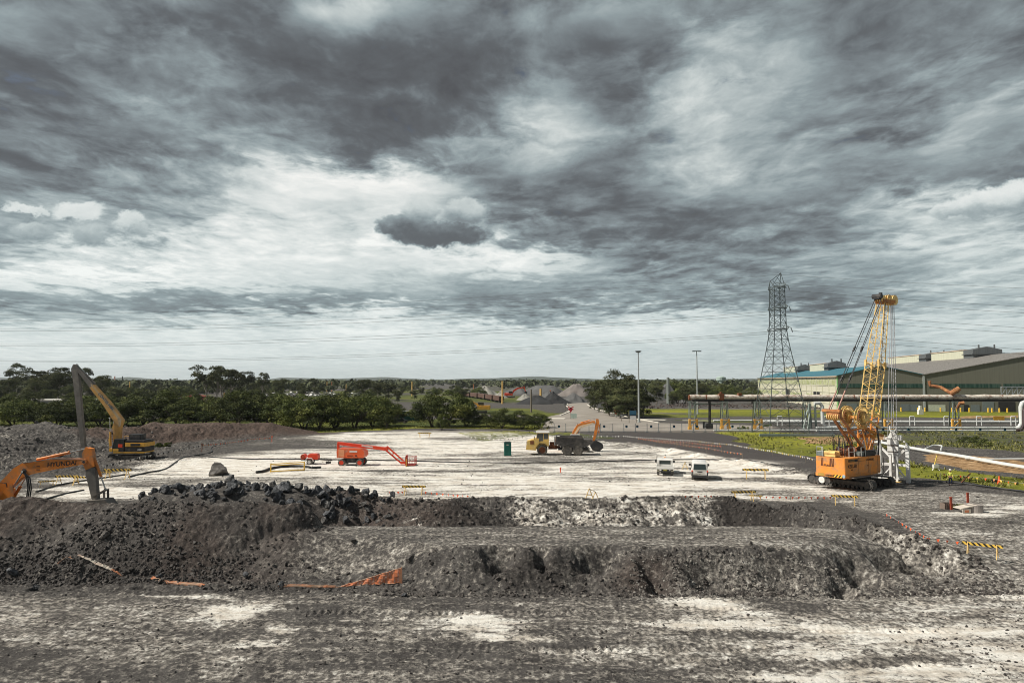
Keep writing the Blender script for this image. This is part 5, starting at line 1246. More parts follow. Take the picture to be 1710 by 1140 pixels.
    for x_ in (-1.5, .2): wn.cyl((x_, -.7, 4.0), (x_, .7, 4.0), .42, n=16); wn.ring((x_, -.72, 4.0), (0, 1, 0), .3, .62, .06, 20); wn.ring((x_, .72, 4.0), (0, 1, 0), .3, .62, .06, 20)
    wn.build('winch_drum', RUST, root)
    rg = random.Random(5); hp = MB()
    for k in range(26):
        x_ = rg.uniform(-3.2, -.8); y_ = rg.uniform(-.9, 1.2); h_ = rg.uniform(.7, 2.4)
        hp.tube([(x_, y_, 3.55), (x_+rg.uniform(-.1, .1), y_+rg.uniform(-.1, .1), 3.55+h_*.6), (x_+rg.uniform(-.3, .3), y_+rg.uniform(-.2, .2), 3.55+h_)], .03, 4)
    hp.build('hanging_hoses', HOSE, root)
    # cab at the front, partly hidden
    cab(root, 1.6, 3.4, .6, 1.75, 1.9, 4.1, OR_L)
    wk = MB(); wk.box(-3.6, 3.1, -W-.55, -W, 1.42, 1.48); wk.bar((2.7, -W, 2.2), (2.7, -W-.5, 1.5), .05); wk.bar((2.75, -W-.25, 1.5), (2.75, -W-.25, 3.3), .05); wk.build('catwalk', GREYST, root)
    # A frame
    pk = (-3.45, 8.55)
    af = MB()
    for sy in (-.95, .35):
        af.bar((pk[0], sy*.75, pk[1]-.4), (1.4, sy, 3.7), .26, .22)
    af.bar((-1.1, -.9, 6.15), (-1.1, .4, 6.15), .16, .3); af.box(pk[0]-.25, pk[0]+.35, -.85, .75, pk[1]-.75, pk[1]-.05, ch=.06)
    af.box(pk[0]-.35, pk[0]+.2, -1.0, 1.25, pk[1]-.05, pk[1]+.28, ch=.05); ao = af.build('a_frame', mat('frame_orange', (.58, .25, .09), .55, dirt=(.3, .12, .05), dirt_amt=.35), root)
    sh = MB()
    for k in range(6): sh.ring((pk[0], -.7+k*.26, pk[1]-.55), (0, 1, 0), .08, .38, .07, 16)
    sh.build('sheave', YE_B, ao)
    # boom
    P0 = Vector((2.2, 0, 3.1)); P1 = Vector((7.2, 0, 21.6)); ax = (P1-P0).normalized(); nx = Vector((ax.z, 0, -ax.x)); ny = Vector((0, 1, 0)); Lb = (P1-P0).length
    n = 22; secs = []; mids = []
    for i in range(n+1):
        f = i/n; s_ = f*Lb
        w = lerp(.50, .82, min(1, f/.22)); d = lerp(.28, .68, min(1, f/.22))
        if f > .56: w = lerp(.82, .48, (f-.56)/.44); d = lerp(.68, .42, (f-.56)/.44)
        c = P0+ax*s_; secs.append([c+nx*d+ny*w, c+nx*d-ny*w, c-nx*d-ny*w, c-nx*d+ny*w])
    bl = MB(); k1 = 6; lattice(bl, secs[:k1+1], .075, rb=.036); lo_ = bl.build('boom_foot', OR_L, root)
    bl = MB(); lattice(bl, secs[k1:], .062, rb=.026); bo = bl.build('boom', YE_B, root)
    for i in (k1, 13):
        jb = MB()
        for a in range(4): jb.bar(secs[i][a], secs[i][(a+1) % 4], .11); jb.box(*(lambda q: (q.x-.12, q.x+.12, q.y-.12, q.y+.12, q.z-.35, q.z+.35))(secs[i][a]))
        jb.build('boom_joint', YE_B, bo)
    hd = MB(); c = P1
    hd.box(c.x-.9, c.x+1.9, -.55, .55, c.z-.25, c.z+.35, Matrix.Identity(4), ch=.1)
    ho = hd.build('boom_head', mat('head_orange', (.62, .24, .04), .55, var=.3, dirt=(.25, .1, .03), dirt_amt=.3), root)
    s2 = MB()
    for k, (dx_, r_) in enumerate(((1.9, .62), (.7, .50), (-.6, .42))):
        for y_ in (-.42, -.14, .14, .42): s2.ring((c.x+dx_, y_, c.z+(.30 if k != 1 else .38)), (0, 1, 0), .1, r_, .09, 18)
    s2.build('head_sheave', YE_B, ho)
    s3 = MB(); s3.box(c.x-1.35, c.x-.7, -.4, .5, c.z+.2, c.z+.8, ch=.1); s3.cyl((c.x-1.1, -.5, c.z+.6), (c.x-1.1, .6, c.z+.6), .3); s3.box(c.x-.6, c.x-.3, -.15, .15, c.z+.4, c.z+1.1); s3.build('head_bracket', DARK, ho)
    # hose reels on their bracket
    br = MB(); rc_ = Vector((.55, 0, 7.85))
    br.bar((.4, 0, 7.85), (3.6, 0, 6.2), .3, .22); br.bar((3.0, -.95, 5.9), (-.1, -1.0, 7.0), .22); br.bar((1.2, -.8, 6.4), (3.2, -.8, 6.2), .16); br.bar((1.0, .6, 6.3), (3.2, .8, 6.4), .16); br.bar((.6, -1.0, 7.85), (.6, 1.0, 7.85), .3); br.bar((2.2, -1.0, 6.2), (4.4, -1.1, 5.6), .25); br.box(2.4, 3.2, -1.0, .9, 5.4, 5.8)
    br.bar((.6, -.9, 6.6), (1.6, -.9, 3.8), .14); br.bar((1.6, -.9, 3.8), (3.0, -.9, 6.0), .1); br.bar((.6, .9, 6.6), (1.6, .9, 3.8), .14)
    br.build('reel_bracket', mat('bracket_orange', (.66, .28, .05), .55, dirt=(.3, .12, .04), dirt_amt=.3), root)
    for y_ in (.85, -.9):
        rl = MB(); c = Vector((rc_.x, y_, rc_.z))
        rl.ring(c+Vector((0, .16, 0)), (0, 1, 0), 1.16, 1.28, .05, 36); rl.ring(c-Vector((0, .16, 0)), (0, 1, 0), 1.16, 1.28, .05, 36)
        ro = rl.build('hose_reel', YE_B, root)
        sp = MB()
        for k in range(26):
            t_ = 2*math.pi*k/26
            for dy_ in (-.17, .17): sp.bar(c+Vector((0, dy_, 0)), c+Vector((math.cos(t_)*1.2, dy_, math.sin(t_)*1.2)), .045)
        sp.cyl(c-Vector((0, .32, 0)), c+Vector((0, .32, 0)), .3, n=14); sp.build('reel_spokes', YE_B, ro)
        sw = MB(); sw.cyl(c-Vector((0, .12, 0)), c+Vector((0, .12, 0)), .86, n=28); sw.build('wound_hose', RUST, ro)
    hub = MB(); hub.box(.1, 1.1, -1.45, -1.15, 7.35, 8.25, ch=.15); hub.bar((1.0, -1.35, 7.6), (3.4, -1.3, 6.6), .2); hub.build('reel_drive', YE_B, root)
    # pendants and hoist ropes
    pd = MB()
    for sy in (-.55, .55):
        a = Vector((pk[0], sy, pk[1]+.25)); b_ = Vector((P1.x-.9, sy*.7, P1.z+.45))
        pd.cyl(a, b_, .05, n=5)
        a2 = Vector((pk[0]+.25, sy*.8, pk[1]+.25)); pd.cyl(a2, b_+Vector((.35, 0, -.1)), .035, n=5)
        for f in (.26, .27, .52, .53): q = a.lerp(b_, f); pd.cyl(q-(b_-a).normalized()*.25, q+(b_-a).normalized()*.25, .13, n=6)
    pd.build('pendant_rope', ROPE, root)
    pr = MB()
    for sy in (-.55, .55):
        a = Vector((pk[0], sy, pk[1]+.25)); b_ = Vector((P1.x-.9, sy*.7, P1.z+.45)); pr.cyl(a, a.lerp(b_, .16), .09, n=6)
    pr.build('pendant_link', mat('link_dusty_red', (.45, .25, .2), .6), root)
    bp_ = MB(); bp_.tube([(P1.x+.2, -.25, P1.z+.4), (P0.x+2.8, -.45, 11), (1.0, -.4, 4.2)], .045, 5); bp_.tube([(2.9, -1.2, 7.0), (3.3, -1.2, 5.2), (3.0, -1.25, 3.2)], .11, 6); bp_.build('hoist_rope', ROPE, root)
    GL = (45.65, 82.35)                      # grab position on the ground
    Mi = (Matrix.Translation(root.location) @ Matrix.Rotation(math.atan2(.53, .85), 4, 'Z')).inverted()
    gl = Mi @ Vector((GL[0], GL[1], 0))
    hr = MB()
    for k, (dx_, dy_) in enumerate(((-.95, .5), (-.25, .12), (.15, -.12), (1.15, -.5))):
        top = Vector((P1.x+2.0+.35*dx_, -.4+.27*k, P1.z+.3)); bot = Vector((gl.x+dx_*.4, gl.y+dx_*.75, 6.3 if k in (1, 2) else 5.2))
        hr.cyl(top, bot, .042, n=5)
    hr.build('hoist_rope', ROPEL, root)
    # lower works: tracks run towards the camera, turned under the house
    hd_ = Vector((.59, -.81)); mid = Vector((41.4, 76.7))-hd_*3.7
    und = empty('undercarriage', (0, 0, 0)); und.parent = root
    und.matrix_local = Mi @ Matrix.Translation((mid.x, mid.y, 0)) @ Matrix.Rotation(math.atan2(hd_.y, hd_.x), 4, 'Z')
    track(und, -3.9, 3.75, -2.6, -1.7, 1.15, shoes=74); track(und, -3.9, 3.75, 1.7, 2.6, 1.15, shoes=74)
    cb = MB(); cb.box(-1.4, 1.4, -1.75, 1.75, .45, 1.1); cb.cyl((0, 0, 1.0), (0, 0, 1.45), 1.2, n=24); cb.build('car_body', DARK, und)
    wc = MB(); wc.cyl((-4.3, 1.1, .95), (-4.1, 1.1, .95), .36, n=18); wc.build('rear_reel', WHITE, root)
    wc = MB(); wc.cyl((-4.25, 1.62, .9), (-3.7, 1.62, .9), .38, n=16); wc.cyl((-4.1, .5, .9), (-3.6, .5, .9), .35, n=14); wc.build('rear_reel', DARK, root)
    # white diaphragm wall grab, hanging on the ropes
    g = empty('grab', (GL[0], GL[1], 0), math.atan2(-.66, .75), 'white diaphragm wall grab standing on its frame beside the orange crane', 'grab')
    f = MB(); hw = 1.68; th = .30
    for s in (-1, 1):
        f.prism([(s*hw, -.25), (s*hw, 4.15), (s*(hw-.28), 4.75), (s*(hw-.36), 4.15), (s*(hw-.36), -.25)], -th, th)
    for z_ in (.35, 1.9): f.box(-hw+.4, hw-.4, -.2, .2, z_, z_+.28)
    for s in (-1, 1):
        f.bar((s*1.35, 0, 4.05), (s*.3, 0, 2.9), .26, .24); f.box(min(s*.22, s*.46), max(s*.22, s*.46), -.22, .22, .1, 4.2)
        f.bar((s*1.3, 0, .5), (s*.45, 0, 1.6), .12, .12)
    bm_fix(f.build('guide_frame', GRABW, g))
    ct = MB(); ct.box(-.5, .5, -.22, .22, 3.2, 5.0); ct.prism([(-.58, 3.3), (.58, 3.3), (.58, 4.3), (.5, 5.2), (-.6, 5.2), (-.58, 4.3)], -.3, -.2); ct.prism([(-.58, 3.3), (.58, 3.3), (.58, 4.3), (.5, 5.2), (-.6, 5.2), (-.58, 4.3)], .2, .3)
    ct.box(-.8, .95, -.3, .3, 4.95, 5.25, ch=.04); ct.cyl((0, -.2, 2.3), (0, -.2, 3.4), .14); ct.box(-.12, .12, -.12, .12, 2.2, 3.3); ct.box(-.3, -.05, -.26, .26, 3.3, 4.9); ct.box(.2, .4, -.26, .26, 3.3, 4.9); ct.build('centre_block', GRABW, g)
    hk = MB(); hk.prism([(-.55, 5.2), (.55, 5.2), (.3, 5.75), (.12, 6.0), (-.12, 6.0), (-.3, 5.75)], -.16, .16)
    hk.tube([(-.1, 0, 5.9), (-.28, 0, 6.15), (-.28, 0, 6.6)], .08, 6); hk.tube([(.1, 0, 5.9), (.3, 0, 6.15), (.28, 0, 6.6)], .08, 6); hk.cyl((.75, -.3, 5.35), (.75, .3, 5.35), .22); hk.cyl((-.95, 0, 4.95), (-.95, 0, 5.5), .05); bm_fix(hk.build('rope_block', GRABW, g))
    hl = MB()
    for z_ in (3.5, 4.25): hl.box(-.55, .6, -.32, -.31, z_, z_+.14)
    hl.cyl((0, -.33, 1.3), (0, .33, 1.3), .17, n=12); hl.bar((-.15, -.25, .5), (-.15, -.25, 3.0), .08); hl.bar((.18, -.25, .5), (.18, -.25, 3.0), .08); hl.build('hydraulic_parts', GREYST, g)
    yj = MB(); yj.prism([(-.75, .1), (-.1, .1), (-.15, -.35), (-.55, -.45)], -.4, .4); yj.prism([(.1, .1), (.75, .1), (.55, -.45), (.15, -.35)], -.4, .4); yj.box(-.6, .0, -.42, -.3, .3, .5); bm_fix(yj.build('jaw', YE_B, g))
    cp = MB(); cp.cyl((1.2, 0, 4.7), (1.2, 0, 4.95), .1); cp.cyl((-1.2, 0, 4.7), (-1.2, 0, 4.9), .08); cp.build('guide_cap', GRABW, g)
crane()
# ------------------------------------------------------------------ pylon and lines
GALV = mat('galvanised_steel', (.12, .145, .15), .55, metal=.2, var=.2)
GALVL = mat('light_galvanised', (.42, .45, .45), .5, metal=.1, var=.1)
PYX, PYY = 61.3, 157.0
def pylon():
    root = empty('lattice_pylon', (PYX, PYY, 0), R(4), 'tall grey lattice pylon carrying the power lines, left of the crane', 'pylon')
    prof = [(0, 4.6), (4, 4.15), (8.2, 3.6), (12.2, 3.05), (16, 2.45), (19.2, 1.95), (21.6, 1.62), (23.6, 1.42), (25.4, 1.36), (27.1, 1.33), (28.6, 1.30), (30.0, 1.28), (31.4, 1.26), (32.6, 1.25), (33.8, 1.25)]
    ring = lambda z, w: [Vector((w, w, z)), Vector((w, -w, z)), Vector((-w, -w, z)), Vector((-w, w, z))]
    ch = MB()
    for k in range(4): ch.tube([ring(z, w)[k] for z, w in prof], .10, 4)
    ch.build('leg_chords', GALV, root)
    br = MB()
    for (z0, w0), (z1, w1) in zip(prof[:-1], prof[1:]):
        a, b = ring(z0, w0), ring(z1, w1)
        for k in range(4):
            j = (k+1) % 4; br.cyl(a[k], b[j], .05, n=4, cap=False); br.cyl(a[j], b[k], .05, n=4, cap=False); br.cyl(b[k], b[j], .05, n=4, cap=False)
            if z1-z0 > 2.8: m_ = (a[k]+a[j]+b[k]+b[j])/4; br.cyl((a[k]+b[k])/2, m_, .04, n=4, cap=False); br.cyl((a[j]+b[j])/2, m_, .04, n=4, cap=False)
    br.build('bracing', GALV, root)
    for z_, l in ((33.4, 4.6), (28.6, 5.0), (23.8, 5.6)):
        arm = MB()
        for s in (-1, 1):
            tip = Vector((0, s*l, z_+.2))
            for sx in (-1, 1): arm.cyl((sx*1.5, s*1.2, z_), tip, .09, n=4); arm.cyl((sx*1.2, s*1.2, z_+1.2), tip, .07, n=4)
            for f in (.3, .6): arm.cyl((1.5*(1-f), s*(1.2+(l-1.2)*f), z_), (-1.5*(1-f), s*(1.2+(l-1.2)*f), z_), .05, n=4)
        arm.bar((-1.7, -1.3, z_), (1.7, -1.3, z_), .14); arm.build('cross_arm', GALV, root)
        for s in (-1, 1):
            ins = MB(); ins.tube([(.3, s*l, z_+.2), (.75, s*l, z_-1.0)], .045, 5)
            for k in range(7): p = Vector((.3, s*l, z_+.2)).lerp(Vector((.75, s*l, z_-1.0)), (k+1)/8); ins.cyl(p-Vector((0, 0, .05)), p+Vector((0, 0, .05)), .13, n=8)
            ins.build('insulator', GALV, root)
    pk = MB(); T_ = Vector((1.0, 0, 37.0)); T2 = Vector((-1.6, 0, 35.0))
    for p in ring(33.8, 1.25): pk.cyl(p, T_ if p.x > 0 else T2, .08, n=4)
    pk.cyl(T2, T_, .08, n=4); pk.cyl((-1.25, 0, 33.8), T_, .06, n=4); pk.cyl((0, 0, 36.1), (1.25, 0, 34.4), .06, n=4); pk.cyl((-1, 0, 35.3), (.2, 0, 33.8), .05, n=4); pk.build('peak', GALV, root)
    cs = MB(); cs.bar((-9.5, -7, .5), (6.5, -7, .5), .35, .5); o = cs.build('ground_beam', mat('beam_teal_grey', (.22, .28, .28), .6)); o.location = (PYX+1, PYY-3.5, 0); tag(o, 'long grey steel beam lying in front of the pylon feet', 'beam')
pylon()
def wire(a, b, sag, r, label, group, m):
    n = 60; mb = MB(); pts = []
    for i in range(n+1):
        u_ = i/n; u_ = u_**1.5 if True else u_
        p = Vector(a).lerp(Vector(b), u_); p.z -= 4*sag*u_*(1-u_); pts.append(p)
    mb.tube(pts, r, 4); o = mb.build('power_line', m); tag(o, label, 'power line', group)
WM = mat('conductor', (.14, .15, .155), .5, metal=.3)
lv = {32.3: 'top', 27.8: 'middle', 23.2: 'lowest'}
for z_, l in ((32.3, 4.6), (27.8, 5.0), (23.2, 5.6)):
    for s in (-1, 1):
        nf = 'nearer' if s < 0 else 'farther'
        wire((PYX-.5, PYY+s*l, z_), (PYX-361, PYY+73+s*l, z_+1.5), 6.4, .038, f'{nf} {lv[z_]} power line running left from the pylon', 'power lines left of the pylon', WM)
        wire((PYX+.6, PYY+s*l, z_), (PYX+361, PYY-73+s*l, z_+1.5), 11, .038, f'{nf} {lv[z_]} power line running right from the pylon over the crane', 'power lines right of the pylon', WM)
for s, zt in ((1, 36.6), (-1, 34.8)):
    wire((PYX+s*.8, PYY, zt), (PYX-361, PYY+73, zt+1), 6, .03, f'thin {"upper" if s > 0 else "lower"} earth wire running left from the pylon top', 'earth wires', WM)
    wire((PYX+s*.8, PYY, zt), (PYX+361, PYY-73, zt+1), 10, .03, f'thin {"upper" if s > 0 else "lower"} earth wire running right from the pylon top', 'earth wires', WM)
def light_mast(px, base, top, label, double):
    p = G(px, base); h = D(px, top, p.y).z; root = empty('light_mast', (p.x, p.y, 0), 0, label, 'light mast', 'tall light masts'); mb = MB(); mb.tube([(0, 0, 0), (0, 0, h*.5), (0, 0, h)], [.32, .24, .15], 10); mb.cyl((0, 0, 0), (0, 0, .3), .5); mb.build('mast', GALVL, root, True)
    hd = MB()
    if double: hd.box(-1.5, 1.5, -.2, .2, h-.1, h+.12); hd.box(-1.7, -.6, -.4, .4, h-.25, h, ch=.05); hd.box(.6, 1.7, -.4, .4, h-.25, h, ch=.05)
    else: hd.cyl((0, 0, h-.3), (0, 0, h+.1), .4, 1.0, 14); hd.cyl((0, 0, h+.1), (0, 0, h+.3), 1.05, .6, 14)
    hd.build('lamp_head', GALV, root)
light_mast(1067, 705, 587, 'tall round headed light mast beside the road fence', False)
light_mast(1165, 691, 586, 'tall twin headed light mast at the left end of the pipe bridge', True)
def pole(px, base, top, r, m, label, name='pole', cat='pole', extra=None, Y=None, group=None):
    p = G(px, base) if Y is None else D(px, 640, Y); z1 = D(px, top, p.y).z; z0 = 0
    mb = MB(); mb.tube([(0, 0, 0), (0, 0, z1)], [r, r*.8], 8); o = mb.build(name, m); o.location = (p.x, p.y, 0); tag(o, label, cat, group); return o
YP = mat('yellow_post', (.75, .48, .16), .6, var=.1); OP = mat('orange_post', (.62, .22, .10), .7); WPM = mat('wood_pole', (.20, .17, .14), .9)
for (px, b, t_, r_, m_, l) in ((839,674,636,.5,YP,'yellow post at the end of the brown wagon train'),(903,672,649,.7,YP,'thick yellow post in front of the black stockpile'),(688,661,637,.55,YP,'yellow post behind the rounded wattles, tallest of the row'),(693,661,641,.35,WPM,'thin dark post right beside the tall yellow post'),(578,657,641,.4,YP,'short yellow post in the car yard'),(546,656,637,.45,YP,'yellow post left of the car yard, left one of a close pair'),(554,656,637,.35,OP,'tan post left of the car yard, right one of a close pair'),(791,656,641,.35,OP,'thin orange post above the brown wagons'),(919,660,651,.55,OP,'short orange post behind the stockpiles, left one'),(963,658,648,.8,OP,'short orange post before the pinkish stockpile'),
                             (887,688,650,.35,WPM,'grey wooden pole left of the concrete road'),(613,664,644,.4,WPM,'grey pole behind the wattle row'),(216,665,637,.45,YP,'orange topped post between woodland trees at the left'),(204,648,628,1.1,GALV,'grey chimney on the left horizon, right of the pink one'),(191,648,628,1.3,mat('pink_paint',(.75,.42,.38),.7),'pink chimney on the left horizon'),(88,662,640,.3,WPM,'slim grey pole left of the grey excavator arm'),(1116,675,630,.9,mat('pole_green',(.25,.28,.26),.7),'grey green pole standing before the small dark stockpiles'),(374,676,655,.5,YP,'small yellow post among the pale gum trunks'),(1476,640,640,.1,WPM,'x')):
    if l != 'x': pole(px, b, t_, r_, m_, l)
def water_tower():
    p = D(1204, 640, 900); root = empty('water_tower', (p.x, 900, 0), 0, 'pale green water tower above the forest left of the shed', 'water tower'); mb = MB(); mb.cyl((0, 0, 0), (0, 0, 13), 4.5, 4.8, 18); mb.build('shaft', mat('tower_green', (.42, .52, .48), .7), root); mb = MB(); mb.cyl((0, 0, 13), (0, 0, 17), 6.2, 6.2, 18); mb.cyl((0, 0, 17), (0, 0, 18.2), 5, 3, 18); mb.build('tank', mat('tower_green', (.4, .5, .48), .7), root)
water_tower()

# ------------------------------------------------------------------ big sheds
AX = Vector((.218, .976, 0)).normalized(); BX = Vector((AX.y, -AX.x, 0)); C0 = Vector((133., 279., 0))
MSH = Matrix(((BX.x, AX.x, 0, C0.x), (BX.y, AX.y, 0, C0.y), (0, 0, 1, 0), (0, 0, 0, 1)))     # local x = along the front, y = away
def clad(name, c, rib=1.3, var=.08, dirt=(.2, .18, .15), amt=.12, rough=.6):
    m = bpy.data.materials.new(name); m.use_nodes = True; t = NT(m.node_tree); b = t.n['Principled BSDF']; co = t.node('ShaderNodeTexCoord').outputs['Object']; x_, y_, z_ = t.sep(co)
    s = t.noise(t.xyz(t.m('MULTIPLY', x_, 1.6), t.m('MULTIPLY', y_, 1.6), t.m('MULTIPLY', z_, .12)), 1.0, 5, .6)
    k = t.maprange(s, .3, .7, 1-var, 1+var, False)
    f = t.m('FRACT', t.m('MULTIPLY', t.m('ADD', x_, y_), rib)); k = t.m('MULTIPLY', k, t.maprange(t.m('ABSOLUTE', t.m('SUBTRACT', f, .5)), .38, .5, 1, .9))
    col = t.mix(1.0, c, k, 'MULTIPLY'); col = t.mix(t.maprange(s, 1-amt-.35, 1-amt-.1, 0, .7), col, dirt); t.put(b.inputs['Base Color'], col); b.inputs['Roughness'].default_value = rough; b.inputs['Specular IOR Level'].default_value = .25; return m
CREAM = clad('cream_cladding', (.70, .68, .54), .5, .12, (.42, .38, .28), .22)
FRONT = clad('grey_green_cladding', (.165, .165, .135), .6, .07, amt=.05)
BANDG = clad('dark_green_glazing', (.022, .07, .055), .35, .5, (.10, .13, .11), .22, .3)
BLUER = clad('blue_roof_sheeting', (.05, .17, .22), .25, .12, (.1, .22, .26), .1)
BROWNR = clad('weathered_roof_sheeting', (.13, .12, .115), .12, .35, (.33, .31, .28), .30)
MONC = clad('monitor_cream', (.62, .62, .48), .3, .08)
MONG = clad('monitor_grey', (.12, .13, .135), .5, .1)
PANEL = mat('translucent_green_panel', (.42, .46, .22), .5, var=.35, vscale=.6, dirt=(.6, .6, .45), dirt_amt=.3, dscale=.4)
PANW = mat('light_panel', (.62, .62, .48), .6, var=.15, vscale=.5)
def shed(a0, ridge, a1, zl, zr, z1, L, label, roofm, side, nm):
    root = empty('factory_shed', C0, 0, label, 'factory shed'); root.matrix_world = MSH
    w = MB(); w.add([(a0,0,0),(a1,0,0),(a1,0,z1),(ridge,0,zr),(a0,0,zl)], [(0,1,2,3,4)]); fr = w.build('front_wall', FRONT, root); w = MB(); w.add([(a0, 0, 0), (a0, L, 0), (a0, L, zl), (a0, 0, zl)], [(0,1,2,3)]); sw = w.build('side_wall', side, root)
    w = MB(); w.add([(a0,L,0),(a1,L,0),(a1,L,z1),(ridge,L,zr),(a0,L,zl)], [(4,3,2,1,0)]); w.build('back_wall', FRONT, root)
    r = MB(); e = .5; sl = (zr-zl)/(ridge-a0); r.add([(a0-e,-e,zl-e*sl+.05),(ridge,-e,zr+.05),(ridge,L+e,zr+.05),(a0-e,L+e,zl-e*sl+.05),(a0-e,-e,zl-e*sl+.3),(ridge,-e,zr+.3),(ridge,L+e,zr+.3),(a0-e,L+e,zl-e*sl+.3)], [(0,3,2,1),(4,5,6,7),(0,1,5,4),(1,2,6,5),(2,3,7,6),(3,0,4,7)])
    s2 = (z1-zr)/(a1-ridge); r.add([(ridge,-e,zr+.05),(a1,-e,z1+.05),(a1,L+e,z1+.05),(ridge,L+e,zr+.05),(ridge,-e,zr+.3),(a1,-e,z1+.3),(a1,L+e,z1+.3),(ridge,L+e,zr+.3)], [(0,3,2,1),(4,5,6,7),(0,1,5,4),(1,2,6,5),(2,3,7,6),(3,0,4,7)])
    rf = r.build('roof', roofm, root); return root, fr, sw, rf
def monitor(parent, xc, y0, y1, z0, h, w, endl):
    m_ = MB(); m_.add([(xc-w, y0+endl, z0-1.5), (xc-w, y1, z0-1.5), (xc-w, y1, z0+h), (xc-w, y0+endl, z0+h)], [(0, 1, 2, 3)]); m_.box(xc-w+.01, xc+w, y0+endl+.01, y1, z0-1.5, z0+h-.01); o = m_.build('roof_monitor', MONC, parent)
    c = MB(); c.box(xc-w-.3, xc+w+.3, y0+endl, y1, z0+h, z0+h+.35); c.build('monitor_roof', mat('tan_flashing', (.62, .48, .36), .7), o)
    e_ = MB(); e_.prism([(xc-w-.6, z0-1.2), (xc+w+.6, z0-1.2), (xc+w+.6, z0+h*.95), (xc, z0+h+1.2), (xc-w-.6, z0+h*.95)], y0, y0+endl-.02); e_.box(xc-w-1.4, xc+w+1.4, y0-1.0, y0+endl-.02, z0+h*.35, z0+h*.35+.4); e_.cyl((xc-w*.6, y0+1, z0+h), (xc-w*.6, y0+1, z0+h+2.2), .35); e_.cyl((xc+w*.6, y0+1, z0+h), (xc+w*.6, y0+1, z0+h+2.2), .35); bm_fix(e_.build('ventilator', MONG, o)); return o
A_, fa, sa, ra = shed(0, 15.8, 31.55, 14.2, 18.0, 14.4, 246, 'long factory shed with blue roof and cream side wall behind the crane', BLUER, CREAM, 'a')
B_, fb, sb, rb_ = shed(31.6, 82, 132, 14.4, 24.2, 14.4, 246, 'wide grey factory shed with brown roof at the right edge', BROWNR, FRONT, 'b')
for y0, y1 in ((70, 118), (150, 206)): monitor(ra, 15.8, y0, y1, 17.6, 3.4, 3.6, 9)
for y0, y1 in ((62, 116), (122, 190)): monitor(rb_, 80, y0, y1, 23.4, 3.6, 5.5, 11)
def strips_(parent, segs, z0, z1, m, name, off=-.12, s=None):
    for a, b in segs: q = MB(); q.box(a, b, off, -.01, z0, z1); q.build(name, m, parent)
strips_(fa, [(.4, 31.3)], 9.3, 10.9, BANDG, 'glazing_band'); strips_(fa, [(.4, 31.3)], 4.7, 6.2, BANDG, 'glazing_band')
strips_(fb, [(33.5, 58.5), (59.5, 100)], 9.3, 10.9, BANDG, 'glazing_band'); strips_(fb, [(33.5, 35.5), (38.5, 42), (45, 62), (64, 100)], 4.7, 6.2, BANDG, 'glazing_band')
DRG = mat('door_grey_blue', (.16, .19, .20), .6, var=.1); DRD = mat('dark_doorway', (.02, .02, .022), .8); DRL = mat('pale_door', (.50, .54, .44), .6)
for a, b, h, m_, nm in ((3, 7, 3, DRG, 'door'), (16.5, 20.5, 2.8, DRG, 'door'), (23, 26.5, 2.8, DRG, 'door')): strips_(fa, [(a, b)], .1, h, m_, nm)
for a, b, h, m_, nm in ((33, 39, 2.6, DRL, 'door'), (45.5, 47.2, 2.7, DRD, 'door'), (48, 51, 2.7, DRG, 'door'), (52, 56, 3.9, DRG, 'wall_panel'), (57.5, 63.2, 4.0, DRD, 'door'), (65, 68.5, 4.0, DRG, 'wall_panel'), (69, 74, 3, DRG, 'door'), (26, 30, 2.7, DRG, 'door')): strips_(fb if a > 31 else fa, [(a, b)], .1, h, m_, nm)
vw = MB(); vw.box(31.2, 31.9, -.3, 0, 0, 14.2); vw.build('downpipe', GALVL, fb)
# cream side wall: three rows of panels
def side_panels():
    rg = random.Random(4)
    for (z0, z1, m_, gap) in ((10.4, 12.6, PANEL, .05), (3.9, 6.0, PANEL, .25)):
        for k in range(20):
            y0 = 4+k*12; y1 = y0+11.2
            if rg.random() < gap: continue
            q = MB(); q.box(-.14, -.01, y0, y1, z0, z1)
            for j in range(1, 7): q.box(-.2, -.13, y0+j*1.6-.06, y0+j*1.6+.06, z0, z1)
            q.build('window', m_, sa)
    for k in range(21): q = MB(); q.box(-.3, -.01, 3.4+k*12, 3.8+k*12, 0, 14); q.build('wall_post', PANW, sa)
    for z_ in (2.3, 7.1, 9.9): q = MB(); q.box(-.18, -.01, 0, 246, z_, z_+.22); q.build('girt', PANW, sa)
    for y0, y1 in ((34, 47), (110, 124)): q = MB(); q.box(-.22, -.01, y0, y1, 4.2, 7.0); q.build('wall_opening', DRD, sa)
    q = MB(); q.box(-.9, -.3, -.3, 246.5, 13.7, 14.1); q.build('gutter', mat('tan_flashing', (.62, .48, .36), .7), sa)
    q = MB(); q.box(-.25, -.02, -.02, 1.5, 0, 14.0); q.build('green_corner', mat('green_trim', (.20, .42, .16), .6), sa)
side_panels()
for i, u_ in enumerate([2,9,13,22,28,40,41.5,43,46,52.5,53.8,56.3,59,64,64.8,68.8,73,76,30.5,36]):
    p = MSH @ Vector((u_, -3.5, 0)); mb = MB(); mb.cyl((0, 0, 0), (0, 0, 1.5), .28, n=8); mb.cyl((0, 0, 1.5), (0, 0, 1.62), .28, .12, n=8); o = mb.build('bollard', YEL); o.location = p; tag(o, 'yellow bollard in the line along the front of the grey sheds', 'bollard', 'yellow bollards before the sheds')

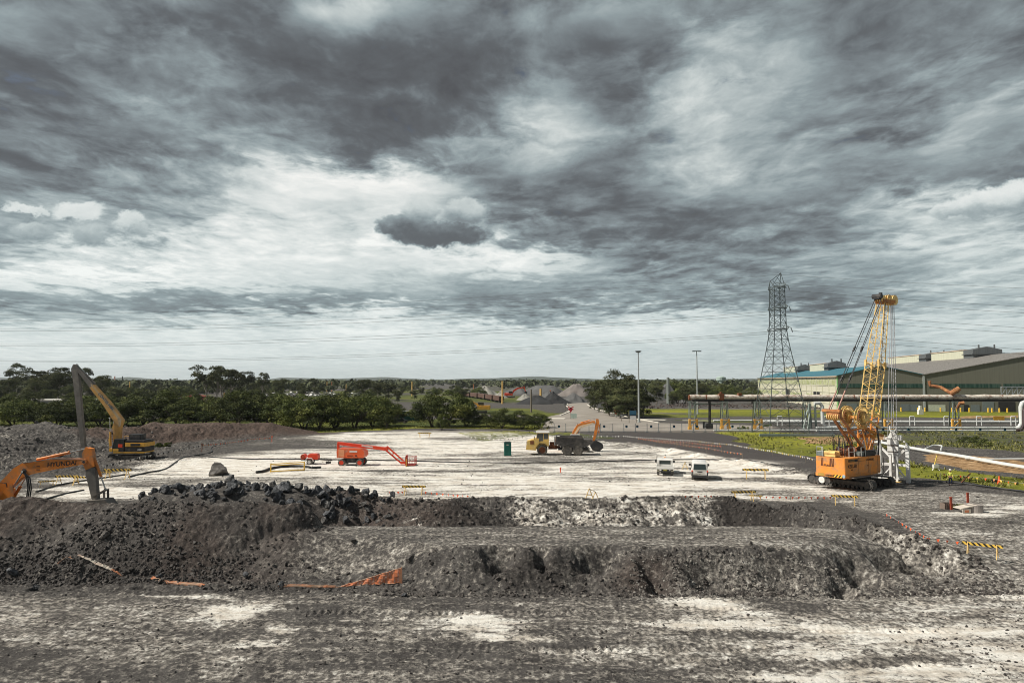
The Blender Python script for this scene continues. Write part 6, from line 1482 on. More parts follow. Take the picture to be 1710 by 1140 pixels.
# ------------------------------------------------------------------ pipe bridge
PIPEW = mat('flaking_white_lagging', (.74, .68, .60), .75, var=.12, vscale=1.2, bump=.06, bscale=3, dirt=(.27, .14, .09), dirt_amt=.27, dscale=1.3)
PB_Y = 171.0
def bx_(px, Y=PB_Y): return (px-855)/1140*Y
def pipe_bridge():
    root = empty('pipe_bridge', (0, PB_Y, 0), 0, 'long flaking white overhead pipe crossing behind the crane on trestles', 'pipe bridge')
    x0 = bx_(1151); pts = [(x0+i*1.5, 0, 7.95+.05*math.sin(i*1.3)) for i in range(96)]
    rr_ = [.66+.05*math.sin(i*2.1)+.03*math.sin(i*5.3) for i in range(96)]
    mb = MB(); mb.tube(pts, rr_, 14); mb.build('lagged_pipe', PIPEW, root, True)
    dk = MB(); dk.box(x0+.5, x0+140, -.5, .6, 7.05, 7.35); dk.box(x0+.5, x0+140, -.6, -.5, 6.95, 7.45); dk.build('support_beam', mat('beam_black', (.02, .018, .018), .8), root)
    eb = MB(); eb.cyl((x0-.3, 0, 7.9), (x0+.2, 0, 7.9), .62, n=16); eb.box(x0+7.2, x0+8.4, -.7, .7, 7.2, 8.9, ch=.1); eb.cyl((x0+7.8, 0, 8.9), (x0+7.8, 0, 9.3), .3); eb.box(x0+12.0, x0+12.8, -.6, .6, 8.4, 9.0); eb.build('rusty_valve', RUST, root)
    for k in range(11): q = MB(); xx = x0+4+k*12.3; q.ring((xx, 0, 7.95), (1, 0, 0), .55, .66, .25, 16); q.build('pipe_strap', RUST, root)
pipe_bridge()
TR = mat('trestle_grey_green', (.26, .31, .28), .6, var=.2)
def trestle(px, label, wide=.9, h=7.0, nm='pipe_trestle', yel=True, Y=PB_Y):
    root = empty(nm, (bx_(px, Y), Y, 0), 0, label, 'trestle', 'trestles of the pipe bridge')
    f = MB()
    for sx in (-1, 1): 
        for sy in (-.7, .7): f.bar((sx*wide, sy, .1), (sx*wide*.65, sy*.8, h), .2)
    for z_ in (h*.25, h*.5, h*.75, h-.15): f.bar((-wide, -.7, z_), (wide, -.7, z_), .13)
    f.bar((-wide, -.72, .3), (wide*.8, -.72, h*.5), .1); f.bar((-wide*.85, -.72, h*.5), (wide*.7, -.72, h-.3), .1); f.build('legs', TR, root)
    if yel:
        y_ = MB()
        for sx in (-1, 1): y_.box(sx*wide-.22, sx*wide+.22, -.92, -.45, 0, 2.6); y_.box(sx*wide-.4, sx*wide+.4, -1.0, -.3, 0, .7)
        y_.bar((-wide, -.9, .4), (wide, -.9, 2.3), .16); y_.bar((-wide, -.9, 2.4), (wide, -.9, 2.4), .18); y_.build('yellow_base', mat('base_yellow', (.85, .46, .08), .6, var=.15, dirt=(.4, .2, .08), dirt_amt=.2), root)
TL = ['leftmost pipe trestle with yellow base behind the road fence', 'second pipe trestle from the left, with yellow feet', 'third pipe trestle from the left, left of the pylon', 'pipe trestle half hidden behind the crane gantry', 'pipe trestle seen through the crane hoist ropes', 'pipe trestle at the right under the rusty branch pipe', 'rightmost pipe trestle beside the tall pipe loop']
for px, l in zip((1155, 1208, 1262, 1345, 1478, 1590, 1706), TL): trestle(px, l, h=7.0, yel=px != 1345)
q = MB(); q.bar((bx_(1155), PB_Y+.4, 6.3), (bx_(1210), PB_Y+.4, 6.3), .3); tag(q.build('portal_beam', TR), 'pale green beam tying the two leftmost pipe trestles', 'beam')
q = MB(); q.tube([(bx_(1183), PB_Y, 7.1), (bx_(1184), PB_Y, 6.4), (bx_(1183), PB_Y-.1, .9), (bx_(1175), PB_Y-.3, .8)], .32, 10); q.box(bx_(1177), bx_(1188), PB_Y-.6, PB_Y+.4, .2, 1.4, ch=.1); q.cyl((bx_(1173), PB_Y-.3, .3), (bx_(1173), PB_Y-.3, 1.9), .25); tag(q.build('down_pipe', mat('black_pipe', (.03, .03, .03), .6)), 'black down pipe with valves between the two leftmost trestles', 'pipe')
q = MB(); q.tube([(bx_(1563), PB_Y+3, 12.0), (bx_(1564), PB_Y+3, 10.9), (bx_(1578), PB_Y+2, 10.4), (bx_(1587), PB_Y, 8.9), (bx_(1587), PB_Y, 8.2)], .42, 10); q.tube([(bx_(1584), PB_Y-.3, 8.8), (bx_(1596), PB_Y-1, 10.2)], .62, 12); q.tube([(bx_(1592), PB_Y-.4, 5.2), (bx_(1597), PB_Y-.6, 6.5), (bx_(1603), PB_Y-1, 6.6)], .45, 10); q.ring((bx_(1591.5), PB_Y-.7, 9.6), (.66, -.05, .75), .6, .75, .3, 14); tag(q.build('branch_pipe', mat('rusty_orange_pipe', (.30, .12, .05), .8, var=.3, dirt=(.6, .3, .12), dirt_amt=.25)), 'rusty branch pipe with elbow on top of the overhead pipe at the right', 'pipe')
# white down pipe by the crane
q = MB(); q.tube([(bx_(1352), PB_Y-2, 6.5), (bx_(1361), PB_Y-2, 6.6), (bx_(1365), PB_Y-2, 5.8), (bx_(1365), PB_Y-2, 1.6), (bx_(1370), PB_Y-2, .7), (bx_(1400), PB_Y-2, .5)], .42, 12); tag(q.build('white_down_pipe', mat('white_pipe', (.66, .68, .66), .45, var=.06, dirt=(.35, .33, .3), dirt_amt=.12)), 'white bent down pipe left of the crane gantry', 'pipe')
q = MB(); q.bar((bx_(1330), PB_Y-3, .3), (bx_(1349), PB_Y, 6.2), .25); q.bar((bx_(1337), PB_Y-3, .3), (bx_(1352), PB_Y, 6.2), .25); q.bar((bx_(1346), PB_Y-1, 0), (bx_(1347), PB_Y-1, 6.4), .5); q.bar((bx_(1357), PB_Y-1, 0), (bx_(1356), PB_Y-1, 6.4), .4); tag(q.build('braced_frame', TR), 'grey braced steel frame beside the white down pipe', 'frame')
# low pipes
WPIPE = MATS['white_pipe']
def lowpipe(px0, px1, Y, z, r, label, m=WPIPE):
    a, b = bx_(px0, Y), bx_(px1, Y); n = 24; mb = MB(); mb.tube([(lerp(a, b, i/n), Y+.05*math.sin(i), z) for i in range(n+1)], r, 10)
    for i in range(1, n, 3): mb.cyl((lerp(a, b, i/n)-.1, Y, z), (lerp(a, b, i/n)+.1, Y, z), r*1.12, n=10)
    o = mb.build('low_pipe', m, None, True); tag(o, label, 'pipe')
lowpipe(1265, 1700, 186, .95, .40, 'upper white pipe running low behind the twin pipes')
lowpipe(1360, 1696, 160.5, 1.15, .26, 'upper one of the twin white pipes along the fence'); lowpipe(1360, 1696, 160, .50, .24, 'lower one of the twin white pipes along the fence')
lowpipe(1190, 1362, 163, .35, .22, 'pale pipe lying at ground level past the pylon feet'); lowpipe(1190, 1340, 200, .5, .3, 'white pipe behind the pylon on the grass')
for i, px in enumerate((1300, 1378, 1520, 1577, 1631, 1688)):
    root = empty('pipe_hoop', (bx_(px, 185), 185, 0), 0, ['white pipe hoop left of the crane behind the pylon', 'white pipe hoop just left of the crane reels', 'white pipe hoop right of the white grab', 'white pipe hoop left of the right hand trestle', 'white pipe hoop between the trestle and the yellow sign', 'white pipe hoop left of the tall pipe loop'][i], 'pipe support', 'white pipe hoops')
    q = MB(); q.tube([(-.65, 0, 0), (-.65, 0, 2.3), (-.5, 0, 2.5), (.5, 0, 2.5), (.65, 0, 2.3), (.65, 0, 0)], .14, 8); q.build('hoop', WPIPE, root)
q = MB(); q.tube([(bx_(1694, 160), 160.3, 1.1), (bx_(1697, 160), 160, 1.2), (bx_(1701.5, 160), 160, 2.2), (bx_(1701.5, 160), 160, 6.0), (bx_(1704, 160), 160, 6.9), (bx_(1708, 160), 160, 7.1), (bx_(1760, 160), 160, 7.1)], .48, 14); tag(q.build('pipe_loop', WPIPE, None, True), 'tall white pipe rising at the right edge', 'pipe')
q = MB(); q.tube([(bx_(1694, 159), 159.2, .6), (bx_(1701, 159), 159, .8), (bx_(1705.5, 159), 159, 1.9), (bx_(1706, 159), 159, 5.1), (bx_(1709, 159), 159, 5.9), (bx_(1760, 159), 159, 6.0)], .36, 12); tag(q.build('pipe_loop', mat('maroon_black_pipe', (.05, .03, .03), .55), None, True), 'dark pipe rising just inside the tall white pipe', 'pipe')
q = MB()
for z_ in (9.6, 11.8): q.bar((bx_(1689), PB_Y+4, z_-1.3), (bx_(1740), PB_Y+4, z_-1.3), .25)
for k in range(7): xx = bx_(1689)+k*1.4; q.bar((xx, PB_Y+4, 8.3), (xx+1.4, PB_Y+4, 10.5), .14); q.bar((xx, PB_Y+4, 8.3), (xx, PB_Y+4, 10.5), .14)
tag(q.build('truss_walkway', GALVL), 'white truss walkway above the overhead pipe at the right edge', 'walkway')
# diagonal pipes
def diag(z, dx_, r, label):
    a = G(1456, 737, z); b = G(1712, 781, z); e = b+(b-a)*.3; n = 16; mb = MB(); mb.tube([a.lerp(e, i/n)+Vector((dx_+.08*math.sin(i*1.7), 0, .03*math.sin(i))) for i in range(n+1)], r, 10); tag(mb.build('diagonal_pipe', WPIPE, None, True), label, 'pipe', 'diagonal white pipes')
diag(.4, 0, .17, 'left one of the two white pipes running diagonally to the right edge'); diag(.4, 1.0, .17, 'right one of the two white pipes running diagonally to the right edge')
p = G(1566, 752, .5); q = MB(); q.tube([p+Vector((-.3, 3, 0)), p+Vector((2.6, 5.5, .35)), p+Vector((3.4, 5.2, .4)), p+Vector((3.5, 4.4, .35)), p+Vector((.8, .5, 0))], .13, 8); tag(q.build('pipe_bend', WPIPE, None, True), 'small U shaped pipe bend on the diagonal pipes', 'pipe')
q = MB(); a = G(1612, 765, .4); b = G(1715, 766, .4); q.tube([a, a.lerp(b, .3)+Vector((0, -1, 0)), b], .15, 8); tag(q.build('branch_pipe', WPIPE, None, True), 'white pipe branching right from the diagonal pair', 'pipe')
# fences
def fence(px0, px1, Y, h, n, label, signs=()):
    a, b = bx_(px0, Y), bx_(px1, Y); root = empty('mesh_fence', ((a+b)/2, Y, 0), 0, label, 'fence'); L = (b-a)/2
    for k in range(n+1):
        q = MB(); xx = -L+2*L*k/n; q.cyl((xx, 0, 0), (xx, 0, h), .07, n=6); q.box(xx-.3, xx+.3, -.2, .2, 0, .14); q.build('post', mat('fence_grey', (.20, .23, .24), .5, metal=.2), root)
    r = MB(); r.bar((-L, 0, h-.06), (L, 0, h-.06), .05); r.bar((-L, 0, .2), (L, 0, .2), .05); m_ = MB()
    for k in range(int(2*L/1.0)): xx = -L+k*1.0; m_.bar((xx, 0, .2), (xx, 0, h-.06), .012)
    for k in range(1, 5): m_.bar((-L, 0, .2+k*(h-.26)/5), (L, 0, .2+k*(h-.26)/5), .012)
    r.build('rail', mat('fence_grey', (.2, .23, .24), .5), root); m_.build('mesh_wires', GALVL, root)
    for s in signs: q = MB(); xx = bx_(s, Y)-(a+b)/2; q.cyl((xx, -.12, h-.75), (xx, -.06, h-.75), .30, n=12); q.box(xx-.22, xx+.22, -.12, -.06, h-.75, h-.45); q.build('shield_sign', mat('sign_blue', (.03, .13, .22), .5), root)
fence(925, 1272, 162, 2.05, 18, 'grey mesh security fence with blue shields beside the road', (933, 1008, 1045, 1063, 1086, 1124, 1162, 1221))
fence(1365, 1710, 157, 1.7, 16, 'wire fence with thin posts in front of the twin pipes', (1471, 1513, 1592, 1632, 1673))
# signs near the road
def sign(px, base, top, label, boards, posts=(0,)):
    p = G(px, base); h = D(px, top, p.y).z; root = empty('road_sign', (p.x, p.y, 0), 0, label, 'road sign')
    q = MB()
    for dx_ in posts: q.cyl((dx_, 0, 0), (dx_, 0, h*.95), .09, n=6)
    q.build('post', WPM, root)
    for (kind, z_, s, m_) in boards:
        q = MB(); z_ *= h
        if kind == 'box': q.box(-s, s, -.12, -.05, z_-s*.8, z_+s*.8)
        elif kind == 'disc': q.cyl((0, -.12, z_), (0, -.05, z_), s, n=16)
        elif kind == 'tri': q.prism([(-s, z_+s*.8), (0, z_-s*.8), (s, z_+s*.8)], -.12, -.05)
        elif kind == 'cross':
            for sg in (-1, 1): q.bar((-s, -.14, z_-sg*s*.5), (s, -.14, z_+sg*s*.5), .06, .32)
        q.build('sign_board', m_, root)
    return root
SR = mat('sign_red', (.55, .03, .05), .5); SW = mat('sign_white', (.78, .78, .78), .5); SBK = mat('sign_back', (.25, .26, .27), .6); SB = mat('sign_blue', (.03, .13, .22), .5)
sign(953, 699, 680, 'red and white give way rail signs left of the road entrance', [('cross', .93, .9, SR), ('tri', .70, .75, SR)]); sign(958, 699, 690, 'pale direction board under the give way sign', [('box', .55, .95, mat('pale_green_sign', (.55, .68, .60), .5))])
sign(1029, 697, 683, 'red railway crossing sign on the yellow grass right of the road', [('cross', .9, .7, SR), ('disc', .55, .45, SR), ('box', .25, .35, SW)])
sign(1002, 689, 675, 'grey back of a sign beside the dark grove', [('box', .85, .8, SBK)]); sign(1015, 692, 680, 'small grey triangular sign back at the grove', [('tri', .85, .6, SBK)]); sign(944, 686, 673, 'grey crossed sign back at the far left of the road', [('cross', .85, .8, SBK)])
sign(1038, 703, 692, 'grey triangular sign back in the grass before the mast', [('tri', .8, .55, SBK)])
sign(1057, 706, 686, 'double post sign with blue and white boards left of the tall mast', [('box', .82, .95, SB), ('box', .48, .85, SW)], (-1.1, 1.1))
sign(1668, 706, 700, 'orange yellow hazard sign hung on the low white pipe', [('box', .62, 1.6, mat('sign_amber', (.80, .42, .05), .5))], (-1.4, 1.4)); sign(1656, 708, 702, 'small white sign left of the orange hazard sign', [('box', .8, .55, SW)])

# ------------------------------------------------------------------ stockpiles, wagons, yard things
def stock(px, base, top, wpx, m, label, seed, Y=None, flat=0.0):
    p = G(px, base); Y = p.y; h = D(px, top, Y).z; w = wpx/1140*Y; rg = np.random.default_rng(seed); n, k = 56, 12; V = [(0, 0, h*(1-flat*.2))]
    off = rg.uniform(-.15, .15, 2)*w
    for j in range(1, k+1):
        f = j/k
        for i in range(n):
            t_ = 2*math.pi*i/n; nz = vn(np.array([math.cos(t_)*2.2+seed]), np.array([math.sin(t_)*2.2+j*.22]), seed)[0]; gl = vn(np.array([t_*9.0]), np.array([j*.1]), seed+9)[0]
            rr_ = f*(1+.16*nz+.035*gl)
            ff = max(0, f-flat)/(1-flat) if flat else f
            V.append((math.cos(t_)*rr_*w*.5+off[0]*(1-f), math.sin(t_)*rr_*w*.42, h*(1-ff**.92)*(1+.05*nz)+.25*gl*(1-f)-.02*j))
    F3 = [(0, 1+i, 1+(i+1) % n, 1+(i+1) % n) for i in range(n)]; me = bpy.data.meshes.new('stockpile')
    fs = [(0, 1+i, 1+(i+1) % n) for i in range(n)]+[(1+(j-1)*n+i, 1+j*n+i, 1+j*n+(i+1) % n, 1+(j-1)*n+(i+1) % n) for j in range(1, k) for i in range(n)]
    me.from_pydata(V, [], fs); me.materials.append(m); o = bpy.data.objects.new('stockpile', me); COL.objects.link(o); o.location = (p.x, p.y, -.1); bm_fix(o)
    for q_ in me.polygons: q_.use_smooth = True
    tag(o, label, 'stockpile', 'gravel stockpiles')
G1 = mat('pale_gravel', (.30, .29, .26), .95, var=.3, vscale=.12, bump=.3, bscale=.8); G2 = mat('grey_gravel', (.12, .12, .12), .95, var=.3, vscale=.12, bump=.3, bscale=.8); G3 = mat('black_slag_pile', (.035, .036, .038), .9, var=.35, vscale=.2, bump=.35, bscale=.7); G4 = mat('pinkish_gravel', (.20, .178, .165), .95, var=.25, vscale=.1, bump=.3, bscale=.8)
for a in ((808,660,643,54,G1,'pale pointed gravel pile behind the wagon train',1),(834,664,652,36,G1,'small pale gravel pile right of the pointed one',2),(860,658,645,62,G2,'grey gravel pile behind the red digger',3),(905,657,643,90,G2,'long low grey stockpile in the middle background',4,None,.35),
          (878,668,656,34,G1,'light gravel pile just right of the red digger',5),(890,674,660,74,G3,'black slag pile nearest the road, left part',6,None,.15),(925,673,653,58,G3,'black slag pile with a peak beside the road',7),(955,672,655,56,G2,'grey cone pile touching the dark grove',8),(962,661,641,64,G4,'pinkish gravel pile behind the black slag',9,None,.2),(918,664,652,46,G2,'grey cone behind the black slag peak',10),
          (784,662,652,30,G3,'small dark pile at the left end of the wagons',11),(1110,668,640,58,G2,'tall grey stockpile behind the grove right of the road',12,None,.1),(1072,668,643,64,G2,'grey stockpile half behind the bushy grove',13),(1140,672,656,30,G2,'low grey pile at the left end of the overhead pipe',14)):
    stock(a[0], a[1], a[2], a[3], a[4], a[5], a[6]*7, None, a[8] if len(a) > 8 else 0)
WAG = mat('wagon_brown', (.13, .075, .06), .8, var=.25)
for i in range(6):
    f = i/5; px = lerp(768, 832, f); b_ = lerp(662, 671.5, f**1.4); p = G(px, b_); nx_ = G(lerp(768, 832, min(1, f+.2)) if f < 1 else px+12, lerp(662, 671.5, min(1, f+.2)**1.4) if f < 1 else b_+2.2)
    root = empty('rail_wagon', (p.x, p.y, 0), math.atan2(nx_.y-p.y, nx_.x-p.x), f'{ORD[i]} brown open wagon from the left of the train by the gravel piles', 'wagon', 'brown railway wagons')
    L = (nx_-p).length*.46; h = 3.6
    q = MB(); q.box(-L, L, -1.4, 1.4, 1.1, h, ch=.05)
    for k in range(7): q.box(-L+.3+k*(2*L-.6)/6-.08, -L+.3+k*(2*L-.6)/6+.08, -1.5, 1.5, 1.1, h-.05)
    q.build('body', WAG, root)
    for s in (-1, 1):
        q = MB()
        for dx_ in (-.9, .9): q.cyl((s*L*.68+dx_, -.8, .45), (s*L*.68+dx_, .8, .45), .45, n=14)
        q.box(s*L*.68-1.3, s*L*.68+1.3, -.7, .7, .5, 1.1); q.build('bogie', DARK, root)
def red_digger(px, base, sc, rot, colr, label, arm):
    p = G(px, base); root = empty('small_excavator', (p.x, p.y, 0), rot, label, 'excavator'); root.scale = (sc,)*3
    q = MB(); q.beam(arm[0], -.3, .3); bm_fix(q.build('boom', colr, root)); q = MB(); q.beam(arm[1], -.25, .25); bm_fix(q.build('stick', colr, root))
    q = MB(); e = arm[1][-1]; q.prism([(e[0]-.4, e[1]+.3), (e[0]+.8, e[1]+.2), (e[0]+.7, e[1]-.8), (e[0]-.5, e[1]-.9)], -.5, .5); bm_fix(q.build('bucket', DARK, root))
    q = MB(); q.box(-2.8, .9, -1.3, 1.3, 1.0, 2.2, ch=.12); q.build('house', colr, root); cab(root, -.9, .8, -1.3, -.3, 1.1, 2.9, DARK)
    track(root, -1.9, 1.9, -1.4, -.85, .8); track(root, -1.9, 1.9, .85, 1.4, .8)
ARM = ([(.4, 1.6, .6), (1.4, 3.2, .8), (3.0, 4.2, .7), (5.6, 4.6, .4)], [(5.9, 5.1, .4), (6.2, 4.0, .5), (6.6, 2.6, .35)])
red_digger(853, 664, 1.6, 0, RED, 'distant red digger with raised arm among the gravel piles', ARM)
q = MB(); p = G(849.5, 663.5); q.box(-2.4, 2.4, -2, 2, 1.5, 5.0, ch=.4); o = q.build('white_hopper', WHITE); o.location = (p.x, p.y, -1.4); tag(o, 'white hopper block left of the distant red digger', 'hopper')
red_digger(802, 690, 1.35, math.pi, YE_C, 'mini yellow digger parked between the domed wattle and the black piles', ([(.2, 1.5, .4), (.9, 2.6, .5), (2.4, 3.2, .4)], [(2.5, 3.3, .35), (3.9, 2.4, .3), (4.8, 1.9, .25)]))
def container():
    p = G(685, 702); root = empty('shipping_container', (p.x, p.y, 0), 0, 'dark green shipping container under the trees with white lettering', 'container'); gm_ = mat('container_green', (.012, .085, .065), .6)
    q = MB(); q.box(-3.1, 3.3, -1.2, 1.2, .15, 2.75)
    for k in range(20): q.box(-3.0+k*.32, -2.88+k*.32, -1.23, 1.2, .25, 2.6)
    q.build('body', gm_, root); q = MB(); q.box(-5.6, 3.5, -1.7, 1.3, 2.8, 2.95); q.build('awning_roof', mat('awning_grey', (.4, .42, .38), .6), root)
    text('CORCO', .75, Matrix.Translation((-1.3, -1.26, 1.7)) @ Matrix.Rotation(R(90), 4, 'X'), SW, root, xs=1.1)
container()
def parked_car(px, base, rot, col, label, sc=1.0, grp=None):
    p = G(px, base); root = empty('parked_car', (p.x, p.y, 0), rot, label, 'car', grp); root.scale = (sc,)*3
    q = MB(); q.prism([(-2.2, .35), (2.2, .35), (2.2, .8), (1.4, .95), (.8, 1.45), (-1.2, 1.5), (-1.9, 1.0), (-2.2, .9)], -.85, .85); bm_fix(q.build('body', col, root)); q = MB(); q.prism([(1.25, .98), (.78, 1.38), (-1.15, 1.42), (-1.7, 1.02)], -.87, .87); bm_fix(q.build('window', GLASS, root))
    for xw in (-1.4, 1.4):
        for sy in (-.8, .8): wheel(root, (xw, sy, .33), .33, .2, GREYST, 12, lug=False)
    return root
parked_car(668, 706.5, 0, BLK, 'black car parked under the trees left of the green container')
parked_car(799, 705, .3, mat('silver_paint', (.5, .51, .52), .35), 'silver car hidden behind the low wattle near the mini digger')
parked_car(1004, 664, 0, WHITE, 'white car far off before the grove by the stockpiles', 1.3)
first = None; rgc = random.Random(8)
cols = [WHITE, SW, mat('silver_paint', (.5, .5, .5), .35), mat('dark_paint', (.05, .06, .08), .3)]
cars = []
proto = None
for i in range(46):
    px = rgc.uniform(425, 606); b_ = rgc.choice([656.5, 658, 660, 662, 664]); 
    if proto is None: proto = parked_car(px, b_, rgc.uniform(-.3, .3), WHITE, 'white car parked among the rows of the far car yard', 1.15, 'cars in the far car yard'); cars.append(proto)
    else:
        o = copy_tree(proto); p = G(px, b_); o.location = (p.x, p.y, 0); o.rotation_euler = (0, 0, rgc.choice([0, .2, 1.4, 1.6])); o.name = 'parked_car'; tag(o, 'white car parked among the rows of the far car yard')
def low_building(px0, px1, base, top, m, label, roofc=None, depth=14):
    p = G((px0+px1)/2, base); w = (px1-px0)/1140*p.y/2; h = D(px0, top, p.y).z; root = empty('low_building', (p.x, p.y, 0), 0, label, 'building'); q = MB(); q.box(-w, w, 0, depth, 0, h*.8); q.build('wall', m, root); q = MB(); q.prism([(-w-.4, h*.8), (w+.4, h*.8), (w+.4, h*.86), (0, h), (-w-.4, h*.86)], -.5, depth+.5); bm_fix(q.build('roof', roofc or m, root)); q = MB()
    for k in range(max(2, int(w/4))): xx = -w+(k+.6)*2*w/max(2, int(w/4)); q.box(xx-.8, xx+.8, -.06, 0, h*.3, h*.6)
    q.build('window', DRD, root)
low_building(590, 604, 664, 655, WHITE, 'white box building right of the car yard', WHITE)
low_building(303, 328, 672, 660, mat('shed_red', (.42, .05, .04), .7), 'red shed showing over the wattle row', mat('shed_red_roof', (.30, .05, .04), .7))
low_building(-40, 132, 678, 667, mat('pale_wall', (.36, .36, .34), .7), 'long pale roofed building behind the left end of the wattles', mat('pale_roof', (.52, .50, .46), .6), 20)
low_building(183, 220, 675, 668, WHITE, 'low white roofed shed right of the excavator boom', mat('white_roof', (.75, .72, .66), .6), 16); low_building(222, 300, 672, 664, mat('grey_wall', (.25, .25, .25), .7), 'long grey low shed left of the red shed', mat('grey_roof', (.34, .34, .34), .6), 12)
low_building(404, 470, 662, 656, mat('pale_wall', (.36, .36, .34), .7), 'pale low building left of the car yard', mat('pale_roof', (.5, .5, .46), .6), 12)
low_building(976, 1003, 660, 652, WHITE, 'small white roofed shed behind the grove', WHITE, 8)
# yard debris strips in front of the sheds
deb = rock_mat('yard_scrap', (.04, .025, .022), (.11, .07, .06), (.3, .26, .22))
def z_scrap(rg, n):
    px = rg.uniform(1080, 1700, n); b_ = np.where(rg.random(n) < .5, rg.uniform(674, 682, n), rg.uniform(677, 680, n)+2*np.sin(px*.02)); P = [G(a, c) for a, c in zip(px, b_)]; return np.array([p.x for p in P]), np.array([p.y for p in P])
o = rubble('rubble', 'dark scrap and rubble strewn over the yard before the sheds', 1500, z_scrap, .15, .8, deb, 31, .2)
p = G(1537, 692); q = MB(); q.prism([(-.9, 0), (.9, 0), (.8, 1.6), (.3, 2.2), (.25, 3.2), (-.3, 3.2), (-.4, 2.0), (-.8, 1.5)], -.5, .5); o = q.build('white_valve_cover', WHITE); bm_fix(o); o.location = p; tag(o, 'white valve cover on the dark yard right of the hoist ropes', 'valve')
# ------------------------------------------------------------------ portable toilet
def toilet():
    p = G(847.5, 761); root = empty('portable_toilet', (p.x, p.y, 0), .06, 'dark teal green portable toilet standing on the white sand', 'portable toilet')
    m = mat('toilet_green', (.012, .16, .125), .5, var=.08)
    q = MB(); q.box(-.55, .55, -.55, .55, .12, 2.15, ch=.03)
    for x_ in (-.55, .49): q.box(x_, x_+.06, -.58, -.53, .12, 2.2)
    for k in range(6): q.box(.55, .575, -.45+k*.17, -.38+k*.17, .2, 2.05)
    q.build('cabin', m, root); q = MB(); q.box(-.60, .60, -.60, .60, 2.15, 2.24); q.box(-.45, .45, -.45, .45, 2.24, 2.32, ch=.03); q.build('roof', mat('toilet_roof', (.10, .13, .12), .5), root)
    q = MB(); q.box(-.40, .40, -.575, -.55, .2, 2.0, ch=.01); d = q.build('door', mat('toilet_door', (.010, .13, .10), .5), root); q = MB(); q.box(-.2, .15, -.59, -.575, 1.72, 1.9); q.build('door_sign', mat('dull_sign', (.5, .48, .4), .6), d); q = MB(); q.box(-.36, -.3, -.60, -.575, 1.0, 1.15); q.build('door_latch', DARK, d)
    q = MB(); q.box(-.6, .6, -.6, .6, 0, .12); q.build('base_skid', GREYST, root)
toilet()

# ------------------------------------------------------------------ barricades
def board_mat():
    m = bpy.data.materials.new('barrier_board'); m.use_nodes = True; t = NT(m.node_tree)
    x_, y_, z_ = t.sep(t.node('ShaderNodeTexCoord').outputs['Object'])
    f = t.m('FRACT', t.m('MULTIPLY', t.m('ADD', x_, t.m('MULTIPLY', z_, .9)), 2.9))
    t.put(t.n['Principled BSDF'].inputs['Base Color'], t.mix(t.m('GREATER_THAN', f, .52), (.86, .58, .10), (.02, .018, .015))); return m
BM = board_mat()
def barricade_proto():
    root = empty('barricade', (0, 0, 0), 0); q = MB(); q.box(-1.2, 1.2, -.025, .025, .74, .94); q.build('board', BM, root)
    for s in (-.85, .85):
        q = MB(); q.bar((s, -.04, .95), (s-.05, -.42, 0), .045); q.bar((s, .04, .95), (s+.05, .42, 0), .045); q.bar((s-.02, -.22, .42), (s+.02, .22, .42), .045); q.build('trestle', YE_B, root)
    return root
bpro = barricade_proto(); bused = [False]
def barricade(px, py, rot, label, sc=1.0, pale=False):
    p = G(px, py); o = bpro if not bused[0] else copy_tree(bpro); bused[0] = True
    o.location = (p.x, p.y, gz(p.x, p.y) if p.y < 170 else 0); o.rotation_euler = (0, 0, rot); o.scale = (sc,)*3; tag(o, label, 'barricade', 'striped trestle barricades')
for a in ((691,826,0,'black and yellow striped barricade at the right end of the rock heap',1.05),(1242,836,.05,'striped barricade between pennant lines behind the trench',1.05),(1262,835,-.25,'striped barricade overlapping the right end of another behind the trench',.55),
          (1411,843,-.28,'striped barricade on the bank in front of the crane',1.0),(1640,908,-.62,'striped barricade nearest the camera at the right edge',1.05),
          (112,809,.02,'striped barricade directly right of the hanging hoses of the near orange excavator',1.15),(140,810,-.08,'striped barricade left of the near excavator stick',1.1),(196,800,.1,'striped barricade just right of the near excavator stick',1.35),(176,795,.2,'small striped barricade peeping out behind the near excavator stick',.6),(78,812,.5,'short striped barricade beside a white sign near the left edge',.7),
          (709,731,0,'faded striped barricade far back on the white sand near the wattles',1.2),(1262,799,-.15,'faded pale barricade on the sand between van and crane',1.3),(1144,783,1.3,'narrow end view of a pale barricade between ute and van',.9)):
    barricade(*a)
def folded(px, py):
    p = G(px, py); root = empty('trestle_stand', (p.x, p.y, 0), 0, 'bare timber trestle legs standing open behind the pale trench wall', 'trestle'); q = MB()
    for s in (-1, 1): q.bar((-.3, 0, 1.15), (-.3+s*.45, s*.2, 0), .06); q.bar((.35, .3, .75), (.35+s*.35, .3+s*.2, 0), .06)
    q.bar((-.6, 0, .45), (0, 0, .45), .05); q.bar((-.3, 0, 1.1), (.35, .3, .75), .05); q.build('legs', YE_B, root)
folded(989, 834)
p = G(73, 811); q = MB(); q.box(-.6, .6, -.03, .03, .1, .75); o = q.build('white_board', WHITE); o.location = (p.x, p.y, gz(p.x, p.y)); tag(o, 'white board leaning by the short barricade near the left edge', 'board')

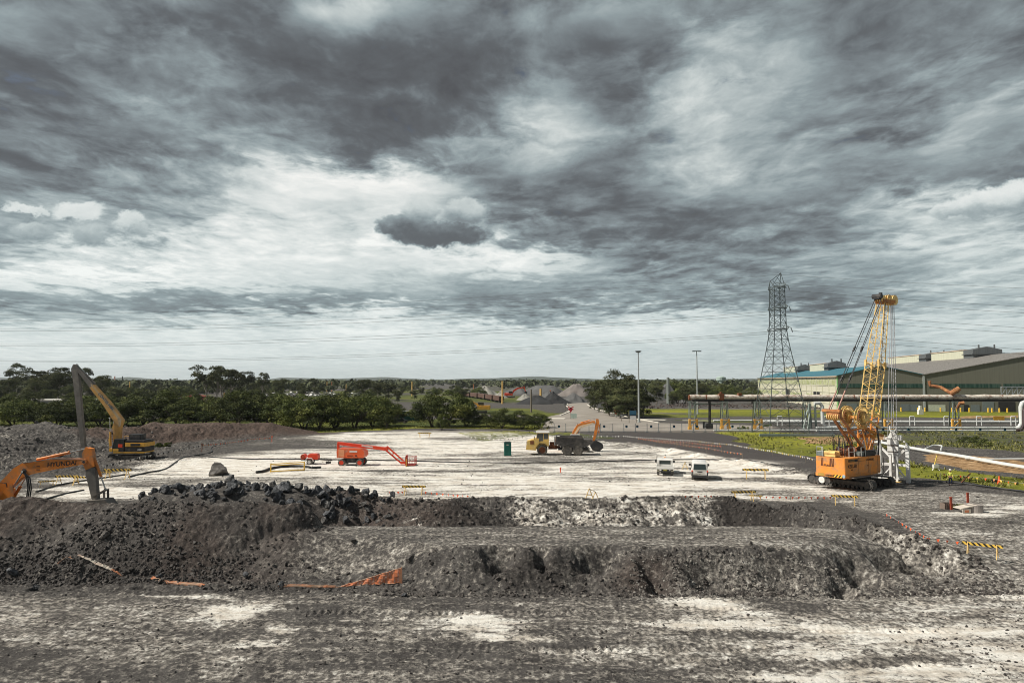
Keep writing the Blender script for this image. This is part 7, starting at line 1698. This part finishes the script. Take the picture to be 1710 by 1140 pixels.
# ------------------------------------------------------------------ pennant lines
ORF = mat('pennant_orange', (.88, .13, .03), .6, var=.05); ORL = mat('pennant_pale_orange', (.85, .38, .14), .6, var=.05); WHF = mat('pennant_white', (.82, .80, .74), .6, var=.05); YLF = mat('pennant_yellow', (.85, .62, .14), .6, var=.05)
def flag_me(s):
    me = bpy.data.meshes.new('pennant'); me.from_pydata([(-s*.5, 0, 0), (s*.5, 0, 0), (0, .02, -s*1.05), (-s*.5, .01, 0), (s*.5, .01, 0), (0, .03, -s*1.05)], [], [(0, 1, 2), (5, 4, 3), (0, 2, 5, 3), (1, 4, 5, 2), (0, 3, 4, 1)]); return me
FM = {}
def pennants(pts, n, s, mats, label, z=.85, posts=True, rope_r=.012, pm=None):
    P = []
    for px, py in pts:
        g_ = G(px, py, z); zz_ = gz(g_.x, g_.y) if g_.y < 170 else 0; P.append(Vector((g_.x, g_.y, zz_+z)))
    root = empty('pennant_line', (P[0].x, P[0].y, P[0].z-z), 0, label, 'pennant line', 'strings of small flags around the platform'); o0 = Vector(root.location)
    L = [0]
    for a, b in zip(P[:-1], P[1:]): L.append(L[-1]+(b-a).length)
    def at(d):
        for i in range(len(P)-1):
            if d <= L[i+1]+1e-6:
                f = (d-L[i])/(L[i+1]-L[i]); q_ = P[i].lerp(P[i+1], f); q_.z -= .35*z*f*(1-f)*min(1, (L[i+1]-L[i])/8); return q_
        return P[-1]
    q = MB(); q.tube([at(L[-1]*k/40)-o0 for k in range(41)], rope_r, 4); q.build('cord', ROPEL, root)
    if posts:
        for v_ in P: q = MB(); q.cyl(v_-o0-Vector((0, 0, z+.05)), v_-o0+Vector((0, 0, .08)), .03, n=5); q.build('post', pm or WPM, root)
    rg = random.Random(len(pts)*n)
    n = min(n, 98)
    for i in range(n):
        m_ = mats[i % len(mats)]; key = (round(s, 2), m_.name)
        if key not in FM: FM[key] = flag_me(s); FM[key].materials.append(m_)
        f = bpy.data.objects.new('pennant', FM[key]); COL.objects.link(f); f.parent = root; d = L[-1]*(i+.5)/n; a, b = at(max(0, d-.3)), at(min(L[-1], d+.3)); f.location = at(d)-o0; f.rotation_euler = (rg.uniform(-.3, .3), 0, math.atan2(b.y-a.y, b.x-a.x)+rg.uniform(-.5, .5))
pennants([(648,821),(675,820)], 4, .26, [ORF], 'short red pennant string left of the barricade by the rock heap', z=.35)
pennants([(706,820),(745,824),(785,831)], 9, .26, [ORF], 'red pennant string running right from the barricade by the rock heap', z=.35)
pennants([(1140,832),(1180,830),(1224,828)], 8, .26, [ORF], 'red pennant string leading left from the paired barricades', z=.35)
pennants([(1264,828),(1320,829),(1392,829)], 12, .25, [ORF], 'red pennant string between the paired barricades and the one before the crane', z=.35)
pennants([(1478,856),(1550,884),(1622,888)], 15, .24, [ORF], 'red pennant string along the right end of the trench', z=.35)
pennants([(1570,790),(1610,794),(1660,799),(1712,807),(1760,813)], 14, .30, [ORL, YLF, ORF], 'orange and yellow pennants before the green strip behind the worker')
pennants([(1064,731),(1105,735),(1150,738),(1205,744)], 30, .27, [ORL, ORF], 'upper orange pennant string behind the white ute')
pennants([(1085,734),(1130,740),(1180,747),(1240,757)], 30, .27, [ORL, ORF, ORL], 'lower orange pennant string behind the white van')
pennants([(1160,735),(1220,741),(1290,752),(1345,762),(1372,769)], 66, .28, [WHF, WHF, YLF], 'white pennant string ending behind the crane')
pennants([(1040,727),(985,727),(940,730)], 24, .34, [WHF], 'white pennant string behind the dump truck')
pennants([(1040,727),(1100,731),(1160,735)], 36, .27, [WHF], 'white pennant string from the security fence towards the crane')
pennants([(778,728),(840,733),(880,728)], 30, .30, [WHF, GREYST], 'faint white pennants behind the portable toilet')
pennants([(170,777),(235,762),(290,751),(338,742)], 56, .36, [WHF, WHF, BLK], 'white and black bunting in front of the long reach excavator')
pennants([(338,742),(380,738),(420,732),(452,730)], 34, .30, [ORL, ORF], 'orange bunting running back towards the red brown mound')
def tape_post(px, py, label, m, h=1.4): p = G(px, py); q = MB(); q.cyl((0, 0, -.1), (0, 0, h), .06, n=6); q.box(-.09, .09, -.09, .09, h-.3, h); o = q.build('marker_post', m); o.location = (p.x, p.y, gz(p.x, p.y)); tag(o, label, 'post')
tape_post(337, 754, 'thin brown post joining the white and orange bunting', RUST); tape_post(936, 789, 'small red marker peg alone on the sand below the dump truck', ORF, .7); tape_post(1098, 789, 'short black and white post right beside the ute', DARK, 1.0); tape_post(454, 738, 'orange tape bundle on a post at the end of the orange bunting', ORF, 1.2)
tape_post(845, 1136, 'thin peg with a yellow top at the bottom edge', WPM, .0)

# ------------------------------------------------------------------ hoses on the sand
def hose(pts, r, label, m=None):
    P = []
    for px, py in pts: g_ = G(px, py); P.append(Vector((g_.x, g_.y, gz(g_.x, g_.y)+r*.8)))
    n = 12; Q = []
    for i in range(len(P)-1):
        p0, p1, p2, p3 = P[max(i-1, 0)], P[i], P[i+1], P[min(i+2, len(P)-1)]
        for k in range(n):
            f = k/n; v_ = .5*((2*p1)+(p2-p0)*f+(2*p0-5*p1+4*p2-p3)*f*f+(3*p1-p0-3*p2+p3)*f**3); v_.z = gz(v_.x, v_.y)+r*.9; Q.append(v_)
    Q.append(P[-1]); mb = MB(); mb.tube(Q, r, 7); tag(mb.build('hose', m or HOSE, None, True), label, 'hose')
hose([(330,762),(345,763),(375,765),(420,767),(500,767),(560,768),(640,769),(720,771),(800,773),(880,773),(960,772),(1040,770),(1100,768),(1150,768),(1210,771),(1260,775),(1310,780)], .085, 'long black hose lying right across the white platform behind the boom lift')
hose([(215,797),(245,790),(275,784),(292,773),(305,765),(325,761),(345,758),(354,754),(352,750),(357,746),(375,742)], .10, 'black hose curving up the left of the platform behind the near excavator')
hose([(428,790),(440,788),(455,783),(480,780),(503,780),(518,782)], .17, 'thick black hose bundle resting inside the yellow frame'); hose([(520,782.5),(536,782)], .17, 'short thick black pipe piece right of the yellow frame')
hose([(60,822),(100,810),(150,802),(210,793)], .09, 'thin black cable on the sand behind the near excavator bucket'); hose([(70,836),(105,826),(140,819)], .09, 'lower thin black cable near the near excavator bucket')
def yframe():
    a = G(452, 788); b = G(508, 785); root = empty('barrier_frame', (a.x, a.y, gz(a.x, a.y)), math.atan2(b.y-a.y, b.x-a.x), 'long yellow barrier frame lying around a black hose', 'barrier'); L = (b-a).length; q = MB()
    for x_ in (0, L): q.bar((x_, 0, 0), (x_, 0, 1.15), .14)
    q.build('post', YEL, root); q = MB(); q.bar((0, 0, 1.05), (L, 0, 1.1), .2, .1); q.bar((0, 0, .85), (L, 0, .9), .1, .1); q.build('top_rail', YEL, root); q = MB(); q.bar((0, -.1, .12), (L, -.1, .1), .3, .1); q.build('bottom_rail', YEL, root)
yframe()

# ------------------------------------------------------------------ worker with helmet
def person():
    px, by = 1587.5, 810; p = G(px, by); root = empty('person', (p.x, p.y, gz(p.x, p.y)), R(160), 'person in a white helmet, yellow hi-vis shirt and navy trousers standing beside the green strip', 'person')
    def skin(name, pts, edges, rads, m, sub=1):
        me = bpy.data.meshes.new(name); me.from_pydata(pts, edges, []); o = bpy.data.objects.new(name, me); COL.objects.link(o); s = o.modifiers.new('s', 'SKIN'); o.modifiers.new('sub', 'SUBSURF').levels = sub
        for v_, r in zip(me.skin_vertices[0].data, rads): v_.radius = (r, r*.85)
        me.skin_vertices[0].data[0].use_root = True
        bpy.context.view_layer.update(); ev = o.evaluated_get(bpy.context.evaluated_depsgraph_get()); nm = bpy.data.meshes.new_from_object(ev); bpy.data.objects.remove(o); nm.materials.clear(); nm.materials.append(m)
        for f in nm.polygons: f.use_smooth = True
        q = bpy.data.objects.new(name, nm); COL.objects.link(q); q.parent = root; return q
    SK = mat('skin', (.45, .25, .17), .6, var=.05)
    P = [(0,0,.95),(0,0,1.15),(0,-.01,1.38),(0,0,1.50),(0,.02,1.62),(0,.03,1.74),(-.10,0,.90),(-.12,.04,.50),(-.13,-.02,.08),(-.13,.12,.04),(.10,0,.90),(.13,.02,.50),(.14,-.02,.08),(.15,.12,.04),(-.19,0,1.42),(-.27,.02,1.14),(-.17,.22,1.02),(-.10,.28,1.00),(.19,0,1.42),(.28,.03,1.14),(.20,.24,1.04),(.13,.30,1.03)]
    E = [(0,1),(1,2),(2,3),(3,4),(4,5),(0,6),(6,7),(7,8),(8,9),(0,10),(10,11),(11,12),(12,13),(2,14),(14,15),(15,16),(16,17),(2,18),(18,19),(19,20),(20,21)]
    Rr = [.13,.14,.15,.06,.09,.09,.09,.062,.045,.04,.09,.062,.045,.04,.065,.045,.034,.036,.065,.045,.034,.036]
    skin('body', P, E, Rr, SK)
    for s in (-1, 1):
        for k in range(5): q = MB(); base = Vector((-.10 if s < 0 else .13, .29, 1.0)); a = (k-2)*.016; th = k == 4; q.tube([base+Vector((a, 0, 0)), base+Vector((a*(1.3 if not th else 1)-s*.03*th, .045, -.012)), base+Vector((a*1.4-s*.04*th, .065+.01*(k == 1), -.04))], .010, 6); q.build('finger', SK, root, True)
    skin('trousers', [(0,0,.98),(0,0,.88),(-.10,0,.84),(-.12,.04,.50),(-.13,-.01,.12),(.10,0,.84),(.13,.03,.50),(.14,-.01,.12)], [(0,1),(1,2),(2,3),(3,4),(1,5),(5,6),(6,7)], [.16,.155,.11,.085,.08,.11,.085,.08], mat('navy_trousers', (.012, .02, .055), .85))
    skin('shirt', [(0,0,.98),(0,0,1.2),(0,-.01,1.40),(0,0,1.50),(-.19,0,1.43),(-.275,.02,1.15),(-.20,.18,1.04),(.19,0,1.43),(.285,.03,1.15),(.22,.20,1.06)], [(0,1),(1,2),(2,3),(2,4),(4,5),(5,6),(2,7),(7,8),(8,9)], [.165,.165,.175,.07,.085,.065,.055,.085,.065,.055], mat('hi_vis_yellow', (.72, .78, .12), .7, var=.08))
    q = MB(); vs = []
    hel = MB(); hel.tube([(0,.03,1.76),(0,.03,1.80),(0,.03,1.85),(0,.03,1.88)], [.135,.13,.10,.03], 14); hel.cyl((0, .045, 1.75), (0, .045, 1.765), .155, n=16); hel.build('helmet', WHITE, root, True)
    for k, s in enumerate((-1, 1)): q = MB(); q.box(-.13+.0 if s < 0 else .09, -.09 if s < 0 else .17, -.06, .20, -.01, .09, ch=.02); q.build('boot', BLK, root)
    f = MB(); f.prism([(-.012, 1.62), (.012, 1.62), (0, 1.67)], .105, .135); f.build('nose', SK, root); f = MB(); f.box(-.025, .025, .108, .114, 1.585, 1.592); f.build('mouth', mat('lips', (.3, .1, .08), .6), root)
    for s in (-1, 1): f = MB(); f.cyl((s*.032, .10, 1.675), (s*.032, .115, 1.675), .011, n=8); f.build('eye', BLK, root); f = MB(); f.cyl((s*.088, .02, 1.66), (s*.105, .02, 1.66), .028, n=8); f.build('ear', SK, root)
person()
def at_ground(px, py): p = G(px, py); return Vector((p.x, p.y, gz(p.x, p.y)))
p = at_ground(1603, 808); q = MB(); q.bar((0, 0, 0), (1.35, .1, 1.25), .1); o = q.build('leaning_bar', RUST); o.location = p; tag(o, 'rusty bar leaning up from the ground right of the worker', 'bar')
p = at_ground(1562, 785); root = empty('tripod_sign', p, 0, 'white box with a leaning yellow stick left of the worker', 'marker'); q = MB(); q.box(-.3, .45, -.2, .2, .3, .8, ch=.04); q.build('box', WHITE, root); q = MB(); q.bar((-.1, 0, .7), (.3, 0, 2.0), .1); q.build('stick', YLF, root); q = MB(); q.bar((-.25, 0, .4), (-.6, -.3, 0), .06); q.bar((.3, 0, .4), (.4, -.3, 0), .06); q.bar((0, .1, .4), (0, .5, 0), .06); q.build('legs', WHITE, root)
p = at_ground(1669, 808); root = empty('traffic_cone', p, 0, 'orange and white cone near the black box right of the worker', 'cone'); q = MB(); q.cyl((0, 0, .05), (0, 0, .95), .22, .05, 12); q.box(-.28, .28, -.28, .28, 0, .05); q.build('cone', ORF, root); q = MB(); q.cyl((0, 0, .45), (0, 0, .7), .145, .085, 12); q.build('white_band', WHF, root)
p = at_ground(1661, 806); q = MB(); q.box(-.35, .35, -.25, .25, 0, .35, ch=.06); o = q.build('black_box', BLK); o.location = p; tag(o, 'small black box on the ground left of the cone', 'box')
hose([(1580,806),(1620,810),(1680,818),(1760,828)], .12, 'black pipe along the edge of the green strip at the right')
# ------------------------------------------------------------------ drain pit with two red posts
def pits():
    p = at_ground(1617, 855); root = empty('concrete_ring', p, .1, 'half buried concrete ring with a timber flap near the right edge', 'pit ring'); CN = mat('old_concrete', (.30, .27, .25), .9, var=.25)
    q = MB(); q.ring((.7, .2, .3), (0, 0, 1), .55, .75, .75, 22); q.build('ring', CN, root); q = MB(); q.prism([(-1.0, .35), (.6, .62), (.6, .70), (-1.0, .43)], -.4, .6); q.box(-.9, -.1, -.45, -.40, 0, .36); bm_fix(q.build('cover', mat('bleached_board', (.62, .56, .48), .8), root)); q = MB(); q.box(-.7, -.3, -.47, -.45, .08, .28); q.build('timber_frame', OP, root)
    p = at_ground(1582, 849); root = empty('timber_box', p, .1, 'small weathered timber box left of the concrete ring', 'box'); q = MB()
    for (a, b, c, d) in ((-.5, .5, -.35, -.29), (-.5, .5, .29, .35), (-.5, -.44, -.35, .35), (.44, .5, -.35, .35)): q.box(a, b, c, d, 0, .55)
    q.build('side_board', mat('grey_timber', (.22, .17, .14), .9), root); q = MB()
    for k in range(4): q.box(-.38+k*.24, -.34+k*.24, -.37, -.35, .03, .52)
    q.build('batten', WPM, root)
    for px, py, l in ((1588.5, 851, 'rusty red square post beside the timber box'), (1616.5, 843, 'rusty red square post behind the concrete ring')):
        p = at_ground(px, py); q = MB(); q.box(-.09, .09, -.06, .06, -.1, 1.15); q.box(-.11, .11, -.08, .08, 1.15, 1.2); o = q.build('red_post', mat('red_oxide', (.38, .07, .035), .75, var=.3)); o.location = p; tag(o, l, 'post')
    p = at_ground(1601, 850); rg = np.random.default_rng(3); V, F = leaves([(0, 0, .2), (.3, .1, .25), (-.25, 0, .2)], [(.4, .3, .3)]*3, [60]*3, .07, rg); o = raw_mesh('weed_clump', V, F, MATS['weed_blades']); o.location = p; tag(o, 'dry weed clump between the timber box and concrete ring', 'weeds')
pits()
# ------------------------------------------------------------------ collapsed orange mesh in the foreground
MESHO = bpy.data.materials.new('orange_mesh'); MESHO.use_nodes = True
t = NT(MESHO.node_tree); b_ = t.n['Principled BSDF']; x_, y_, z_ = t.sep(t.node('ShaderNodeTexCoord').outputs['Object'])
fx_ = t.m('ABSOLUTE', t.m('SUBTRACT', t.m('FRACT', t.m('MULTIPLY', x_, 11)), .5)); fz_ = t.m('ABSOLUTE', t.m('SUBTRACT', t.m('FRACT', t.m('MULTIPLY', t.m('ADD', z_, y_), 16)), .5))
t.put(b_.inputs['Alpha'], t.m('GREATER_THAN', t.m('MAXIMUM', fx_, fz_), .30)); b_.inputs['Base Color'].default_value = (.80, .22, .07, 1); b_.inputs['Roughness'].default_value = .6
def fgp(px, py): p = G(px, py, -2); return Vector((p.x, p.y, gz(p.x, p.y)))
def ribbon(pts, label, m, w=.18, h=.05):
    mb = MB(); P = [fgp(*q_)+Vector((0, 0, .06)) for q_ in pts]; rg = random.Random(int(pts[0][0])); Q = []
    for a, b in zip(P[:-1], P[1:]):
        for k in range(6): v_ = a.lerp(b, k/6); v_.z = gz(v_.x, v_.y)+.08+.05*rg.random(); v_.y += rg.uniform(-.04, .04); Q.append(v_)
    Q.append(P[-1])
    for off, ww in ((0, w), (.14, w*.6), (-.10, w*.4)):
        for a, b in zip(Q[:-1], Q[1:]): mb.bar(a+Vector((0, off+rg.uniform(-.02, .02), off*.15)), b+Vector((0, off+rg.uniform(-.02, .02), off*.15)), ww*.35, h)
    o = mb.build('safety_mesh_strip', m); tag(o, label, 'safety mesh')
OM = mat('orange_plastic', (.66, .22, .09), .6, var=.3, vscale=4, dirt=(.45, .33, .24), dirt_amt=.35); PT = mat('pale_orange_tape', (.62, .38, .28), .6, var=.3, vscale=4, dirt=(.75, .7, .6), dirt_amt=.35)
ribbon([(253,971),(272,974),(300,976),(340,979)], 'crumpled orange mesh strip lying flat left of centre under the dark heap', OM, .42, .08)
ribbon([(130,963),(160,966),(186,968)], 'pale orange tape strip lying at the foot of the left heap', PT, .22, .05); ribbon([(96,966),(112,963),(124,965)], 'small orange scrap of tape at the far left foot of the heap', OM, .12); ribbon([(186,968),(205,970)], 'tiny orange tape end right of the pale strip', OM, .1)
ribbon([(466,980),(500,980),(530,981),(560,981)], 'thin orange strip leading to the orange mesh triangle', OM, .2, .06)
def tri():
    a = fgp(570, 979); b = fgp(671, 979); root = empty('safety_mesh', b, 0, 'sagging orange mesh triangle held up by a stake in front of the bank', 'safety mesh'); c = a-b
    hh = 1.0; n = 16; V = []; F = []
    for i in range(n+1):
        f = i/n; base = Vector(c)*f
        for j in range(5):
            g_ = j/4; V.append((base.x, base.y+.06*math.sin(i*1.7+j)+.05*g_, base.z+.03+hh*(1-f)**1.05*g_+.02*math.sin(i*2+j)))
    for i in range(n):
        for j in range(4): F.append((i*5+j, (i+1)*5+j, (i+1)*5+j+1, i*5+j+1))
    me = bpy.data.meshes.new('net'); me.from_pydata(V, [], F); me.materials.append(MESHO); o = bpy.data.objects.new('net', me); COL.objects.link(o); o.parent = root
    q = MB(); q.bar((0, 0, -.2), (-.03, 0, hh+.08), .07); q.build('stake', OM, root); q = MB(); q.tube([V[i*5+4] for i in range(n+1)], .03, 5); q.tube([V[i*5] for i in range(n+1)], .035, 5); q.bar((-.12, 0, 0), (-.10, 0, hh), .12, .05); q.build('hem', OM, root)
    q = MB(); q.bar(Vector(c)*.95, Vector(c)*1.25+Vector((0, -.1, -.02)), .1, .05); q.build('loose_end', OM, root)
tri()

# ------------------------------------------------------------------ air
hzm = bpy.data.materials.new('haze'); hzm.use_nodes = True; t = NT(hzm.node_tree); t.n.clear(); pv = t.node('ShaderNodeVolumePrincipled'); pv.inputs['Color'].default_value = (.90, .96, 1.0, 1); pv.inputs['Density'].default_value = 0.000055; pv.inputs['Anisotropy'].default_value = .0
t.l.new(pv.outputs[0], t.node('ShaderNodeOutputMaterial').inputs['Volume'])
mb = MB(); mb.box(-12000, 12000, -120, 8600, -60, 130); hzo = mb.build('haze', hzm); tag(hzo, 'thin pale air between the site and the hills', 'haze', kind='stuff')
